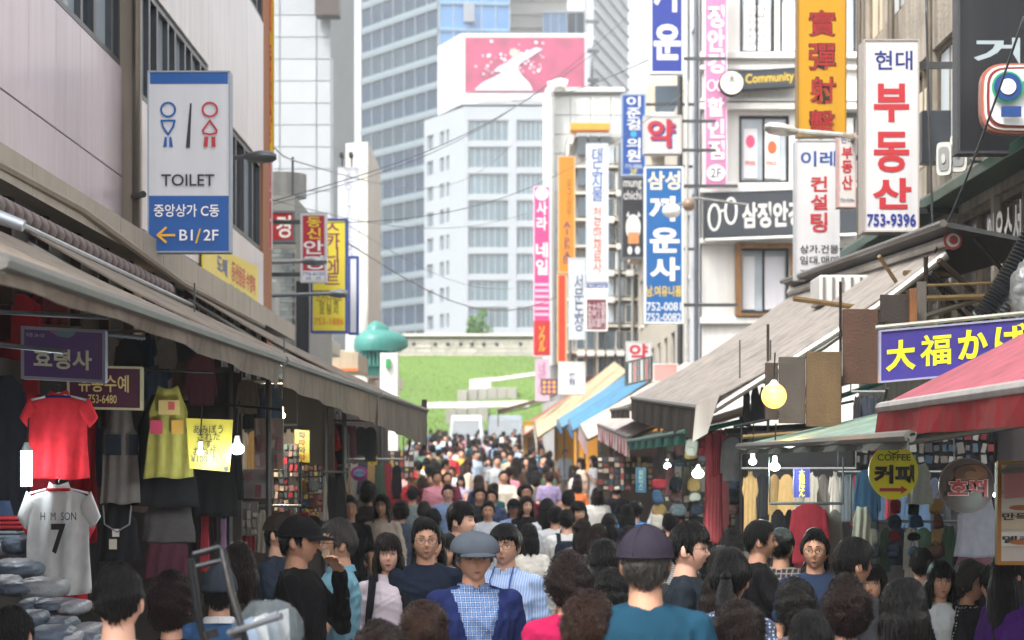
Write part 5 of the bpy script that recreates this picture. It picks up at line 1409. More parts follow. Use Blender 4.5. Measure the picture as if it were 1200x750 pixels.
def person(px, py, hp, rot, label, g='m', pose_='stand', top=('short', '30353c'), hair=('short', 1, 'black'), hat=None, legs=('trousers', '22252c'), skin=0, glasses=False, collar=None, jacket=None, detail=True, sc=None, xy=None, crown=.03, group='shoppers walking through the market street', extra=None, shoes='1c1c1e'):
    if xy: Yp, s, zc = xy[1], sc or 1., None; xw = xy[0]
    else:
        Yp, s, zc = place_solve(px, py, hp); xw = X(px, Yp)
    o = bpy.data.objects.new('person', gb(g, pose_)); COL.objects.link(o)
    setm(o, SK[skin])
    gz = ground(Yp)
    sz = s
    o.location = (xw, Yp, gz if zc is None else zc-(1.70+crown)*s)
    o.rotation_euler = (0, 0, math.radians(rot)); o.scale = (s*R.uniform(.95, 1.05), s*R.uniform(.97, 1.03), s)
    tag(o, label, 'person', group)
    def ch(nm, me, m):
        c = bpy.data.objects.new(nm, me); COL.objects.link(c); c.parent = o
        if m is not None: setm(c, m)
        return c
    def cl(c): return c if not isinstance(c, str) else cm(dk(c), 'cloth')
    sl, tm = top
    if jacket: ch('shirt', gt(g, pose_, 'none'), cl(tm)); ch('jacket', gt(g, pose_, 'long', True), cl(jacket))
    else: ch('shirt', gt(g, pose_, sl), cl(tm))
    if collar: ch('collar', CLR, cl(collar))
    ch(legs[0], gl(g, pose_, legs[0]), cl(legs[1]))
    ch('shoes', gs(g, pose_), cm(shoes, 'plastic'))
    if hat: hair = ('under', 1, hair[2])
    if hair: ch('hair', gh(hair[0], hair[1]), HR[hair[2]])
    if hat:
        hh = ch('hat', gc(hat[0]), cl(hat[1])); hh.scale = (1.07, 1.07, 1.04); hh.location = (0, 0, -1.585*.04)
    if glasses: ch('glasses', GLS, cm('26262a', 'plastic'))
    f = FACE[1 if g == 'f' else 0]; bz = R.uniform(-.003, .005); ez = R.uniform(.98, 1.01)
    if detail and (abs((rot+180) % 360-180) < 130):
        for nm, k in (('eye', 'eyel'), ('eye', 'eyer'), ('eyebrow', 'browl'), ('eyebrow', 'browr'), ('mouth', 'mouth'), ('mouth_line', 'mouth_line')):
            q_ = ch(nm, f[k], None)
            if k == 'mouth': q_.scale.x = R.uniform(.8, 1.15)
            if k[:4] == 'brow': q_.location.z = bz
            if k[:3] == 'eye': q_.scale.z = ez; q_.location.z = 1.588*(1-ez)
    PEOPLE.append((px, py, hp, Yp))
    return o
def at_person(o, p):
    Mx = Matrix.Translation(o.location) @ o.rotation_euler.to_matrix().to_4x4() @ Matrix.Diagonal((o.scale[0],)*3+(1,))
    return Mx @ Vector(p)
def wear(o, meshes, name, label, cat, col, off=(0, 0, 0), rz=0):
    t = thing(name, label, cat)
    t.location = at_person(o, off); t.rotation_euler = (0, 0, o.rotation_euler.z+rz); t.scale = o.scale
    for nm, me in meshes:
        c = addchild(nm, me, t); setm(c, cl_(col))
    return t
def cl_(c): return cm(c, 'cloth') if isinstance(c, str) else c
# ------------------------------------------------------------ the crowd
plaid_b = patmat('plaid_blue', 'plaid', '5f7fae', '1a2e60', '98a2b4', 14.)
stripe_b = patmat('stripe_blue', 'stripe', '7f97c0', 'a8b4c8', sc=22.)
dots_b = patmat('dots_black', 'dots', '16161a', 'b9b9b4', sc=46.)
dots_n = patmat('dots_navy', 'dots', '3a4256', '9aa2b4', sc=60.)
plaid_g = patmat('plaid_grey', 'plaid', '9a9ea2', '6a7078', 'c4c4c4', 8.)
plaid_d = patmat('plaid_dark', 'plaid', '2c2a2e', '55505a', '8a8478', 9.)
hs_ = patmat('hstripe', 'hstripe', 'd8d8d8', '24262c', sc=14.)
hb_ = patmat('hstripe_blue', 'hstripe', '1e4f9a', '5fa8d8', sc=10.)
# --- nearest row
person(140, 655, 78, 180, 'man with short black hair and bare neck seen from behind below the white jersey', hair=('crew', 1, 'black'), top=('short', 'b8b2a8'), skin=2)
person(203, 672, 66, 170, 'woman with curly dark maroon hair seen from behind beside the cart handle', g='f', hair=('curly', 1, 'red'), top=('short', '17171a'))
person(257, 662, 56, 185, 'person in grey beanie, white collar and blue denim behind the cart handle', hair=('crew', 2, 'dkgrey'), hat=('beanie', '3c434c'), top=('long', '3f618c'), collar='e8e8ea')
person(279, 633, 54, 205, 'woman with dark brown bob and olive brown top near the left stall shelves', g='f', hair=('bob', 2, 'brown'), top=('long', '35302a'))
pe = person(352, 600, 50, 80, 'man in black cap and black jacket eating with a hand at his mouth', pose_='eat', hair=('crew', 3, 'black'), hat=('cap', '121214'), top=('long', '101012'), legs=('trousers', 'a58c6c'), skin=1)
person(395, 607, 46, -75, 'grey haired man in pale blue short sleeved shirt facing the man in black', hair=('short', 2, 'grey'), top=('short', '6f9aab'), collar='6f9aab', legs=('trousers', 'd8d4cc'), pose_='browse', skin=1, glasses=True)
wp = person(455, 622, 44, 4, 'woman with short brown hair in a white blouse looking ahead, phone in hand', g='f', pose_='phone', hair=('bob', 3, 'brown'), top=('long', 'c4b8c0'), collar='cfc4cc', skin=2)
person(499, 605, 44, 6, 'man in glasses and navy shirt just behind the woman with the phone', hair=('short', 3, 'black'), top=('long', '1a2233'), glasses=True, skin=1)
person(541, 586, 50, 70, 'tall young man with full black hair and black T-shirt turned to the right', hair=('shortb', 4, 'black'), top=('short', '121315'), skin=2)
om = person(556, 628, 54, 12, 'older man in grey flat cap, open navy jacket and blue plaid shirt', hair=('crew', 4, 'white'), hat=('flat', '4b535c'), top=('long', plaid_b), collar=plaid_b, jacket='1b2552', skin=1, crown=.0)
person(592, 611, 45, -15, 'man in glasses and light blue striped office shirt with a lanyard', hair=('shortb', 5, 'black'), top=('long', stripe_b), collar=stripe_b, glasses=True, pose_='stand')
person(505, 612, 40, 20, 'smiling woman with long wavy dark hair behind the man in the flat cap', g='f', hair=('long', 5, 'brown'), top=('long', '8d8a90'), skin=2)
person(524, 624, 38, -10, 'woman with dark fringe half hidden behind the smiling woman', g='f', hair=('bob', 6, 'black'), top=('long', '3a3a44'))
person(666, 645, 62, 180, 'woman with permed dark brown hair and bright pink top seen from behind', g='f', hair=('curly', 2, 'brown'), top=('short', 'a01a48'))
person(756, 610, 74, 180, 'man in dark plum cap and teal blue T-shirt seen from behind', hair=('short', 6, 'grey'), hat=('cap', '2c2733'), top=('short', '183c50'), skin=1)
person(687, 697, 74, 185, 'woman with loose brown permed hair at the very bottom centre', g='f', hair=('curly', 3, 'light'), top=('long', '2a2024'))
person(497, 707, 66, 175, 'woman with short reddish brown hair low in front of the flat cap man', g='f', hair=('curly', 4, 'light'), top=('long', '3a2a2a'))
person(446, 730, 66, 180, 'crown of dark brown hair at the bottom edge under the phone woman', g='f', hair=('curly', 5, 'brown'), top=('long', '2a2a30'))
person(808, 611, 50, 75, 'young man in glasses with bowl cut hair and dark T-shirt looking right', hair=('shortb', 7, 'black'), top=('short', '1c242c'), glasses=True, skin=2)
person(856, 640, 62, 165, 'woman with straight black ponytail and dotted navy blouse seen from behind', g='f', hair=('pony', 2, 'black'), top=('long', dots_n))
person(865, 706, 66, 180, 'woman with tightly curled dark hair at the bottom edge below the ponytail', g='f', hair=('curly', 6, 'brown'), top=('long', '5a2a30'))
person(806, 662, 48, 180, 'person with wavy light brown hair just right of the teal T-shirt', g='f', hair=('bob', 7, 'light'), top=('long', '4a4a50'))
person(716, 663, 52, 180, 'person with plain round black hair left of the teal T-shirt', g='f', hair=('bob', 8, 'black'), top=('long', '24242a'))
person(708, 630, 48, 160, 'woman with long straight dark hair turned towards the plum cap man', g='f', hair=('long', 2, 'black'), top=('long', '8a8a8c'))
person(955, 618, 44, -12, 'man in glasses and navy T-shirt with swept black hair by the coat rack', hair=('short', 8, 'black'), top=('short', '26344c'), glasses=True, skin=1)
person(1001, 628, 52, 110, 'young man in thin glasses turned away to the right with cropped sides', hair=('shortb', 9, 'black'), top=('short', '2a2c30'), glasses=True, skin=0)
person(955, 650, 40, 10, 'man with thick dark hair whose face shows above curly heads', hair=('short', 10, 'black'), top=('short', '3a3a3c'), skin=1)
person(1023, 658, 38, -20, 'woman with dark hair peeking out behind the young man in thin glasses', g='f', hair=('bob', 9, 'black'), top=('long', '4a3a40'))
person(934, 680, 58, 180, 'woman with greying frizzy perm seen from behind at right of centre', g='f', hair=('curly', 7, 'dkgrey'), top=('long', '5a5660'))
person(991, 678, 68, 175, 'woman with full reddish brown curls, larger than the frizzy perm beside her', g='f', hair=('curly', 8, 'brown'), top=('long', '38323a'))
person(949, 712, 56, 180, 'round smooth black head of hair at the bottom between two curly heads', g='f', hair=('bob', 10, 'black'), top=('long', 'd8dce4'))
person(1058, 674, 70, 205, 'woman with glossy black bob and pale cheek turned half left at lower right', g='f', hair=('bob', 11, 'black'), top=('long', '202026'), skin=2)
person(1102, 655, 46, 4, 'woman with short black hair, printed white T-shirt and open navy cardigan', g='f', hair=('bob', 12, 'black'), top=('short', 'd4d6da'), jacket='1c2230', skin=0)
person(1137, 658, 46, 60, 'grey haired woman in black and white dotted blouse facing right', g='f', hair=('curly', 9, 'grey'), top=('long', dots_b), skin=1)
person(1184, 643, 52, 120, 'woman in purple top with long dark hair leaning at the food stall', g='f', hair=('long', 4, 'black'), top=('short', '46206c'), pose_='phone')
person(892, 607, 42, 85, 'man in black shirt in profile inside the right clothing stall', hair=('short', 11, 'black'), top=('short', '111114'), skin=0, pose_='browse')
person(916, 617, 40, 160, 'man in dark plaid shirt facing the clothes in the right stall', hair=('short', 12, 'black'), top=('long', plaid_d), pose_='browse')
person(14, 705, 70, 175, 'person in white T-shirt with dark hair cut off at the bottom left corner', hair=('crew', 5, 'black'), top=('short', 'e6e6e8'))
person(330, 598, 42, 70, 'man in dark cap and dark blue shirt bent over the left stall goods', hair=('crew', 6, 'black'), hat=('cap', '2a211c'), top=('short', '27303e'), pose_='browse')
# --- second band
L2 = [
 (410, 580, 38, 10, 'm', ('short', '17171a'), ('short', 2, 'black'), 'man in black T-shirt with pale print near the left stall edge'),
 (448, 578, 36, -15, 'f', ('long', 'c9b8aa'), ('long', 2, 'brown'), 'woman with long brown hair in cream top left of the crowd'),
 (398, 572, 34, 95, 'm', ('short', 'c6bcb8'), ('short', 3, 'black'), 'man in pale pinkish T-shirt bending toward the left stall'),
 (432, 565, 32, 170, 'f', ('long', '3a3030'), ('curly', 1, 'black'), 'woman with curly black hair in brown top seen from behind on the left'),
 (470, 587, 30, 180, 'f', ('long', '5a6678'), ('curly', 7, 'dkgrey'), 'person with short grey curls in slate shirt walking away'),
 (484, 569, 28, 170, 'm', ('short', '7f8a8c'), ('short', 6, 'black'), 'man in washed grey green polo walking away left of the red hat'),
 (497, 587, 30, 180, 'm', ('short', '54788c'), ('short', 2, 'grey'), 'grey haired man in dusty blue T-shirt walking away'),
 (508, 596, 34, 180, 'm', ('long', '23252b'), ('crew', 6, 'black'), 'man in black knitted cap and dark top behind the smiling woman'),
 (525, 567, 28, 5, 'm', ('long', '7f93b8'), ('short', 8, 'black'), 'man in sunglasses and pale blue shirt facing the camera'),
 (562, 570, 28, 10, 'm', ('short', '2b2b31'), ('short', 10, 'black'), 'man with thick black hair in charcoal T-shirt facing the camera'),
 (577, 572, 28, -20, 'm', ('short', '3b4a66'), ('short', 11, 'black'), 'man in blue grey T-shirt glancing left in the middle crowd'),
 (572, 586, 32, 0, 'm', ('short', 'bcc0c8'), ('short', 12, 'black'), 'tanned man in light grey T-shirt looking down ahead of the striped shirt'),
 (602, 583, 32, 5, 'f', ('long', '8fa4d0'), ('long', 4, 'black'), 'woman in black cap and periwinkle blouse facing the camera'),
 (617, 580, 32, 15, 'f', ('long', '1a1a1e'), ('long', 5, 'brown'), 'smiling woman with shoulder length hair in black jacket'),
 (641, 583, 34, 180, 'f', ('short', 'd4d6dc'), ('long', 2, 'black'), 'woman with long black hair and white top with a dark strap'),
 (666, 573, 32, 180, 'm', ('long', 'd8dade'), ('short', 3, 'black'), 'man in crisp white shirt with dark shoulder strap walking away'),
 (664, 596, 38, 180, 'm', ('short', 'dadcde'), ('short', 8, 'black'), 'man in white T-shirt wearing the dark backpack, walking away'),
 (651, 592, 36, 175, 'm', ('short', 'c9ccd2'), ('short', 10, 'black'), 'man in white T-shirt left of the backpack wearer'),
 (683, 606, 42, 180, 'f', ('long', '6a6470'), ('long', 5, 'brown'), 'woman with very long chestnut hair walking away centre right'),
 (700, 612, 42, 185, 'f', ('long', '4a4650'), ('long', 3, 'brown'), 'woman with long wavy dark brown hair next to the chestnut hair'),
 (714, 600, 36, 180, 'f', ('long', '26242c'), ('bob', 8, 'black'), 'woman with black bob walking away above the long straight hair'),
 (744, 586, 32, 180, 'm', ('short', hb_), ('short', 11, 'black'), 'man in blue horizontally striped polo walking away'),
 (722, 562, 26, 180, 'm', ('short', '22222a'), ('short', 6, 'black'), 'man in plum cap and black shirt with red chest band far ahead'),
 (735, 590, 34, 170, 'f', ('long', '1a2440'), ('bob', 10, 'black'), 'woman in deep navy top with black hair beside the striped polo'),
 (774, 565, 30, 70, 'm', ('short', 'e2e2e6'), ('short', 2, 'grey'), 'grey haired man in white shirt in profile by the hanging red scarves'),
 (786, 600, 38, 180, 'm', ('short', hs_), ('short', 12, 'black'), 'man in black and white striped T-shirt walking away'),
 (820, 590, 34, 150, 'm', ('long', '33363c'), ('short', 3, 'black'), 'man in dark grey shirt turned to the right stall'),
 (857, 620, 38, 180, 'f', ('long', '1c1a1c'), ('curly', 2, 'black'), 'woman with puffy black hair by the foot of the red scarves'),
 (840, 668, 46, 190, 'f', ('long', '52525c'), ('bob', 6, 'brown'), 'woman with brown bob half behind the ponytail'),
 (620, 612, 40, 180, 'f', ('long', 'd6d2cc'), ('bob', 9, 'black'), 'woman with black bob and cream cardigan behind the striped office shirt'),
 (770, 640, 42, 160, 'm', ('short', '2a2c30'), ('short', 10, 'black'), 'man with cropped black hair between the plum cap and the bowl cut'),
 (738, 615, 40, 180, 'f', ('long', '3c3c46'), ('long', 4, 'black'), 'woman with long hair just behind the plum cap'),
 (1130, 640, 36, 170, 'f', ('long', '2a2228'), ('bob', 3, 'black'), 'woman with dark bob behind the dotted blouse at the food stall'),
 (1165, 660, 40, 190, 'm', ('short', '1c1c20'), ('short', 6, 'black'), 'man in black T-shirt left of the purple top'),
 (1080, 640, 36, 170, 'm', ('long', '202228'), ('short', 12, 'black'), 'man in charcoal shirt browsing bags under the round snack sign'),
]
for (a, b_, c, rt, g_, tp, hr, lb) in L2:
    hat = None
    if 'knitted cap' in lb: hat = ('beanie', '1b1c20')
    elif 'black cap' in lb: hat = ('cap', '17171b')
    elif 'plum cap and' in lb: hat = ('cap', '2b2438')
    o = person(a, b_, c*.70, rt, lb, g=g_, pose_=R.choice(KINDS_[g_][:2]), top=tp, hair=hr, hat=hat, skin=R.randrange(3), legs=('trousers', R.choice(['22252c', '3a4660', '50545a', '6a5f50'])), glasses='sunglasses' in lb)
    if 'backpack wearer' in lb: pass
    if 'wearing the dark backpack' in lb: wear(o, (('bag_body', BPK[0]), ('strap', BPK[1])), 'backpack', 'dark navy backpack on the man in the white T-shirt', 'backpack', '1b2230')
    if 'dark shoulder strap' in lb: wear(o, (('strap', BPK[1]),), 'shoulder_strap', 'dark shoulder straps over the crisp white shirt', 'strap', '24262c')
# --- far band: named ones first
L3 = [
 (458, 531, 23, 180, 'm', ('short', 'd8962a'), ('short', 3, 'black'), 'man in mustard yellow T-shirt seen from behind', None),
 (483, 552, 24, 10, 'f', ('short', 'c43a44'), ('bob', 8, 'black'), 'woman in red brimmed hat and red top', ('bucket', 'd8444e')),
 (473, 548, 22, -20, 'f', ('long', 'd8a8a4'), ('bob', 10, 'brown'), 'woman with pink blouse left of the red hat', None),
 (502, 544, 23, 180, 'm', ('short', '2b2d33'), ('short', 6, 'black'), 'man in charcoal T-shirt right of the red hat', None),
 (500, 536, 21, 180, 'm', ('short', 'dfe0e2'), ('short', 8, 'black'), 'man in white T-shirt with grey straps beyond the red hat', None),
 (522, 537, 22, 110, 'm', ('short', 'e0a07c'), ('short', 10, 'brown'), 'person in peach orange T-shirt turned right', None),
 (549, 537, 22, 95, 'f', ('long', 'dccab8'), ('long', 5, 'light'), 'woman with light brown hair and cream blouse in profile', None),
 (583, 533, 23, 5, 'm', ('short', plaid_g), ('crew', 4, 'dkgrey'), 'balding man in pale grey checked shirt walking toward the camera', None),
 (605, 535, 23, 180, 'f', ('long', '4c3c34'), ('long', 2, 'brown'), 'woman with long brown hair and brown jacket walking away', None),
 (624, 535, 22, 180, 'f', ('short', '1d1d21'), ('long', 4, 'black'), 'woman with long black hair and black dress walking away', None),
 (555, 514, 18, 180, 'm', ('short', '2c5a66'), ('short', 11, 'black'), 'man in deep teal T-shirt far up the street', None),
 (533, 512, 18, 180, 'f', ('long', '6a2a3a'), ('long', 3, 'black'), 'woman in maroon dress far up the street', None),
 (576, 510, 18, 180, 'm', ('short', '23304a'), ('short', 12, 'black'), 'man in navy T-shirt in front of the vans', None),
 (590, 505, 17, 180, 'm', ('short', 'e6e6e8'), ('short', 3, 'black'), 'man in bright white T-shirt in front of the van', None),
 (609, 513, 18, 180, 'm', ('short', 'e3e7ee'), ('short', 6, 'black'), 'man in white shirt and dark trousers near the grey van', None),
 (628, 516, 18, 180, 'm', ('short', 'c4d4ea'), ('short', 8, 'black'), 'man in sky blue shirt near the grey van', None),
 (616, 509, 16, 175, 'm', ('short', 'd83a3a'), ('short', 10, 'black'), 'person in scarlet T-shirt by the yellow doorway', None),
 (652, 507, 17, 180, 'm', ('short', 'b8303a'), ('short', 11, 'black'), 'person in crimson top by the orange doorway', None),
 (660, 506, 18, 180, 'm', ('long', '1c2740'), ('short', 12, 'black'), 'person in all navy standing beyond the traffic cone', None),
 (681, 536, 20, -60, 'f', ('short', 'dccab4'), ('bob', 3, 'black'), 'woman in beige top standing right of the traffic cone', None),
 (695, 533, 20, -70, 'f', ('short', 'e0e0e2'), ('long', 5, 'black'), 'woman in white top and shorts with a phone on the right', None),
 (672, 545, 20, 100, 'f', ('long', 'd8d4d0'), ('long', 4, 'brown'), 'woman in off white dress left of the beige top', None),
 (628, 557, 24, 180, 'f', ('long', '6a6460'), ('curly', 7, 'dkgrey'), 'woman with short greying hair in taupe jacket walking away', None),
 (612, 568, 26, 180, 'm', ('short', '30343a'), ('short', 2, 'black'), 'man in graphite T-shirt behind the periwinkle blouse', None),
 (676, 560, 24, 180, 'f', ('short', 'd87a4a'), ('bob', 10, 'brown'), 'woman in burnt orange T-shirt in the middle of the street', None),
 (700, 570, 27, 180, 'f', ('short', 'e4e2de'), ('bob', 3, 'brown'), 'woman in ivory T-shirt walking away right of the centre', None),
 (540, 556, 24, 0, 'f', ('long', 'b4a8c4'), ('bob', 12, 'black'), 'woman in lavender blouse facing the camera', None),
 (640, 545, 22, 180, 'm', ('short', '4a5a48'), ('short', 3, 'black'), 'man in olive green T-shirt walking away', None),
 (593, 556, 24, 180, 'f', ('short', '8a4a52'), ('long', 3, 'brown'), 'woman in dusty rose T-shirt walking away', None),
]
for (a, b_, c, rt, g_, tp, hr, lb, hat) in L3:
    o = person(a, b_, c*.58, rt, lb, g=g_, pose_='swing' if g_ == 'm' else 'strap' if R.random() < .4 else 'stand', top=tp, hair=hr, hat=hat, skin=R.randrange(3), legs=('skirt', tp[1]) if 'dress' in lb else (('shorts', 'a8a49a') if 'shorts' in lb else ('trousers', R.choice(['22252c', '3a4a66', '7a7268', 'b0aaa0']))), detail=c > 25)
# filler crowd, denser with distance
tops = [('white', 'dcdde0'), ('white', 'dcdde0'), ('white', 'dcdde0'), ('pale blue', 'b4c8e0'), ('light grey', 'b4b6ba'), ('ivory', 'e0dccc'), ('black', '18181c'), ('navy', '222c44'), ('grey', '7a7d82'), ('sky blue', '8fb0d0'), ('beige', 'c4b298'), ('red', 'a83038'), ('pink', 'd08a98'), ('olive', '5c5e40'), ('brown', '553e32'), ('yellow', 'ccA848'.lower()), ('teal', '2f6068'), ('lilac', '9a8cb0'), ('mint', '9cc4b0'), ('burgundy', '5c2030'), ('cream', 'ddd2c0')]
hl = {('short', 3): 'short hair', ('crew', 6): 'cropped hair', ('short', 10): 'tousled hair', ('bob', 8): 'short bob', ('long', 4): 'long hair', ('long', 5): 'wavy hair', ('curly', 7): 'curly perm', ('pony', 2): 'ponytail', ('bob', 3): 'rounded bob'}
cells = []
rr = random.Random(11)
tries = 0
occ = [(X(a, Yp), Yp) for (a, b_, c, Yp) in PEOPLE]
used_lab = set()
bandn = {0: 'under the long left awning', 1: 'in the middle of the crowd', 2: 'by the right hand stalls'}
nfill = 0
while nfill < 180 and tries < 20000:
    tries += 1
    Y = 13+(rr.random()**.75)*92
    xl, xr = -1.35-.01*Y, 1.5+.006*Y
    if Y > 32: xl, xr = -2.2, 1.8
    if Y > 60: xl, xr = -4.2, 2.4
    x = rr.uniform(xl, xr)
    if Y < 34 and rr.random() < .45: continue
    px = x/Y*F+600
    if Y < 20 and 470 < px < 660: continue
    if 645 < px < 735 and 30 < Y < 80 and rr.random() < .93: continue
    if any((x-a)**2+((Y-b_)*.8)**2 < .42**2 for a, b_ in occ): continue
    if any(abs(px-a) < 11 and Y < Yp and Yp-Y < 14 for (a, b_, c, Yp) in PEOPLE[:62] ): continue
    occ.append((x, Y))
    g_ = rr.choice('mf')
    st, sd_ = rr.choice([('short', 3), ('crew', 6), ('short', 10)] if g_ == 'm' else [('bob', 8), ('long', 4), ('long', 5), ('curly', 7), ('pony', 2), ('bob', 3)])
    away = rr.random() < .62
    rt = rr.gauss(180, 22) if away else rr.gauss(0, 22)
    zone = 'under the long left awning' if px < 500 else 'beside the right hand stalls' if px > 720 else 'near the end of the street' if Y > 62 else 'halfway up the street' if Y > 33 else 'in the thick of the crowd'
    for _ in range(90):
        tn, tc_ = rr.choice(tops); hc = rr.choice(['black', 'black', 'brown', 'dkgrey', 'light'])
        sl = rr.choice(['short', 'long'])
        zz = {'under the long left awning': 'under the left awning', 'beside the right hand stalls': 'by the right stalls', 'near the end of the street': 'near the vans', 'halfway up the street': 'halfway up the street', 'in the thick of the crowd': 'in the thick crowd'}[zone]
        lb = '%s in %s %s, %s %s, %s %s' % ('man' if g_ == 'm' else 'woman', tn, {'short': 'T-shirt', 'long': 'jumper'}[sl], {'black': 'black', 'brown': 'dark brown', 'dkgrey': 'greying', 'light': 'light brown'}[hc], hl[st, sd_], 'seen from behind' if away else 'facing camera', zz)
        if lb not in used_lab: break
    used_lab.add(lb)
    lb = lb.replace('walking away', 'from behind').replace('coming closer', 'facing camera').replace(' with', ',').replace('long sleeved top', 'long sleeves') if len(lb.split()) > 16 else lb
    h = rr.uniform(.93, 1.05) if g_ == 'm' else rr.uniform(.88, .97)
    person(px, 0, 0, rt, lb, g=g_, pose_=rr.choice(KINDS_[g_][:2] if g_ == 'm' else ['stand', 'strap']), top=(sl, tc_), hair=(st, sd_, hc), skin=rr.randrange(3), legs=('trousers', rr.choice(['22252c', '3a4a66', '7a7268', '50545a', 'a8a298'])), detail=Y < 30 and not away, sc=h, xy=(x, Y))
    nfill += 1
# props held or worn
t = thing('mobile_phone', 'dark mobile phone held by the woman in the white blouse', 'phone')
J = pose('phone', True)[-1]
t.location = at_person(wp, J[2]+Vector((.035, -.075, .035))); t.rotation_euler = (math.radians(-60), 0, math.radians(25))
addchild('body', MB().box(-.035, .035, -.004, .004, -.07, .07, cm('2a2c30', 'plastic')).mesh('phone', smooth=False), t)
addchild('screen', MB().box(-.032, .032, -.0055, -.0045, -.064, .064, cm('5a6a7a', 'plastic')).mesh('screen'), t)
wear(wp, (('bag_body', BPK[0]), ('strap', BPK[1])), 'backpack', 'black backpack with straps over the white blouse', 'backpack', '141418')
wear(pe, (('bag_body', BAG),), 'shoulder_bag', 'black shoulder bag hanging at the side of the man in black', 'bag', '161618', off=(-.25, .02, .92))
wear(pe, (('snack', MB().box(-.012, .012, -.016, .016, -.012, .02, cm('b8a890', 'plastic')).mesh('snack')),), 'snack_packet', 'small snack packet at the mouth of the man in black', 'snack', 'b8a890', off=(.015, -.125, 1.505))
t = thing('lanyard', 'blue lanyard around the neck of the man in the striped office shirt', 'lanyard')
lo = [o for o in bpy.data.objects if o.get('label', '').startswith('man in glasses and light blue')][0]
t.location = lo.location; t.rotation_euler = lo.rotation_euler; t.scale = lo.scale
mb = MB(); mb.tube([(-.055, -.02, 1.47), (-.06, -.11, 1.40), (-.045, -.142, 1.25), (-.0, -.15, 1.08), (.045, -.142, 1.25), (.06, -.11, 1.40), (.055, -.02, 1.47)], .004, n=5)
c = addchild('cord', mb.mesh('cord'), t); setm(c, cm('2a4a8c', 'cloth'))
# tie print of the white T-shirt
# ------------------------------------------------------------ awnings
def awning(label, xs, zs, Y0, Y1, col, tilt=0.,  th=.03, seg=8, sag=.05, valance=0., vcol=None, fr='6b6a66', stripes=None, name='stall_awning', front_x=None, vstripe=None, under=None):
    """fabric sheet from the back edge (x1,z1) to the front edge (x0,z0), along the street from Y0 to Y1"""
    (x0, x1), (z0, z1) = xs, zs
    fx = front_x or (lambda Y: x0)
    t = thing(name, label, 'awning', (x0, (Y0+Y1)/2, z0))
    NU, NV = seg*4, 8
    m = cm(col, 'fabric')
    def pt(i, j, up=0.):
        Y = Y0+(Y1-Y0)*i/NU; v = j/NV
        xa = fx(Y)
        s_ = -sag*math.sin(math.pi*v)*(.75+.25*math.cos(2*math.pi*i/4))-.02*math.sin(i*2.3+3*v)*v*(1-v)+tilt*i/NU
        return Vector((xa+(x1-xa)*v, Y, z0+(z1-z0)*v+s_+up))
    mb = MB()
    top = [[pt(i, j) for j in range(NV+1)] for i in range(NU+1)]
    vs = [p for r in top for p in r]; n = len(vs)
    vs += [p-UZ*.012 for p in vs]
    fs = []; W_ = NV+1
    for i in range(NU):
        for j in range(NV):
            a = i*W_+j; q = (a, a+W_, a+W_+1, a+1)
            fs.append(q); fs.append(tuple(k+n for k in q[::-1]))
    for i in range(NU): fs.append((i*W_, (i+1)*W_, (i+1)*W_+n, i*W_+n)); fs.append((i*W_+NV, i*W_+NV+n, (i+1)*W_+NV+n, (i+1)*W_+NV))
    for j in range(NV): fs.append((j, j+n, j+1+n, j+1)); fs.append((NU*W_+j, NU*W_+j+1, NU*W_+j+1+n, NU*W_+j+n))
    mb.add(vs, fs, m)
    if stripes:
        m2 = cm(stripes, 'fabric'); k2 = mb.mi(m2)
        for f in range(len(mb.f)):
            i = (f//2)//NV if f < 2*NU*NV else -1
            if i >= 0 and i % 2: mb.m[f] = k2
    mb.build('canopy_fabric', None, t, smooth=True)
    mb = MB(); mb.box(-.001, 0, 0, 0, 0, 0) if False else None
    fb = MB().tube([pt(i, 0)+Vector((0, 0, -.012)) for i in range(0, NU+1, 4)], .028, cm(fr, 'metal'), n=8); fb.build('front_bar', None, t, smooth=True)
    for Y in (Y0+.05, Y1-.05):
        xa = fx(Y)
        MB().tube([(x1, Y, z1-.08), ((xa+x1)/2, Y+.01, (z0+z1)/2-sag-.10), (xa, Y, z0-.03+tilt*(Y-Y0)/(Y1-Y0))], .022, cm(fr, 'metal'), n=8).build('support_arm', None, t, smooth=True)
    if valance:
        vv = valance if callable(valance) else (lambda Y: valance)
        mb = MB(); N = max(12, int((Y1-Y0)*4))
        ma = cm(vcol or col, 'fabric'); mb_ = cm(vstripe, 'fabric') if vstripe else None
        for i in range(N):
            ya, yb = Y0+(Y1-Y0)*i/N, Y0+(Y1-Y0)*(i+1)/N
            xa, xb = fx(ya), fx(yb)
            wa, wb = .02*math.sin(i*1.3), .02*math.sin((i+1)*1.3)
            ha, hb = vv(ya), vv(yb)
            sc_ = .03 if i % 2 else .0
            za, zb_ = z0-.02+tilt*i/N, z0-.02+tilt*(i+1)/N
            q = [Vector((xa-.012, ya, za)), Vector((xb-.012, yb, zb_)), Vector((xb-.012+wb, yb, zb_-hb)), Vector((xa-.012+wa, ya, za-ha))]
            mb.add(q+[p+Vector((.006, 0, 0)) for p in q], [(0, 1, 2, 3), (7, 6, 5, 4), (2, 6, 7, 3), (0, 4, 5, 1), (0, 3, 7, 4), (1, 5, 6, 2)], mb_ if (vstripe and i % 2) else ma)
        # near end flap
        mb.build('valance', None, t, smooth=True)
        for Ye in (Y0, Y1):
            pass
    return t
lx = lambda Y: -1.5+(Y-6)*(.5/18)
la = [(6., 11.9), (12., 17.9), (18., 24.)]
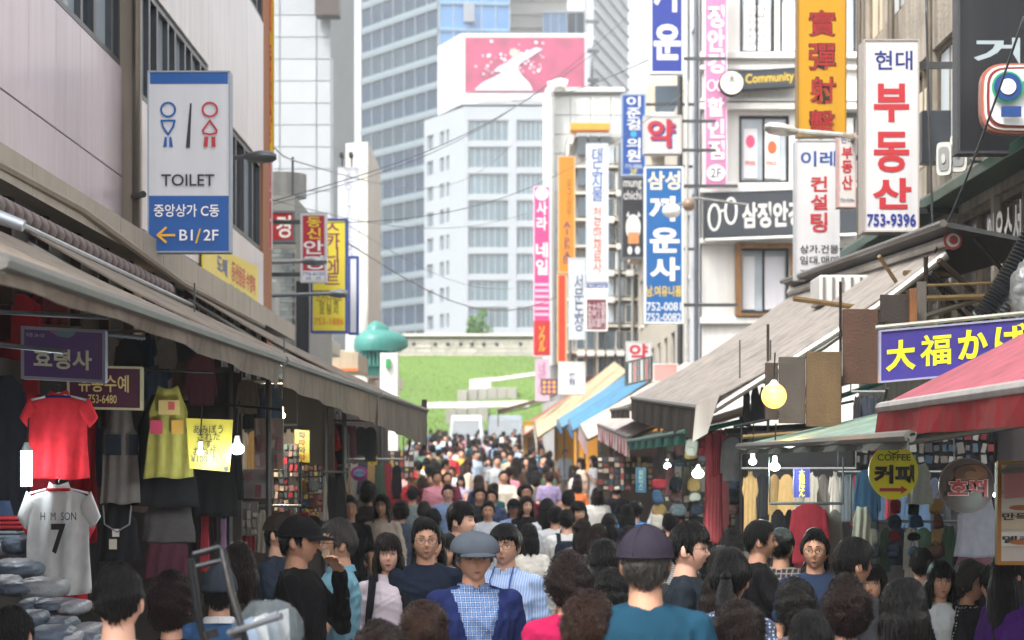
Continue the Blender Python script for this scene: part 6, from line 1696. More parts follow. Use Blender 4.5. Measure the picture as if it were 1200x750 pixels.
for k, (a, b_) in enumerate(la):
    awning(['long beige retractable awning over the nearest part of the left stalls', 'middle beige awning of the long row over the left stalls', 'far beige awning of the left row ending in a dark corner flap'][k],
           (-1.4, -2.85), (2.90, (3.58, 3.66, 3.80)[k]), a, b_, 'a09486', valance=lambda Y: .06+.34*max(0, min(1, (Y-8)/16)), vcol='9a8e80', front_x=lx, sag=.04)
t = thing('awning_end_frame', 'dark rusty end frame with red cord at the corner of the left awning', 'frame', (lx(24), 24.1, 2.5))
MB().box(lx(24)-.06, lx(24)+.0, 24.05, 24.12, 2.42, 3.02, cm('3a3532', 'metal')).build('post', None, t)
MB().tube([(lx(24)-.22, 24.08, 2.9), (lx(24)-.2, 24.08, 2.5), (lx(24)-.24, 24.08, 2.3)], .012, cm('8a2a2a', 'plastic')).build('cord', None, t)
MB().tube([(lx(24)-.3, 24.08, 2.85), (lx(24)-.02, 24.08, 2.95)], .02, cm('3a3532', 'metal')).build('hook_arm', None, t)
# spiral striped fabric roll above the near awning
t = thing('rolled_awning_fabric', 'rolled maroon and grey striped awning fabric along the wall at upper left', 'awning roll', (-2.95, 12, 3.7))
mb = MB(); ma, mc = cm('4a2a2c', 'vinyl'), cm('6a6260', 'vinyl')
N = 64
for i in range(N):
    ya, yb = 10.3+i*.11, 10.3+(i+1)*.11
    rings = [[Vector((-2.92+r_*math.cos(q), y_+.05*math.cos(q), 3.74+r_*math.sin(q))) for q in [k*2*math.pi/12 for k in range(12)]] for y_, r_ in ((ya, .062), ((ya+yb)/2, .07), (yb, .062))]
    mb.loft(rings, ma if i % 2 else mc, cap=False)
mb.build('roll', None, t, smooth=True)
MB().tube([(-2.84, 10.2, 3.66), (-2.80, 18, 3.66)], .02, cm('b4b4b8', 'metal')).build('roll_tube', None, t, smooth=True)
MB().tube([(-2.97, 10.5, 4.0), (-2.95, 14, 4.02), (-2.9, 18, 3.86), (-2.92, 24, 3.88)], .035, cm('8d8072', 'vinyl')).build('guide_pipe', None, t, smooth=True)
# right large awning
t = awning('large grey beige awning sloping from the right wall down to the street', (1.5, 3.5), (2.74, 4.02), 16.4, 25.6, 'b4aca5', tilt=.36, valance=.26, vcol='4a4542', sag=.07, fr='8f8c86')
MB().tube([(3.5, 16.3, 4.05), (3.5, 25.7, 4.41)], .055, cm('c9c2ba', 'metal')).build('roller', None, t, smooth=True)
mb = MB()
for k in range(3): mb.tube([(3.5, 16.27-.015*k, 4.05), (3.5, 16.26-.015*k, 4.05)], .075-.02*k, cm('d8d2cc' if k % 2 else 'a83a3a', 'plastic'), n=16)
mb.build('roller_end', None, t)
MB().tube([(3.46, 16.32, 3.95), (2.9, 16.34, 3.52), (1.6, 16.38, 2.7)], .03, cm('b9b4ac', 'metal')).build('folding_arm', None, t, smooth=True)
MB().hexa([(1.44, 16.34, 2.45), (1.56, 16.34, 2.52), (1.56, 16.39, 2.52), (1.44, 16.39, 2.45), (1.47, 16.34, 2.74), (1.66, 16.34, 2.84), (1.66, 16.39, 2.84), (1.47, 16.39, 2.74)], cm('aaa29a', 'vinyl')).build('corner_flap', None, t)
t = thing('tarpaulin_lean_to', 'black sheet lean-to roof over the roller of the large awning', 'roof', (3.9, 18, 4.1))
MB().hexa([(3.38, 16.0, 4.13), (4.15, 15.6, 3.92), (4.15, 25, 4.2), (3.38, 25.5, 4.50), (3.38, 16.0, 4.17), (4.15, 15.6, 3.95), (4.15, 25, 4.23), (3.38, 25.5, 4.54)], cm('26282a', 'vinyl')).build('sheet', None, t)
MB().tube([(3.36, 15.95, 4.15), (3.36, 25.5, 4.53)], .03, cm('6f6a63', 'metal')).build('edge_pole', None, t, smooth=True)
for yy in (16.2, 18.4, 20.6): MB().tube([(4.2, yy, 3.45), (3.55, yy, 4.18)], .02, cm('1d1e20', 'metal')).build('brace', None, t)
awning('red and pink awning over the food stall at the right edge', (1.8, 3.95), (2.57, 3.70), 6.6, 10., 'b4606e', valance=.13, vcol='8a1722', sag=.02, fr='b8b4b0')
awning('pale mint green awning below the purple signboard', (1.75, 3.6), (2.42, 2.86), 9.0, 15.8, '87a396', valance=.05, vcol='5a605c', sag=.01, fr='6b6e6a', stripes='95b0a4')
awning('pinkish white awning with red and white striped valance, right side mid street', (1.55, 3.9), (2.62, 3.85), 27, 37, 'dccac4', tilt=.35, valance=.26, vcol='eeeaea', vstripe='c23a48', sag=.03)
awning('dark folded canvas awning over the striped valance stall', (1.5, 3.7), (2.98, 3.75), 26, 31, '5a554c', tilt=.1, valance=.12, sag=.05)
awning('teal edged white awning just behind the large beige awning', (1.5, 3.9), (2.56, 3.3), 17.6, 26.4, 'd8ccc6', valance=.1, vcol='2f7a70', sag=.02, fr='2f7a70')
awning('near one of two sky blue awnings up the right side', (1.3, 3.3), (2.95, 4.3), 43.5, 47.5, '5a9cc4', tilt=.3, valance=.18, vcol='3f94c8', sag=.02)
awning('far one of two sky blue awnings up the right side', (1.2, 3.3), (3.1, 4.5), 49, 54.5, '6aa4c8', tilt=.3, valance=.15, vcol='3f94c8', sag=.02)
awning('ivory awning with pink valance tucked below the blue awnings', (1.4, 3.6), (2.7, 4.0), 38, 42.5, 'e8ddc8', tilt=.35, valance=.3, vcol='e0c4c4', sag=.02)
awning('cream awning with white front box near the purple dotted board', (.7, 3.2), (2.95, 4.8), 57, 64, 'dccca8', tilt=.6, valance=.35, vcol='f0ece0', sag=.04)
awning('faded red awning just left of the cream one', (.35, 3.), (3.1, 4.9), 65.5, 70, 'c4766a', tilt=.4, valance=.4, vcol='e8e0d8', sag=.02)
awning('grey stall awning with dark interior, farthest on the right row', (-.5, 1.6), (4.1, 4.7), 72, 77, 'b08c84', valance=.5, vcol='c8c0b4', sag=.02)
awning('red and white striped little awning beyond the left awning', (-2.6, -4.3), (2.75, 3.3), 34, 40, 'e4dcd8', valance=.35, vcol='e8e4e2', vstripe='c8524a', sag=.02)
awning('blue and white striped awning deep under the left awning', (-2.35, -3.2), (3.0, 3.5), 27, 32, 'd8dcd8', stripes='2a84b4', valance=.2, vcol='e8e0c8', vstripe='2a84b4', sag=.02)
def posts(label, pts, Y, z0, z1, col='4a4a4c', r=.025):
    pass
# stall carcasses: dark back walls, counters
def stall(label, x0, x1, Y0, Y1, zt, col, counter=None, side=1, part=True, post=True):
    t = thing('market_stall', label, 'stall', ((x0+x1)/2, (Y0+Y1)/2, ground((Y0+Y1)/2)))
    g0 = ground((Y0+Y1)/2)
    xb = x1 if side > 0 else x0
    MB().box(xb-.04, xb+.04, Y0, Y1, g0, zt, cm(col, 'vinyl')).build('back_panel', None, t)
    if part: MB().box(x0, x1, Y1-.06, Y1, g0, zt, cm(col, 'vinyl')).build('partition', None, t)
    xf = x0 if side > 0 else x1
    for Y in ((Y0+.1, Y1-.1) if post else ()):
        MB().tube([(xf+(.08 if side > 0 else -.08), Y, g0), (xf+(.08 if side > 0 else -.08), Y, zt)], .022, cm('6a6a6c', 'metal')).build('post', None, t, smooth=True)
    c0, c1 = (xf+.05, xf+.85) if side > 0 else (xf-.85, xf-.05)
    MB().box(c0, c1, Y0+.2, Y1-.2, g0+.55, g0+.62, cm('6a5a48', 'wood')).build('counter', None, t, bevel=.01)
    MB().box(c0+.05, c1-.05, Y0+.25, Y1-.25, g0+.0, g0+.549, cm(counter or '3a3a40', 'vinyl')).build('skirt', None, t)
    return t
stall('dark fitted clothing stall nearest the camera on the left', -3.25, -2.0, 8, 15.2, 2.95, '4a4542', '5a4a4a', -1)
stall('second left stall with posters and yellow notices', -3.25, -1.75, 15.3, 20.2, 3.1, '4c4846', '4a4450', -1)
stall('third left stall with backpacks at the end of the long awning', -3.25, -1.6, 20.4, 26.5, 3.1, '544c48', '5a5450', -1)
stall('far left stall under the red striped awning', -4.3, -2.7, 30, 40, 2.7, '3a3430', '4a4440', -1)
stall('nearest right stall cooking snacks under the red awning', 2.1, 4.1, 6.8, 10.2, 2.5, '4a423e', '8a4a4a', 1, part=False, post=False)
stall('right clothing stall below the mint awning', 2.0, 4.1, 11.0, 17.4, 2.6, '444044', '4e4a4c', 1, post=False)
stall('right stall with bags behind the long red scarves', 1.95, 4.1, 18.0, 26.2, 2.7, '554e4e', '5a4c4c', 1)
stall('right stall under the striped valance', 1.9, 4.1, 27.5, 40, 2.8, '4a3c38', 'b0a090', 1)
for i, (Y0, Y1, col, lb) in enumerate(((42, 48, '6a5a48', 'stall behind the near sky blue awning'), (50, 56, 'd8983a', 'stall with orange yellow side wall behind the far blue awning'), (58, 68, 'c8a03a', 'yellow walled doorway stall under the cream awning'))):
    stall(lb, 2.0-.3*i, 4.1, Y0, Y1, 3.0+.2*i, col, '8a8070', 1)
# ------------------------------------------------------------ garments
def gprof(kind):
    if kind == 'tee': return [(0, .13), (.02, .17), (.05, .30), (.09, .42), (.16, .43), (.3, .42), (.6, .43), (.85, .44), (1, .45)]
    if kind == 'tank': return [(0, .22), (.03, .26), (.1, .28), (.2, .32), (.28, .42), (.5, .43), (.8, .47), (1, .5)]
    if kind == 'dress': return [(0, .20), (.03, .26), (.1, .30), (.18, .36), (.25, .40), (.45, .38), (.7, .45), (.9, .5), (1, .52)]
    if kind == 'skirt': return [(0, .40), (.05, .42), (.3, .46), (.7, .5), (1, .52)]
    if kind == 'scarf': return [(0, .3), (.1, .34), (.3, .30), (.5, .36), (.8, .42), (1, .4)]
    return [(0, .4), (1, .45)]
GM = {}
def gmesh(kind, seed=0):
    if (kind, seed) in GM: return GM[kind, seed]
    mb = MB(); n = 36; rings = []
    pr = gprof(kind); zs = [p[0] for p in pr]
    rows = sorted(set(zs+[i/18 for i in range(19)]))
    for z in rows:
        hw = float(np.interp(z, zs, [p[1] for p in pr]))
        r = []
        for k in range(n):
            q = 2*math.pi*k/n
            x = math.cos(q)*hw; ry = .045+.03*min(1, z*3)
            fold = (.022+.055*z)*math.sin(x*(22 if kind != 'scarf' else 34)+seed*2+2.5*z)*(.5+.5*math.cos(3*x+seed))
            y = math.sin(q)*ry*math.sqrt(max(0, 1-(x/hw)**4)+.02)+fold
            r.append(Vector((x+.008*math.sin(9*z+seed), y, -z-.012*math.sin(x*9+seed)*z+(.06*abs(x)/hw*(z < .001)) )))
        rings.append(r)
    mb.loft(rings[::-1])
    if kind in ('tee', 'long'):
        pass
    if kind == 'tee':
        for s in (-1, 1):
            rr_ = []
            for i in range(7):
                t_ = i/6; c = Vector((s*(.36+.15*t_), 0, -.11-.22*t_)); w_ = .115-.025*t_
                d = Vector((s*.7, 0, -.7)); u = Vector((d.z*-1*s*s, 0, d.x)).normalized()
                rr_.append([c+u*math.cos(q)*w_+Vector((0, 1, 0))*math.sin(q)*(.05+.006*math.sin(5*q+seed+i)) for q in [k*2*math.pi/16 for k in range(16)]])
            mb.loft(rr_)
    GM[kind, seed] = mb.mesh('garment', smooth=2)
    return GM[kind, seed]
def lmesh(seed=0):
    """long sleeved garment on a hanger"""
    if ('long', seed) in GM: return GM['long', seed]
    base = gmesh('tee', seed); a = MB()
    pr = [(0, .12), (.02, .16), (.05, .28), (.09, .38), (.3, .38), (.6, .4), (1, .42)]
    n = 30; rings = []
    for z in [i/16 for i in range(17)]:
        hw = float(np.interp(z, [p[0] for p in pr], [p[1] for p in pr]))
        rings.append([Vector((math.cos(q)*hw, math.sin(q)*(.06+.03*z)+.03*z*math.sin(math.cos(q)*hw*24+seed), -z)) for q in [2*math.pi*k/n for k in range(n)]])
    a.loft(rings[::-1])
    for s in (-1, 1):
        rr_ = []
        for i in range(12):
            t_ = i/11; c = Vector((s*(.33+.13*math.sin(t_*1.5)), .01*math.sin(6*t_+seed), -.10-.72*t_)); w_ = .085-.025*t_
            rr_.append([c+Vector((math.cos(q)*w_, math.sin(q)*.05+.008*math.sin(9*t_+3*q), 0)) for q in [k*2*math.pi/14 for k in range(14)]])
        a.loft(rr_[::-1])
    GM['long', seed] = a.mesh('garment', smooth=2)
    return GM['long', seed]
HGM = MB()
HGM.tube([(-.4, 0, -.07), (-.06, 0, .01), (0, 0, .03), (.06, 0, .01), (.4, 0, -.07)], .018, n=6)
HGM = HGM.mesh('hanger', smooth=2)
HKM = MB().tube([(0, 0, .03), (0, 0, .10), (.03, 0, .135), (0, 0, .16), (-.025, 0, .145)], .006, n=5).mesh('hook', smooth=2)
GCOUNT = 0
def lift(h):
    return ''.join('%02x' % min(235, int(18+int(h[i:i+2], 16)*1.12)) for i in (0, 2, 4))
def garment(kind, px, py, w_px, h_px, Y, col, label, rot=0, group=None, seed=None, hanger=None, mat_=None, thick=1.):
    global GCOUNT; GCOUNT += 1
    w_ = w_px/F*Y; h = h_px/F*Y
    t = thing({'tee': 'hanging_tshirt', 'tank': 'hanging_tank_top', 'dress': 'hanging_dress', 'skirt': 'hanging_skirt', 'scarf': 'hanging_scarf', 'long': 'hanging_shirt'}[kind], label, {'tee': 'T-shirt', 'tank': 'tank top', 'dress': 'dress', 'skirt': 'skirt', 'scarf': 'scarf', 'long': 'shirt'}[kind], P(px, py, Y), group)
    t.rotation_euler = (0, 0, math.radians(rot))
    sd_ = seed if seed is not None else GCOUNT % 3
    me = lmesh(sd_) if kind == 'long' else gmesh(kind, sd_)
    g_ = addchild('cloth', me, t); sx = w_/(1.12 if kind == 'tee' else .95)
    g_.scale = (sx, .85*thick*min(w_, .6), h); setm(g_, mat_ or cm(lift(col), 'cloth'))
    if hanger:
        hgm = addchild('hanger', HGM, t); hgm.scale = (sx, sx, sx); setm(hgm, cm(hanger, 'plastic'))
        k = addchild('hook', HKM, t); k.scale = (sx, sx, sx); setm(k, cm('8a8a8a', 'metal'))
    return t, g_
def local_panel(t, name, x0, x1, z0, z1, y, m):
    return addchild(name, MB().box(x0, x1, y-.002, y, z0, z1, m).mesh(name), t)
Yj = 12.
t, g_ = garment('tee', 69, 463, 90, 98, 12.3, 'c22731', 'red T-shirt with navy collar on a white hanger in front of the purple sign', hanger='dfe3ea', seed=0)
addchild('collar', MB().tube([(math.cos(a)*.07, -.02+math.sin(a)*.025, -.01-.0*a) for a in [i*math.pi/8 for i in range(17)]], .008, cm('1f2a66', 'cloth')).mesh('collar', smooth=2), t)
t, g_ = garment('tee', 69, 583, 84, 130, 12.02, 'c42832', 'red football shirt showing below the white number 7 jersey', seed=1, thick=.8)
t, g_ = garment('tee', 69, 572, 96, 124, 11.95, 'e6e8f4', 'white football jersey printed H M SON and number 7 in black', hanger='dfe3ea', seed=0)
k = Yj/F
U, V = Vector((1, 0, 0)), UZ
c = P(69, 572, 11.82)
text(t, 'H  M  SON', c+Vector((-.105, 0, -.185)), U, V, .205, .045, cm('1a1a1c', 'letter'), .0)
text(t, '7', c+Vector((-.045, 0, -.38)), U, V, .085, .175, cm('1a1a1c', 'letter'), .03)
for q in t.children:
    pass
addchild('collar', MB().tube([(math.cos(a)*.065, -.02+math.sin(a)*.025, -.008) for a in [i*math.pi/8 for i in range(17)]], .009, cm('c42832', 'cloth')).mesh('collar', smooth=2), t)
G1 = [
 ('long', 22, 345, 60, 120, 13.5, '8e1f28', 'dark red shirt hanging top left behind the purple sign'),
 ('long', 8, 440, 50, 180, 12.8, '16181e', 'long black garment at the far left edge of the stall'),
 ('dress', 96, 455, 40, 180, 13.4, '9a1c28', 'crimson dress behind the red T-shirt'),
 ('tank', 141, 478, 46, 112, 13., '5d5a55', 'grey apron dress with denim patch pockets'),
 ('dress', 193, 470, 76, 124, 13.1, '121214', 'black pinafore behind the yellow dress'),
 ('dress', 197, 458, 54, 102, 12.8, '7d7836', 'mustard yellow child dress with pink and peach patch pockets'),
 ('tank', 139, 592, 50, 66, 13.1, '141416', 'black tank top with grey trim and paper price tags'),
 ('skirt', 198, 596, 58, 40, 13.2, '3c3a39', 'charcoal grey skirt folded over below the yellow dress'),
 ('skirt', 196, 634, 50, 44, 13.2, '3e1c26', 'maroon checked skirt under the charcoal skirt'),
 ('long', 252, 500, 62, 105, 13.6, '131314', 'black fluffy jacket behind the yellow handwritten notice'),
 ('dress', 40, 470, 50, 130, 13.0, 'a3222c', 'bright red long top left of the tube lamp'),
 ('tee', 130, 440, 40, 60, 14., '4a4440', 'taupe T-shirt half hidden behind the maroon sign'),
 ('long', 235, 560, 40, 90, 14.2, '2a2625', 'dark brown cardigan between the black jacket and the grey skirt'),
 ('scarf', 118, 600, 12, 80, 13.3, '2a2a2c', 'thin dark scarf beside the black tank top'),
 ('tee', 180, 430, 44, 40, 14.4, '3c4a5a', 'slate blue T-shirt on the upper rail'),
 ('tank', 215, 425, 30, 44, 14.4, '6a5444', 'tan camisole on the upper rail'),
 ('long', 150, 400, 34, 60, 14.6, '2c2c30', 'black blouse on the upper rail'),
 ('long', 262, 430, 36, 55, 15.2, '5a5a60', 'ash grey hooded top beneath the awning'),
]
G1 += [
 ('long', 236, 415, 34, 60, 13.9, '5a3038', 'wine red shirt on the upper left of the yellow notice'),
 ('tee', 112, 500, 30, 70, 13.7, '2f3a4c', 'dark blue T-shirt tucked between the red shirts and the apron dress'),
 ('scarf', 240, 600, 14, 70, 13.9, 'a03038', 'red scarf by the boxed accessories'),
 ('dress', 165, 520, 24, 80, 13.8, '6a5a50', 'fawn dress between the apron dress and the black pinafore'),
 ('scarf', 262, 610, 10, 60, 14.2, '8a6a8a', 'mauve scarf by the boxed accessories'),
 ('long', 290, 445, 26, 40, 15, '7a6a5a', 'sand coloured cardigan over the poster board'),
 ('tee', 60, 340, 50, 40, 13.9, '6a2a30', 'folded maroon top high at the back of the near left stall'),
 ('dress', 6, 590, 26, 60, 12.6, '3a4a6a', 'denim blue dress at the left edge above the folded clothes'),
]
for kind, px, py, w_, h, Y, col, lb in G1:
    t, g_ = garment(kind, px, py, w_, h, Y, col, lb, rot=R.uniform(-9, 9))
    d = -.09
    if 'yellow child' in lb:
        for (x0, z0, c) in ((-.10, -.27, 'c04a66'), (.03, -.27, 'c89a4a')): local_panel(t, 'pocket', x0, x0+.075, z0, z0+.085, -.055, cm(c, 'cloth'))
        local_panel(t, 'print', -.05, .08, -.15, -.06, -.05, cm('c8b070', 'cloth')); local_panel(t, 'print', .01, .05, -.12, -.07, -.053, cm('c05a5a', 'cloth'))
    if 'denim patch' in lb:
        local_panel(t, 'pocket', -.08, .02, -.30, -.17, -.055, cm('2e3640', 'cloth')); local_panel(t, 'pocket', .07, .13, -.30, -.17, -.05, cm('2e3640', 'cloth'))
    if 'paper price' in lb:
        local_panel(t, 'price_tag', -.03, .015, -.20, -.15, -.05, cm('d8d4cc', 'sign')); local_panel(t, 'price_tag', -.05, .0, -.28, -.215, -.05, cm('cfc8b4', 'sign'))
        mb = MB().tube([(-.09, -.045, 0), (-.08, -.05, -.12), (0, -.05, -.17), (.08, -.05, -.12), (.09, -.045, 0)], .006, n=5); addchild('trim', mb.mesh('trim', cm('8a8a8c', 'cloth'), 2), t)
# extra garments filling the rails
ORD = ['first', 'second', 'third', 'fourth', 'fifth', 'sixth', 'seventh', 'eighth', 'ninth', 'tenth', 'eleventh', 'twelfth', 'thirteenth', 'fourteenth', 'fifteenth', 'sixteenth', 'seventeenth', 'eighteenth', 'nineteenth', 'twentieth']
CN = {'1c1c20': 'black', '2a2f3c': 'navy', '6a6460': 'taupe', '8a8478': 'beige', '4a3230': 'dark brown', '7a2830': 'red', 'a8a29a': 'cream', '50565c': 'grey', '3a4a3c': 'dark green', '8a5a64': 'dusty pink', '96794e': 'tan', '33475e': 'denim blue'}
def rail(label, px0, px1, py, Y, n, h_px, kinds, rname, cols=None, w_=None, group=None):
    t = thing('clothes_rail', label, 'rail', P(px0, py-6, Y))
    a, b_ = P(px0-3, py-7, Y), P(px1+3, py-7, Y)
    MB().tube([a, b_], .011, cm('8a8c8e', 'metal')).build('bar', None, t, smooth=True)
    for q in (a, b_): MB().tube([q, q+Vector((0, 0, .35))], .006, cm('5a5c5e', 'metal')).build('hanging_rod', None, t)
    for i in range(n):
        c = R.choice(cols or list(CN)); kd = R.choice(kinds)
        garment(kd, px0+(px1-px0)*(i+.5)/n, py, (w_ or (px1-px0)/n*1.35), h_px*R.uniform(.8, 1.15), Y+R.uniform(-.06, .06), c, '%s %s, %s from the left on %s' % (CN[c], {'tee': 'T-shirt', 'tank': 'tank top', 'dress': 'dress', 'skirt': 'skirt', 'scarf': 'scarf', 'long': 'shirt'}[kd], ORD[i], rname), rot=R.uniform(-40, 40), group=group or 'clothes on '+rname)
rail('upper rail deep in the left stall', 100, 225, 395, 14.9, 6, 60, ['long', 'tee'], 'the upper left rail')
rail('rail under the awning beyond the yellow notice', 232, 330, 455, 16.2, 6, 46, ['long', 'tank'], 'the rail over the posters')
rail('low rail below the posters in the second left stall', 282, 350, 600, 15.6, 4, 50, ['scarf', 'tee'], 'the low rail under the posters')
rail('rail of scarves in the third left stall', 352, 405, 560, 19, 5, 50, ['scarf', 'scarf', 'dress'], 'the scarf rail by the yellow hanging sign')
rail('rail of clothes at the end of the left awning', 400, 470, 545, 25.6, 7, 40, ['scarf', 'long', 'dress'], 'the rail beyond the backpacks')
rail('rail along the middle of the second left stall', 250, 345, 505, 18.6, 7, 44, ['long', 'tee', 'dress'], 'the second stall back rail', cols=['8a5a64', 'a8a29a', '33475e', '96794e', '7a2830', '50565c'])
rail('rail under the far part of the left awning', 350, 440, 500, 23, 8, 40, ['long', 'scarf', 'dress'], 'the rail above the backpacks', cols=['8a5a64', 'a8a29a', '33475e', '96794e', '7a2830', '50565c', '8a8478'])
rail('front rail of the right clothing stall', 872, 1000, 556, 16.6, 9, 62, ['long', 'tee', 'long'], 'the right front rail', cols=['a8a29a', '8a8478', '1c1c20', '6a6460', '50565c', '4a3230', '96794e'])
rail('lower rail of the right clothing stall', 905, 985, 597, 15.4, 6, 66, ['long'], 'the coat rail by the man in navy', cols=['a8a29a', '8a8478', '7a2830', '1c1c20', '6a6460'])
rail('dim back rail of the right clothing stall', 985, 1115, 560, 16.9, 10, 60, ['long', 'dress', 'tank'], 'the dim back rail', cols=['1c1c20', '2a2f3c', '50565c', '4a3230', '7a2830', '8a8478', '33475e'])
rail('lower back rail near the food stall', 1000, 1120, 618, 15.2, 8, 55, ['long', 'dress'], 'the lower back rail', cols=['1c1c20', '2a2f3c', '50565c', '3a4a3c', 'a8a29a'])
rail('rail inside the stall behind the red scarves', 780, 868, 548, 22.5, 9, 34, ['dress', 'scarf', 'tank'], 'the mid right rail', cols=['a8a29a', '8a8478', '6a6460', '8a5a64', '1c1c20'])
rail('rail high in the right stall next to the globe lamp', 870, 900, 455, 16.9, 3, 40, ['dress'], 'the little rail left of the globe lamp', cols=['1c1c20'])
rail('rail of trousers by the wooden boards', 1000, 1034, 466, 15.9, 4, 44, ['dress', 'scarf'], 'the rail right of the wooden boards', cols=['1c1c20', '4a3230', '2a2f3c'])
for (kd, px, py, w_, h, Y, col, lb) in (
 ('scarf', 832, 512, 16, 118, 18.6, 'a84a56', 'long dusty red scarf, leftmost of the hanging scarves'),
 ('scarf', 841, 508, 14, 130, 18.4, '8e2c3a', 'long crimson scarf in the middle of the hanging scarves'),
 ('scarf', 848, 512, 15, 105, 18.5, 'b86a70', 'long rose pink scarf, third of the hanging scarves'),
 ('long', 858, 512, 26, 52, 18.2, '77767c', 'pale grey cardigan hanging right of the red scarves'),
 ('scarf', 836, 560, 22, 75, 18.1, '9c4248', 'bunched red scarf low beside the bag stall'),
 ('long', 948, 590, 46, 70, 15., '8e2430', 'bright red coat at the front of the coat rail'),
 ('tank', 1147, 585, 54, 68, 12.2, 'a4a6b4', 'pale lilac white sleeveless dress near the round snack sign'),
 ('skirt', 1146, 652, 52, 26, 12.2, '7a525c', 'dusty pink cloth below the pale sleeveless dress'),
 ('dress', 1078, 545, 30, 46, 13.6, '8f8d88', 'off white bag shaped garment beside the yellow coffee sign'),
 ('long', 1016, 550, 30, 60, 14.4, '243a52', 'deep blue knit top left of the coffee sign'),
 ('dress', 1010, 596, 26, 50, 14.2, '8a8478', 'beige dress under the coffee sign')):
    garment(kd, px, py, w_, h, Y, col, lb, rot=R.uniform(-14, 14))
# hanging bags and backpacks
v_, f_ = usphere(22, 16)
BGM = MB(); BGM.add([tuple(q) for q in np.sign(v_)*np.abs(v_)**.55*np.array([.5, .28, .5])], f_)
BGM = BGM.mesh('bag_body', smooth=2)
BGV = [BGM]
for e_, s_ in ((.8, (.5, .3, .42)), (.4, (.46, .16, .5))):
    q_ = MB(); p_ = np.sign(v_)*np.abs(v_)**e_*np.array(s_); p_[:, 0] *= 1+.35*(-p_[:, 2]); p_[:, 1] += .04*np.sin(p_[:, 2]*14+p_[:, 0]*9)
    q_.add([tuple(k_) for k_ in p_], f_); BGV.append(q_.mesh('bag_body', smooth=2))
BGP = MB(); BGP.add([tuple(q) for q in np.sign(v_)*np.abs(v_)**.6*np.array([.36, .12, .2])+np.array([0, -.26, -.18])], f_); BGP = BGP.mesh('bag_pocket', smooth=2)
BGH = MB().tube([(-.2, 0, .45), (-.12, 0, .7), (0, 0, .78), (.12, 0, .7), (.2, 0, .45)], .03, n=6).mesh('bag_handle', smooth=2)
def hbag(px, py, w_, h, Y, col, label, pocket=True, group=None):
    t = thing('hanging_bag', label, 'bag', P(px, py, Y), group)
    t.rotation_euler = (R.uniform(-.1, .1), R.uniform(-.18, .18), R.uniform(-.6, .6)); w_ *= R.uniform(.75, 1.25); h *= R.uniform(.7, 1.25); K_ = BGV[R.randrange(3)]
    for nm, me in (('bag_body', K_), ('bag_pocket', BGP), ('bag_handle', BGH))[:3 if pocket else 3]:
        c = addchild(nm, me, t); c.scale = (w_/F*Y, w_/F*Y*.8, h/F*Y); setm(c, cm(col, 'cloth'))
    return t
hbag(388, 514, 20, 26, 20.5, 'b02a30', 'red backpack hanging upper left at the awning end')
hbag(385, 541, 18, 26, 20.5, 'a8242c', 'red backpack hanging below the other red one')
hbag(397, 520, 14, 40, 20.7, '1a1a1e', 'black backpack right of the red ones')
hbag(397, 560, 18, 34, 20.7, '1e2430', 'black backpack at the bottom of the backpack column')
hbag(380, 572, 16, 30, 20.4, '2a2a2e', 'dark small backpack under the red backpacks')
bc = ['1c1c20', '4a3230', '50565c', '7a2830', '33475e', '96794e', 'a8a29a', '2a2f3c']
k = 0
for (x0, x1, y0, y1, Y, n, nm) in ((340, 372, 560, 640, 17.5, 12, 'the left cap and bag heap'), (760, 870, 560, 620, 21.5, 18, 'the right bag stall shelves'), (1010, 1110, 585, 655, 14.6, 16, 'the bag display under the round sign'), (790, 830, 520, 545, 25, 7, 'the bag stall ceiling')):
    cn_ = {'1c1c20': 'black', '4a3230': 'brown', '50565c': 'grey', '7a2830': 'red', '33475e': 'blue', '96794e': 'tan', 'a8a29a': 'cream', '2a2f3c': 'navy'}
    cols_ = max(3, int(math.sqrt(n*(x1-x0)/(y1-y0)))); 
    for i in range(n):
        c = bc[(i*5+k) % 8]; r_, q_ = divmod(i, cols_)
        hbag(x0+(x1-x0)*(q_+.5)/cols_+R.uniform(-2, 2), y0+(y1-y0)*(r_+.5)/math.ceil(n/cols_), 16, 17, Y+R.uniform(-.1, .1), c, '%s bag, row %s, %s from the left in %s' % (cn_[c], ['one', 'two', 'three', 'four', 'five'][r_], ORD[q_], nm), group='bags in '+nm)
    k += 3
# boards with packets
def board(label, px0, py0, px1, py1, Y, nx, ny, cols, bg_='3a3436', fill=.8):
    t = thing('display_board', label, 'display', P((px0+px1)/2, py1, Y))
    x0, x1, z0, z1 = X(px0, Y), X(px1, Y), Z(py1, Y), Z(py0, Y)
    MB().box(x0, x1, Y, Y+.03, z0, z1, cm(bg_, 'vinyl')).build('backing', None, t)
    dx, dz = (x1-x0)/nx, (z1-z0)/ny
    ms = {}
    for i in range(nx):
        for j in range(ny):
            c = R.choice(cols)
            if R.random() < .12: continue
            if c not in ms: ms[c] = MB().box(-dx*.42, dx*.42, -.02, 0, -dz*.42, dz*.42, cm(c, 'plastic')).mesh('packet')
            o = addchild('packet', ms[c], t); o.location = (x0+dx*(i+.5)-t.location.x, -.02-R.uniform(0, .03), z0+dz*(j+.5)-t.location.z); o.rotation_euler = (R.uniform(-.12, .12), R.uniform(-.22, .22), R.uniform(-.3, .3)); o.scale = (R.uniform(.5, 1.12), 1, R.uniform(.55, 1.15))
    return t
board('board of pink and white patterned packets behind the yellow notice', 298, 490, 332, 550, 15.8, 4, 3, ['b08a8c', 'a88078', 'c4b0ae', '9c6a6e', 'b8a4a4'], 'b0a4a4')
board('red and pink poster board under the pink packets', 276, 550, 320, 584, 15.7, 4, 2, ['7a3a44', '8a4450', '5a2a34', '94626a'], 'a0989a')
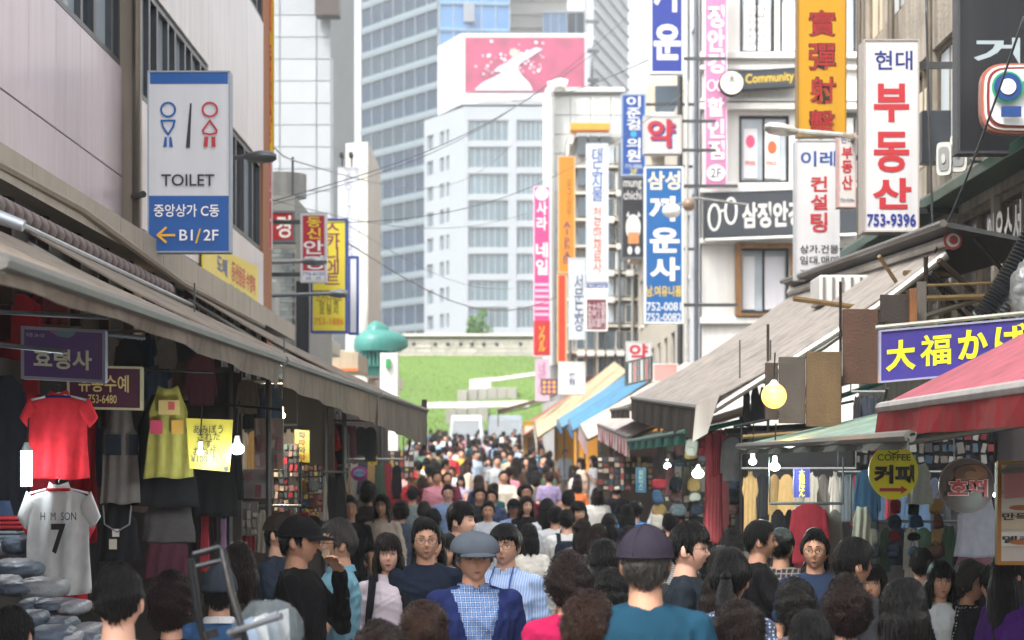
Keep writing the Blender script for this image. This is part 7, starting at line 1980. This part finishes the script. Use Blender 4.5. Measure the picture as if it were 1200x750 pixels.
board('white shelf of small boxed accessories left of the curly haired woman', 258, 588, 302, 628, 15.5, 7, 4, ['b4ada4', '9a948c', '8a8278', 'c4bdb4'], '8a8580')
board('dark board of small hair accessories in the second left stall', 322, 520, 350, 600, 17., 5, 10, ['5a4a4e', '3a3a44', '7a5a5c', '4a5a5a', 'a89a8a', '8a2a3a'], '2a282a')
board('board of colourful small goods at the third left stall', 352, 545, 378, 600, 18.5, 5, 8, ['8a4a5a', '5a6a7a', 'b8a84a', 'a8a8a0', '3a3a3e', '9a6a4a'], '302c2e')
board('board of bright goods beyond the awning end', 405, 535, 450, 575, 27.5, 8, 6, ['c8b8b0', 'b86a5a', '5a6a7a', 'c89a5a', '3a3a3e', 'd8d0c8'], '4a4440')
board('mixed small goods panel on the far left stall', 440, 528, 485, 560, 33, 8, 5, ['c8b8b0', 'b85a4a', '4a5a7a', 'd8b86a', 'e0dcd4', '3a3a3e'], '5a5450')
board('wire wall of trinkets under the striped valance', 700, 535, 765, 575, 30, 10, 6, ['b8a898', '8a4a4a', '5a5a5e', 'd0b080', 'e0d8cc', '3a5a6a'], '4a403a')
board('panel of pale pouches in the bag stall', 770, 580, 862, 625, 22.3, 12, 5, ['a89a8a', 'c4b8a8', '6a5a50', '8a6a64', 'd8d0c4'], '3a3230')
board('flower print panel deep in the right bag stall', 780, 515, 826, 545, 25.8, 8, 4, ['a86a6a', '7a8a5a', 'b89a7a', '8a5a6a'], '5a4a44')
board('dark shelf of folded goods in the right clothing stall', 870, 622, 990, 668, 16.8, 12, 4, ['3a3a40', '5a524c', '2a2a2e', '6a3036', '7a7468'], '1c1b1d')
board('shelf of folded shirts at the back of the right clothing stall', 1000, 505, 1165, 545, 17.1, 18, 3, ['4a4a50', '6a6460', '2c2c30', '7a3a3e', '8a8a88', '3a4a5a'], '1c1b1d')
# ------------------------------------------------------------ stall signs
sign('stall_name_sign', 'purple stall sign with white Korean letters and pastel corner, upper left', 25, 382, 124, 444, 11.9, '674390', 'a8acc0', [('p', [(.33, .02), (.66, .02), (.63, .12), (.56, .18), (.44, .16), (.37, .1)], '7aa0b0'), ('p', [(.33, .02), (.45, .02), (.42, .1), (.35, .1)], 'b07a94'), ('t', '지층 24-1호', .06, .12, .28, .2, 'cfc8d8', .005), ('t', '효령사', .15, .4, .84, .78, 'f4f0dc', .03)], th=.06, fr=.018, tilt=-.025)
sign('stall_name_sign', 'maroon stall sign with gold Korean letters and phone number 753-6480', 79, 428, 167, 479, 12.8, '542440', 'd0c8a0', [('t', '유통수예', .15, .2, .82, .6, 'e8d088', .015), ('t', '753-6480', .28, .66, .66, .86, 'e8d088', .012)], th=.06, fr=.014, tilt=-.01)
hand_t = 'あみぼう\nされた\nです。\nおねがい\n¥100-カン'
nt_ = thing('paper_notice', 'yellow handwritten Japanese notice hanging over the black jacket', 'notice', P(245, 553, 12.6))
b = MB(); b.slab([P(218, 490, 12.6), P(273, 492, 12.6), P(269, 553, 12.6), P(222, 549, 12.6)][::-1], (0, 1, 0), .006, cm('b3a53a', 'sign')); b.build('sheet', None, nt_)
text(nt_, hand_t, P(224, 542, 12.59), UX, UZ, .21, .23, cm('3a3a30', 'letter'), .004)
MB().disk(P(265, 549, 12.58), UX, UZ, .016, .003, cm('5a5a58', 'letter'), n=14).build('stamp', None, nt_)
sign('small_hanging_sign', 'small yellow vertical sign with four dark and red characters by the backpacks', 345, 503, 363, 541, 17.4, 'b8ac2c', '8a8428', [('t', '화', .25, .06, .75, .26, '20201c', .03), ('t', '파', .25, .29, .75, .49, 'a03a24', .03), ('t', '와', .25, .52, .75, .72, '20201c', .03), ('t', '타', .25, .75, .75, .94, 'a03a24', .03)], th=.01, fr=.004, tilt=-.01)
sign('small_hanging_sign', 'tiny yellow sign under the red striped awning', 431, 532, 442, 545, 26, 'c8b03a', 'a8902a', [('t', '大\n小', .2, .1, .8, .9, '4a3a1a', .02)], th=.02, fr=.005)
t = thing('round_hanging_sign', 'small magenta and cyan oval sign left of the mustard T-shirt', 'sign', P(421, 555, 25))
MB().disk(P(421, 555, 25), UX, UZ, .105, .03, cm('b04a8a', 'plastic'), r2=.09).build('face', None, t)
MB().disk(P(421, 554, 24.96), UX, UZ, .07, .01, cm('8aa8c8', 'plastic'), r2=.05).build('emblem', None, t)
text(t, '옷가게', P(416.5, 556, 24.94), UX, UZ, .1, .035, cm('7a2a6a', 'letter'))
t = thing('coffee_sign', 'round yellow COFFEE sign with red arrow hanging from the mint awning', 'sign', P(1047, 585, 12.4))
cc_ = P(1047, 553, 12.4)
MB().disk(cc_, UX, UZ, .15, .02, cm('efe02a', 'sign'), r2=.167, n=48).build('face', None, t)
text(t, 'COFFEE', cc_+Vector((-.098, -.004, .068)), UX, UZ, .2, .04, cm('3a3a24', 'letter'), .01)
text(t, '커피', cc_+Vector((-.12, -.004, -.072)), UX, UZ, .245, .115, cm('2a1c1a', 'letter'), .05)
MB().slab([cc_+Vector((a, -.006, b_)) for a, b_ in ((-.085, -.118), (.045, -.118), (.045, -.133), (.085, -.108), (.045, -.083), (.045, -.098), (-.085, -.098))], (0, -1, 0), .001, cm('b0352e', 'letter')).build('arrow', None, t)
mb = MB(); mb.tube([cc_+Vector((.03*math.cos(a), -.004, .13+.018*math.sin(a))) for a in [math.pi+i*math.pi/8 for i in range(9)]], .003, cm('3a3a24', 'letter'), n=4)
mb.tube([cc_+Vector((0, -.004, .135)), cc_+Vector((.006, -.004, .145)), cc_+Vector((-.003, -.004, .155))], .002, cm('3a3a24', 'letter'), n=4); mb.build('cup_emblem', None, t)
MB().tube([cc_+Vector((0, 0, .165)), cc_+Vector((0, 0, .26))], .004, cm('3a3a3a', 'metal')).build('hook', None, t)
t = thing('snack_sign', 'round brown pancake snack sign with red Korean lettering near the right edge', 'sign', P(1133, 602, 11.4))
cc_ = P(1133, 569, 11.4)
MB().disk(cc_, UX, UZ, .155, .03, cm('6a5658', 'sign'), n=48).build('face', None, t)
MB().disk(cc_+Vector((0, -.002, 0)), UX, UZ, .148, .003, cm('4c3a38', 'sign'), n=48).build('inner_face', None, t)
mb = MB().sphere(cc_+Vector((.02, -.004, .06)), .095, .012, .06, cm('7a4a2c', 'vinyl'), 20, 12); mb.build('pancake_print', None, t, smooth=2)
MB().disk(cc_+Vector((-.01, -.015, .075)), UX, UZ, .06, .003, cm('4a2c24', 'vinyl'), r2=.035).build('filling_print', None, t)
text(t, '호떡', cc_+Vector((-.112, -.022, -.068)), UX, UZ, .225, .105, cm('c8a8a4', 'letter'), .06)
text(t, '호떡', cc_+Vector((-.105, -.026, -.062)), UX, UZ, .21, .095, cm('9c1f2a', 'letter'), .025)
sign('bag_shop_sign', 'small blue vertical sign with yellow Japanese characters on the right clothing stall', 930, 549, 949, 583, 14.2, '2b2a5c', '3a386a', [('t', ten('大福かばん'), .3, .03, .7, .97, 'b8a83a', .015)], th=.02, fr=.004)
t = sign('bag_shop_signboard', 'large purple signboard with yellow Japanese brush lettering at right', 1030, 387, 1290, 449, 12.6, '35297a', '8a86a0', [('t', '大', .03, .22, .165, .8, 'd8d020', .035), ('t', '福', .185, .17, .325, .76, 'd8d020', .02), ('t', 'か', .355, .14, .49, .7, 'd8d020', .035), ('t', 'ば', .52, .1, .66, .66, 'd8d020', .035), ('t', 'ん', .69, .08, .82, .62, 'd8d020', .035)], th=.05, fr=.012, tilt=.12)
MB().tube([P(1026, 384, 12.5), P(1290, 358, 12.5)], .014, cm('9a948a', 'metal')).build('top_rail', None, t, smooth=True)
sign('vertical_shop_sign', 'narrow teal blue sign with faint letters in the middle right stalls', 745, 548, 757, 577, 25, '1d4a66', '2a5a74', [('t', ten('원피스'), .25, .08, .75, .9, '8aa8a4', .01)], th=.04, fr=.01)
mnb = sign('menu_board', 'orange framed snack menu board at the right edge', 1168, 540, 1262, 662, 10.4, 'b8b0a4', '9a6a2a', [('r', .02, .02+.165*k, .98, .16+.165*k, ['c4a888', 'b4aca4', 'c8c4bc', 'b8a890', 'c8c4bc', 'b4aca4'][k]) for k in range(6)]+[('t', s, .06, v_a, .9, v_a+.07, '2a2422', .03) for s, v_a in (('추천', .26), ('만득핫도그', .5), ('델리만쥬', .72))]+[('p', circ(.3, .12+.165*k, .16, .025), '9a5a2c') for k in (0, 2, 4)], th=.05, fr=.02)
t = thing('counter_canopy_box', 'small pink topped box over the menu board', 'box', P(1195, 585, 9.9))
MB().hexa([P(1176, 585, 9.9), P(1240, 578, 9.4), P(1240, 578, 10.4), P(1180, 582, 10.3), P(1174, 552, 9.9), P(1240, 546, 9.4), P(1240, 538, 10.4), P(1180, 543, 10.3)], cm('a86a6c', 'vinyl')).build('top', None, t, bevel=.01)
MB().tube([P(1174, 552, 9.88), P(1240, 546, 9.38)], .012, cm('8a8a8a', 'metal')).build('trim', None, t)
# ------------------------------------------------------------ lamps
def bulb(label, px, py, Y, r_, col='fff4dc', kind='bulb', e=14., ln=1.):
    t = thing('light_bulb', label, 'bulb', P(px, py, Y))
    m = mat('glow_%s_%d' % (col, int(e)), col, .3, na=0, bump=0, emit=e)
    c = P(px, py, Y)
    if kind == 'tube':
        MB().tube([c+UZ*.08*ln, c-UZ*.08*ln], r_, m, n=14).build('glass', None, t, smooth=True)
        MB().tube([c+UZ*.08*ln, c+UZ*(.08*ln+.05)], [r_*.95, r_*.4], cm('9aa4a4', 'plastic'), n=12).build('socket', None, t, smooth=True)
    else:
        MB().sphere(c, r_, r_, r_*(.8 if kind == 'bulb' else 1), m, 20, 14).build('glass', None, t, smooth=2)
        MB().tube([c+UZ*r_*.7, c+UZ*(r_*.7+.05)], [r_*.6, .015], cm('d8d8d4', 'plastic'), n=12).build('socket', None, t, smooth=True)
    ld = bpy.data.lights.new('bulb_light', 'POINT'); ld.energy = (4 if kind == 'globe' else (.5 if px > 600 else 1.6) if Y < 12.2 else 3.2 if Y < 14 else 11); ld.color = lin(col); ld.shadow_soft_size = .05
    lo_ = bpy.data.objects.new('bulb_light', ld); COL.objects.link(lo_); lo_.parent = t; lo_.location = (0, -r_-.16, -.05)
    MB().tube([c+UZ*.1, c+Vector((.01, .02, .3))], .005, cm('1a1a1a', 'plastic'), n=5).build('cord', None, t)
    return t
bulb('lit tube lamp hanging left of the red T-shirt', 31, 549, 12.1, .034, kind='tube', col='f0fbff', e=6., ln=1.3)
bulb('lit small bulb in front of the yellow notice', 235, 530, 12.45, .02, col='f0fbff', e=8.)
bulb('lit wide bulb just right of the yellow notice', 278, 526, 12.8, .045, col='f0fbff', e=7.)
bulb('lit lamp glowing above the pink packets', 330, 487, 16.5, .03, col='fff0d0', e=10.)
bulb('lit strip lamp above the pink packets, left of the other', 322, 484, 16.8, .025, col='fff0d0', e=10.)
bulb('lit round lamp under the left tip of the mint awning', 908, 547, 14.2, .036, col='e8fff8', e=5.)
bulb('lit lamp at the far end of the mint awning', 882, 541, 15.6, .03, col='e8fff8', e=5.)
bulb('lit lamp among the bag stall goods', 818, 555, 21, .06, col='e8fff8', e=5.)
bulb('lit lamp in the stall under the teal edge', 782, 546, 24.5, .04, col='e8fff8', e=5.)
bulb('lit lamp beside the menu board', 1168, 580, 11.2, .02, col='e8fff8', e=7.)
t = bulb('glowing warm globe lamp in front of the wooden boards', 907, 464, 14.2, .088, col='ffbe58', kind='globe', e=1.0)
# ------------------------------------------------------------ roof carpentry over the right stalls
WD = thing('wooden_boards', 'stack of upright brown wooden boards and panels above the right clothing stall', 'boards', P(960, 500, 15.2))
for i, (a, c, b_, d, Y, col) in enumerate(((988, 362, 1029, 450, 15., '4a2f22'), (1032, 345, 1074, 378, 15.6, '2a211d'), (1066, 338, 1075, 378, 15.5, '7a4a22'), (945, 412, 986, 500, 14.9, '5d4a30'), (913, 418, 944, 496, 14.95, '4c4640'), (897, 425, 912, 492, 15.1, '453c36'), (1075, 330, 1086, 385, 15.7, '55524e'))):
    MB().box(X(a, Y), X(b_, Y), Y, Y+.04, Z(d, Y), Z(c, Y), cm(col, 'wood')).build('board', None, WD, bevel=.004)
SF = thing('steel_roof_frame', 'tangle of dark steel tubes and brackets above the right stalls', 'frame', P(1100, 380, 15.8))
rr = random.Random(21)
tb = [((1078, 335), (1200, 330), 15.8), ((1078, 350), (1200, 346), 15.9), ((1080, 372), (1180, 340), 15.9), ((1085, 300), (1085, 400), 16.), ((1110, 330), (1112, 392), 16.), ((1100, 305), (1140, 340), 15.9), ((860, 500), (1000, 470), 15.8), ((870, 512), (1040, 500), 15.6), ((985, 330), (985, 470), 16.2), ((1040, 455), (1030, 500), 15.5), ((850, 505), (960, 498), 17), ((1030, 300), (1060, 345), 16.4), ((930, 350), (1090, 372), 17.), ((900, 380), (900, 520), 16.8), ((1060, 320), (1120, 320), 16.6), ((1090, 320), (1150, 372), 15.9)]
for (a, b_, Y) in tb:
    MB().tube([P(*a, Y), P(*b_, Y+.3)], rr.choice([.012, .018, .025]), cm(rr.choice(['26282a', '4a3c34', '5c564c', '8a7350']), 'metal'), n=6).build('tube', None, SF, smooth=True)
DH = thing('corrugated_hose', 'thick black corrugated hose climbing to the right above the purple signboard', 'hose', P(1150, 372, 13.4))
mb = MB(); pts = []; rr_ = []
for i in range(61):
    t_ = i/60; pts.append(P(1148+70*t_, 374-115*t_**1.15, 13.4)); rr_.append(.075 if i % 2 else .062)
mb.tube(pts, rr_, cm('17191c', 'plastic'), n=14); mb.build('hose', None, DH, smooth=True)
DH = thing('corrugated_hose', 'thinner corrugated hose right beside the thick one', 'hose', P(1180, 372, 13.6))
mb = MB(); mb.tube([P(1172+60*i/40, 374-90*i/40, 13.7) for i in range(41)], [.045 if i % 2 else .036 for i in range(41)], cm('202226', 'plastic'), n=12); mb.build('hose', None, DH, smooth=True)
t = thing('plastic_wrapped_bundle', 'crumpled silver plastic wrapped bundle at the right edge over the signboard', 'bundle', P(1205, 350, 13.2))
v_, f_ = usphere(40, 28); d_ = 1+.10*np.sin(v_@np.array([9, 3, 5])+2*np.sin(v_@np.array([4, 12, 7])))+.05*np.sin(v_@np.array([23, 17, -20]))
mb = MB(); mb.add([tuple(q) for q in v_*d_[:, None]*np.array([.14, .12, .22])+np.array(P(1210, 345, 13.2))], f_); mb.build('wrap', mat('silver_wrap', '6c6e6e', .35, ns=6, na=.3, bump=.6, bs=22, spec=.8), t, smooth=2)
for i, (px, py, w_, h, Y, c, lb) in enumerate(((990, 322, 60, 34, 19.5, 'c9c7c4', 'white plastic crate on the sheet roof under the big real estate sign'), (1040, 300, 44, 34, 20.5, '3c3f44', 'dark louvre box behind the awning ridge'))):
    t = thing('rooftop_box', lb, 'box', P(px, py+h, Y))
    MB().box(X(px-w_/2, Y), X(px+w_/2, Y), Y, Y+.6, Z(py+h, Y), Z(py, Y), cm(c, 'plastic')).build('casing', None, t, bevel=.02)
    for j in range(5): MB().box(X(px-w_/2+4+j*w_/5.5, Y), X(px-w_/2+7+j*w_/5.5, Y), Y-.02, Y-.002, Z(py+h-3, Y), Z(py+3, Y), cm('8a8a8a', 'metal')).build('rib', None, t)
# rods on the left
for i, (a, b_, Y, lb) in enumerate((((-10, 365), (127, 372), 11.6, 'horizontal steel rod above the purple sign'), ((-10, 403), (75, 412), 11.5, 'horizontal steel rod crossing the purple sign'), ((127, 392), (170, 396), 12.6, 'short steel rod right of the purple sign'), ((160, 432), (250, 437), 12.9, 'thin dark rod over the yellow dress'), ((215, 470), (330, 480), 14, 'dark rod holding the yellow notice'))):
    tag(MB().tube([P(*a, Y), P(*b_, Y)], .014 if i < 3 else .009, cm('7e858a' if i < 3 else '2a2a2c', 'metal')).build('steel_rod', None, smooth=True), lb, 'rod', 'stall rods on the left')
tag(MB().tube([P(-5, 253, 8.5), P(28, 265, 8.5)], [.03, .024], cm('9aa2aa', 'metal'), n=12).build('pipe_end', None, smooth=True), 'grey pipe with a red collar poking in at the upper left edge', 'pipe')
# coil of hangers and tags clutter
rr = random.Random(9)
# ------------------------------------------------------------ heaps, bins, cart
mbag = [mat('bag_plastic_%d' % i, c, .48, ns=8, na=.35, bump=.8, bs=16, spec=.5) for i, c in enumerate(('5f6b7c', '8e9298', '3a3c42', 'a2a4aa', '6a4a62', '8a2a34'))]
def lump(label, px, py, w_, h, Y, m, seed, name='garment_packet', cat='packet'):
    t = thing(name, label, cat, P(px, py+h/2, Y), 'packed clothes heaped at the lower left')
    rg = np.random.RandomState(seed); v_, f_ = usphere(36, 24)
    K = rg.normal(0, 6, (4, 3)); d_ = 1+sum(.045*np.abs(np.sin(v_@K[i]+i)) for i in range(4))
    p = np.sign(v_)*np.abs(v_)**.7*d_[:, None]*np.array([w_/F*Y/1.9, .18, h/F*Y/3.0])
    mb = MB(); mb.add([tuple(q) for q in p+np.array(P(px, py, Y))], f_); mb.build('packet', m, t, smooth=2)
k = 0
for r_, (py, n, x0, x1, Y) in enumerate(((640, 2, 0, 30, 12.2), (665, 2, 0, 34, 11.6), (690, 3, 0, 60, 11.0), (712, 4, 30, 104, 10.4), (732, 4, 34, 110, 10.0), (750, 5, 0, 115, 9.6))):
    for i in range(n):
        px = x0+(x1-x0)*(i+.5)/n; k += 1
        c = [0, 1, 2, 3, 4, 5][(k*3) % 6]
        lump('%s plastic clothes packet, %s from left in %s layer of lower left heap' % (['slate', 'silver', 'charcoal', 'pale grey', 'plum', 'dark red'][c], ORD[i], ['the top', 'the second', 'the third', 'the fourth', 'the fifth', 'the lowest'][r_]), px+R.uniform(-9, 9), py+R.uniform(-8, 8), R.uniform(26, 50), R.uniform(20, 36), Y+R.uniform(-.15, .15), mbag[c], k)
for i, (px, py, c, lb) in enumerate(((14, 612, 'a03038', 'folded red clothes on top of the lower left heap'), (12, 628, '8a929c', 'folded grey blue clothes under the red folded ones'))):
    t = thing('folded_clothes', lb, 'clothes', P(px, py, 12.2))
    for j in range(3):
        MB().box(X(px-22, 12.2), X(px+18-3*j, 12.2), 12.1, 12.45, Z(py+8-5*j, 12.2)+.002, Z(py+3.5-5*j, 12.2), cm(c, 'cloth')).build('fold', None, t, bevel=.008)
ct = thing('hand_cart', 'black hand cart with tall tube handle at the lower left', 'cart', P(270, 760, 6.4))
mk_ = cm('1e2024', 'metal')
MB().tube([P(241, 760, 6.4), P(232, 720, 6.4), P(223, 655, 6.4), P(227, 650, 6.4), P(257, 642, 6.4), P(261, 645, 6.4), P(270, 690, 6.35), P(292, 765, 6.3)], .0115, mk_, n=10).build('handle', None, ct, smooth=True)
MB().tube([P(230, 664, 6.4), P(259, 657, 6.4)], .009, mk_).build('crossbar', None, ct, smooth=True)
MB().tube([P(268, 742, 6.3), P(330, 722, 6.2)], .01, cm('6a6e74', 'metal')).build('crossbar', None, ct, smooth=True)
MB().tube([P(246, 738, 6.35), P(249, 748, 6.35)], .022, mk_).build('joint', None, ct, smooth=True)
MB().tube([P(277, 735, 6.3), P(280, 748, 6.3)], .022, mk_).build('joint', None, ct, smooth=True)
cs = thing('clear_plastic_bundle', 'bulging clear plastic sheet over papers beside the cart handle', 'bundle', P(315, 760, 6.6))
v_, f_ = usphere(40, 26); d_ = 1+.04*np.sin(v_@np.array([6, 3, 5]))+.02*np.sin(v_@np.array([19, 7, -11]))
mpl = mat('clear_plastic', '7a868c', .1, ns=5, na=.3, bump=.6, bs=12, alpha=.26, spec=.9)
mb = MB(); mb.add([tuple(q) for q in v_*d_[:, None]*np.array([.115, .12, .11])+np.array(P(314, 742, 6.6))], f_); mb.build('sheet', mpl, cs, smooth=2)
for i in range(4):
    MB().hexa([P(290+12*i, 758, 6.55+.05*i), P(304+12*i, 752, 6.55+.05*i), P(304+12*i, 752, 6.58+.05*i), P(290+12*i, 758, 6.58+.05*i), P(284+14*i, 728-4*i, 6.55+.05*i), P(296+14*i, 722-3*i, 6.55+.05*i), P(296+14*i, 722-3*i, 6.58+.05*i), P(284+14*i, 728-4*i, 6.58+.05*i)], cm(['8fa4c0', 'b4b8bc', '7c8894', 'a4a8ac'][i], 'plastic')).build('paper', None, cs)
# ------------------------------------------------------------ vans, cone
def van(label, px, Y, col, w_=1.95):
    t = thing('parked_van', label, 'van', (X(px, Y), Y, ground(Y)))
    x0, g0 = X(px, Y), ground(Y)
    def ring(y, zb, zt, hw, hwt): return [Vector((x0+a*hw, y, g0+zb)) for a in (-1, 1)]+[Vector((x0+hw, y, g0+zb+.5*(zt-zb)))]+[Vector((x0+a*hwt, y, g0+zt)) for a in (1, -1)]+[Vector((x0-hw, y, g0+zb+.5*(zt-zb)))]
    h = w_/2
    MB().loft([ring(Y, .35, 1.05, h*.92, h*.86), ring(Y+.15, .32, 1.25, h, h*.92), ring(Y+.7, .3, 2.35, h, h*.84), ring(Y+1.1, .3, 2.5, h, h*.82), ring(Y+5, .3, 2.5, h, h*.82)], cm(col, 'plastic')).build('body', None, t, bevel=.05)
    MB().hexa([Vector((x0-h*.8, Y+.17, g0+1.35)), Vector((x0+h*.8, Y+.17, g0+1.35)), Vector((x0+h*.8, Y+.25, g0+1.35)), Vector((x0-h*.8, Y+.25, g0+1.35)), Vector((x0-h*.72, Y+.62, g0+2.22)), Vector((x0+h*.72, Y+.62, g0+2.22)), Vector((x0+h*.72, Y+.7, g0+2.22)), Vector((x0-h*.72, Y+.7, g0+2.22))], glass('van_glass', '5a6a72', .05)).build('windscreen', None, t)
    for s in (-1, 1):
        MB().box(x0+s*h*.62-.16, x0+s*h*.62+.16, Y-.03, Y+.1, g0+.72, g0+.9, cm('e4e4dc', 'plastic')).build('headlight', None, t, bevel=.02)
        MB().tube([(x0+s*h*.98-.1, Y+.9, g0+.34), (x0+s*h*.98+.1, Y+.9, g0+.34)], .34, cm('17171a', 'plastic'), n=20).build('wheel', None, t, smooth=True)
        MB().box(x0+s*(h+.12)-.1, x0+s*(h+.12)+.1, Y+.55, Y+.62, g0+1.4, g0+1.65, cm('202226', 'plastic')).build('mirror', None, t)
    MB().box(x0-h*.9, x0+h*.9, Y-.08, Y-.01, g0+.35, g0+.6, cm('3a3c40', 'plastic')).build('bumper', None, t, bevel=.02)
van('white van parked at the end of the street, left one', 546, 110, 'e8eaec')
van('grey blue van parked at the end of the street, right one', 592, 111, '8c969e', 2.1)
t = thing('traffic_cone', 'orange traffic cone with white bands on the open paving', 'cone', (X(657, 74), 74, ground(74)))
mb = MB(); x0, g0 = X(657, 74), ground(74)
pr = [(.22, 0, 'd8562a'), (.19, .18, 'd8562a'), (.15, .32, 'e8e0d8'), (.12, .48, 'd8562a'), (.09, .6, 'e8e0d8'), (.06, .75, 'd8562a'), (.035, .95, 'd8562a')]
for i in range(len(pr)-1):
    MB().tube([(x0, 74, g0+.05+pr[i][1]), (x0, 74, g0+.05+pr[i+1][1])], [pr[i][0], pr[i+1][0]], cm(pr[i][2], 'plastic'), n=20).build('cone_band', None, t, smooth=True)
MB().box(x0-.28, x0+.28, 73.72, 74.28, g0+.02, g0+.055, cm('c84a24', 'plastic')).build('base', None, t)
sign('door_sign', 'yellow doorway arch panel by the faded red awning', 613, 494, 632, 540, 66, 'd8a83a', 'b8882a', [('r', .1, .12, .9, .3, 'e8e4d8'), ('r', .25, .4, .8, .98, '7a5a30')], th=.3, fr=.05)
# ------------------------------------------------------------ air
hz = MB().box(-420, 420, -20, 330, -1., 125)
hm = bpy.data.materials.new('haze'); hm.use_nodes = True
ht = hm.node_tree; ht.nodes.clear()
ho = ht.nodes.new('ShaderNodeOutputMaterial'); hv = ht.nodes.new('ShaderNodeVolumePrincipled')
hv.inputs['Color'].default_value = (.93, .96, 1, 1); hv.inputs['Density'].default_value = .0007
ht.links.new(hv.outputs[0], ho.inputs['Volume'])
ho_ = hz.build('haze', hm); ho_['kind'] = 'stuff'
flush_text()
for o in bpy.data.objects:
    if '_o' in o: del o['_o']
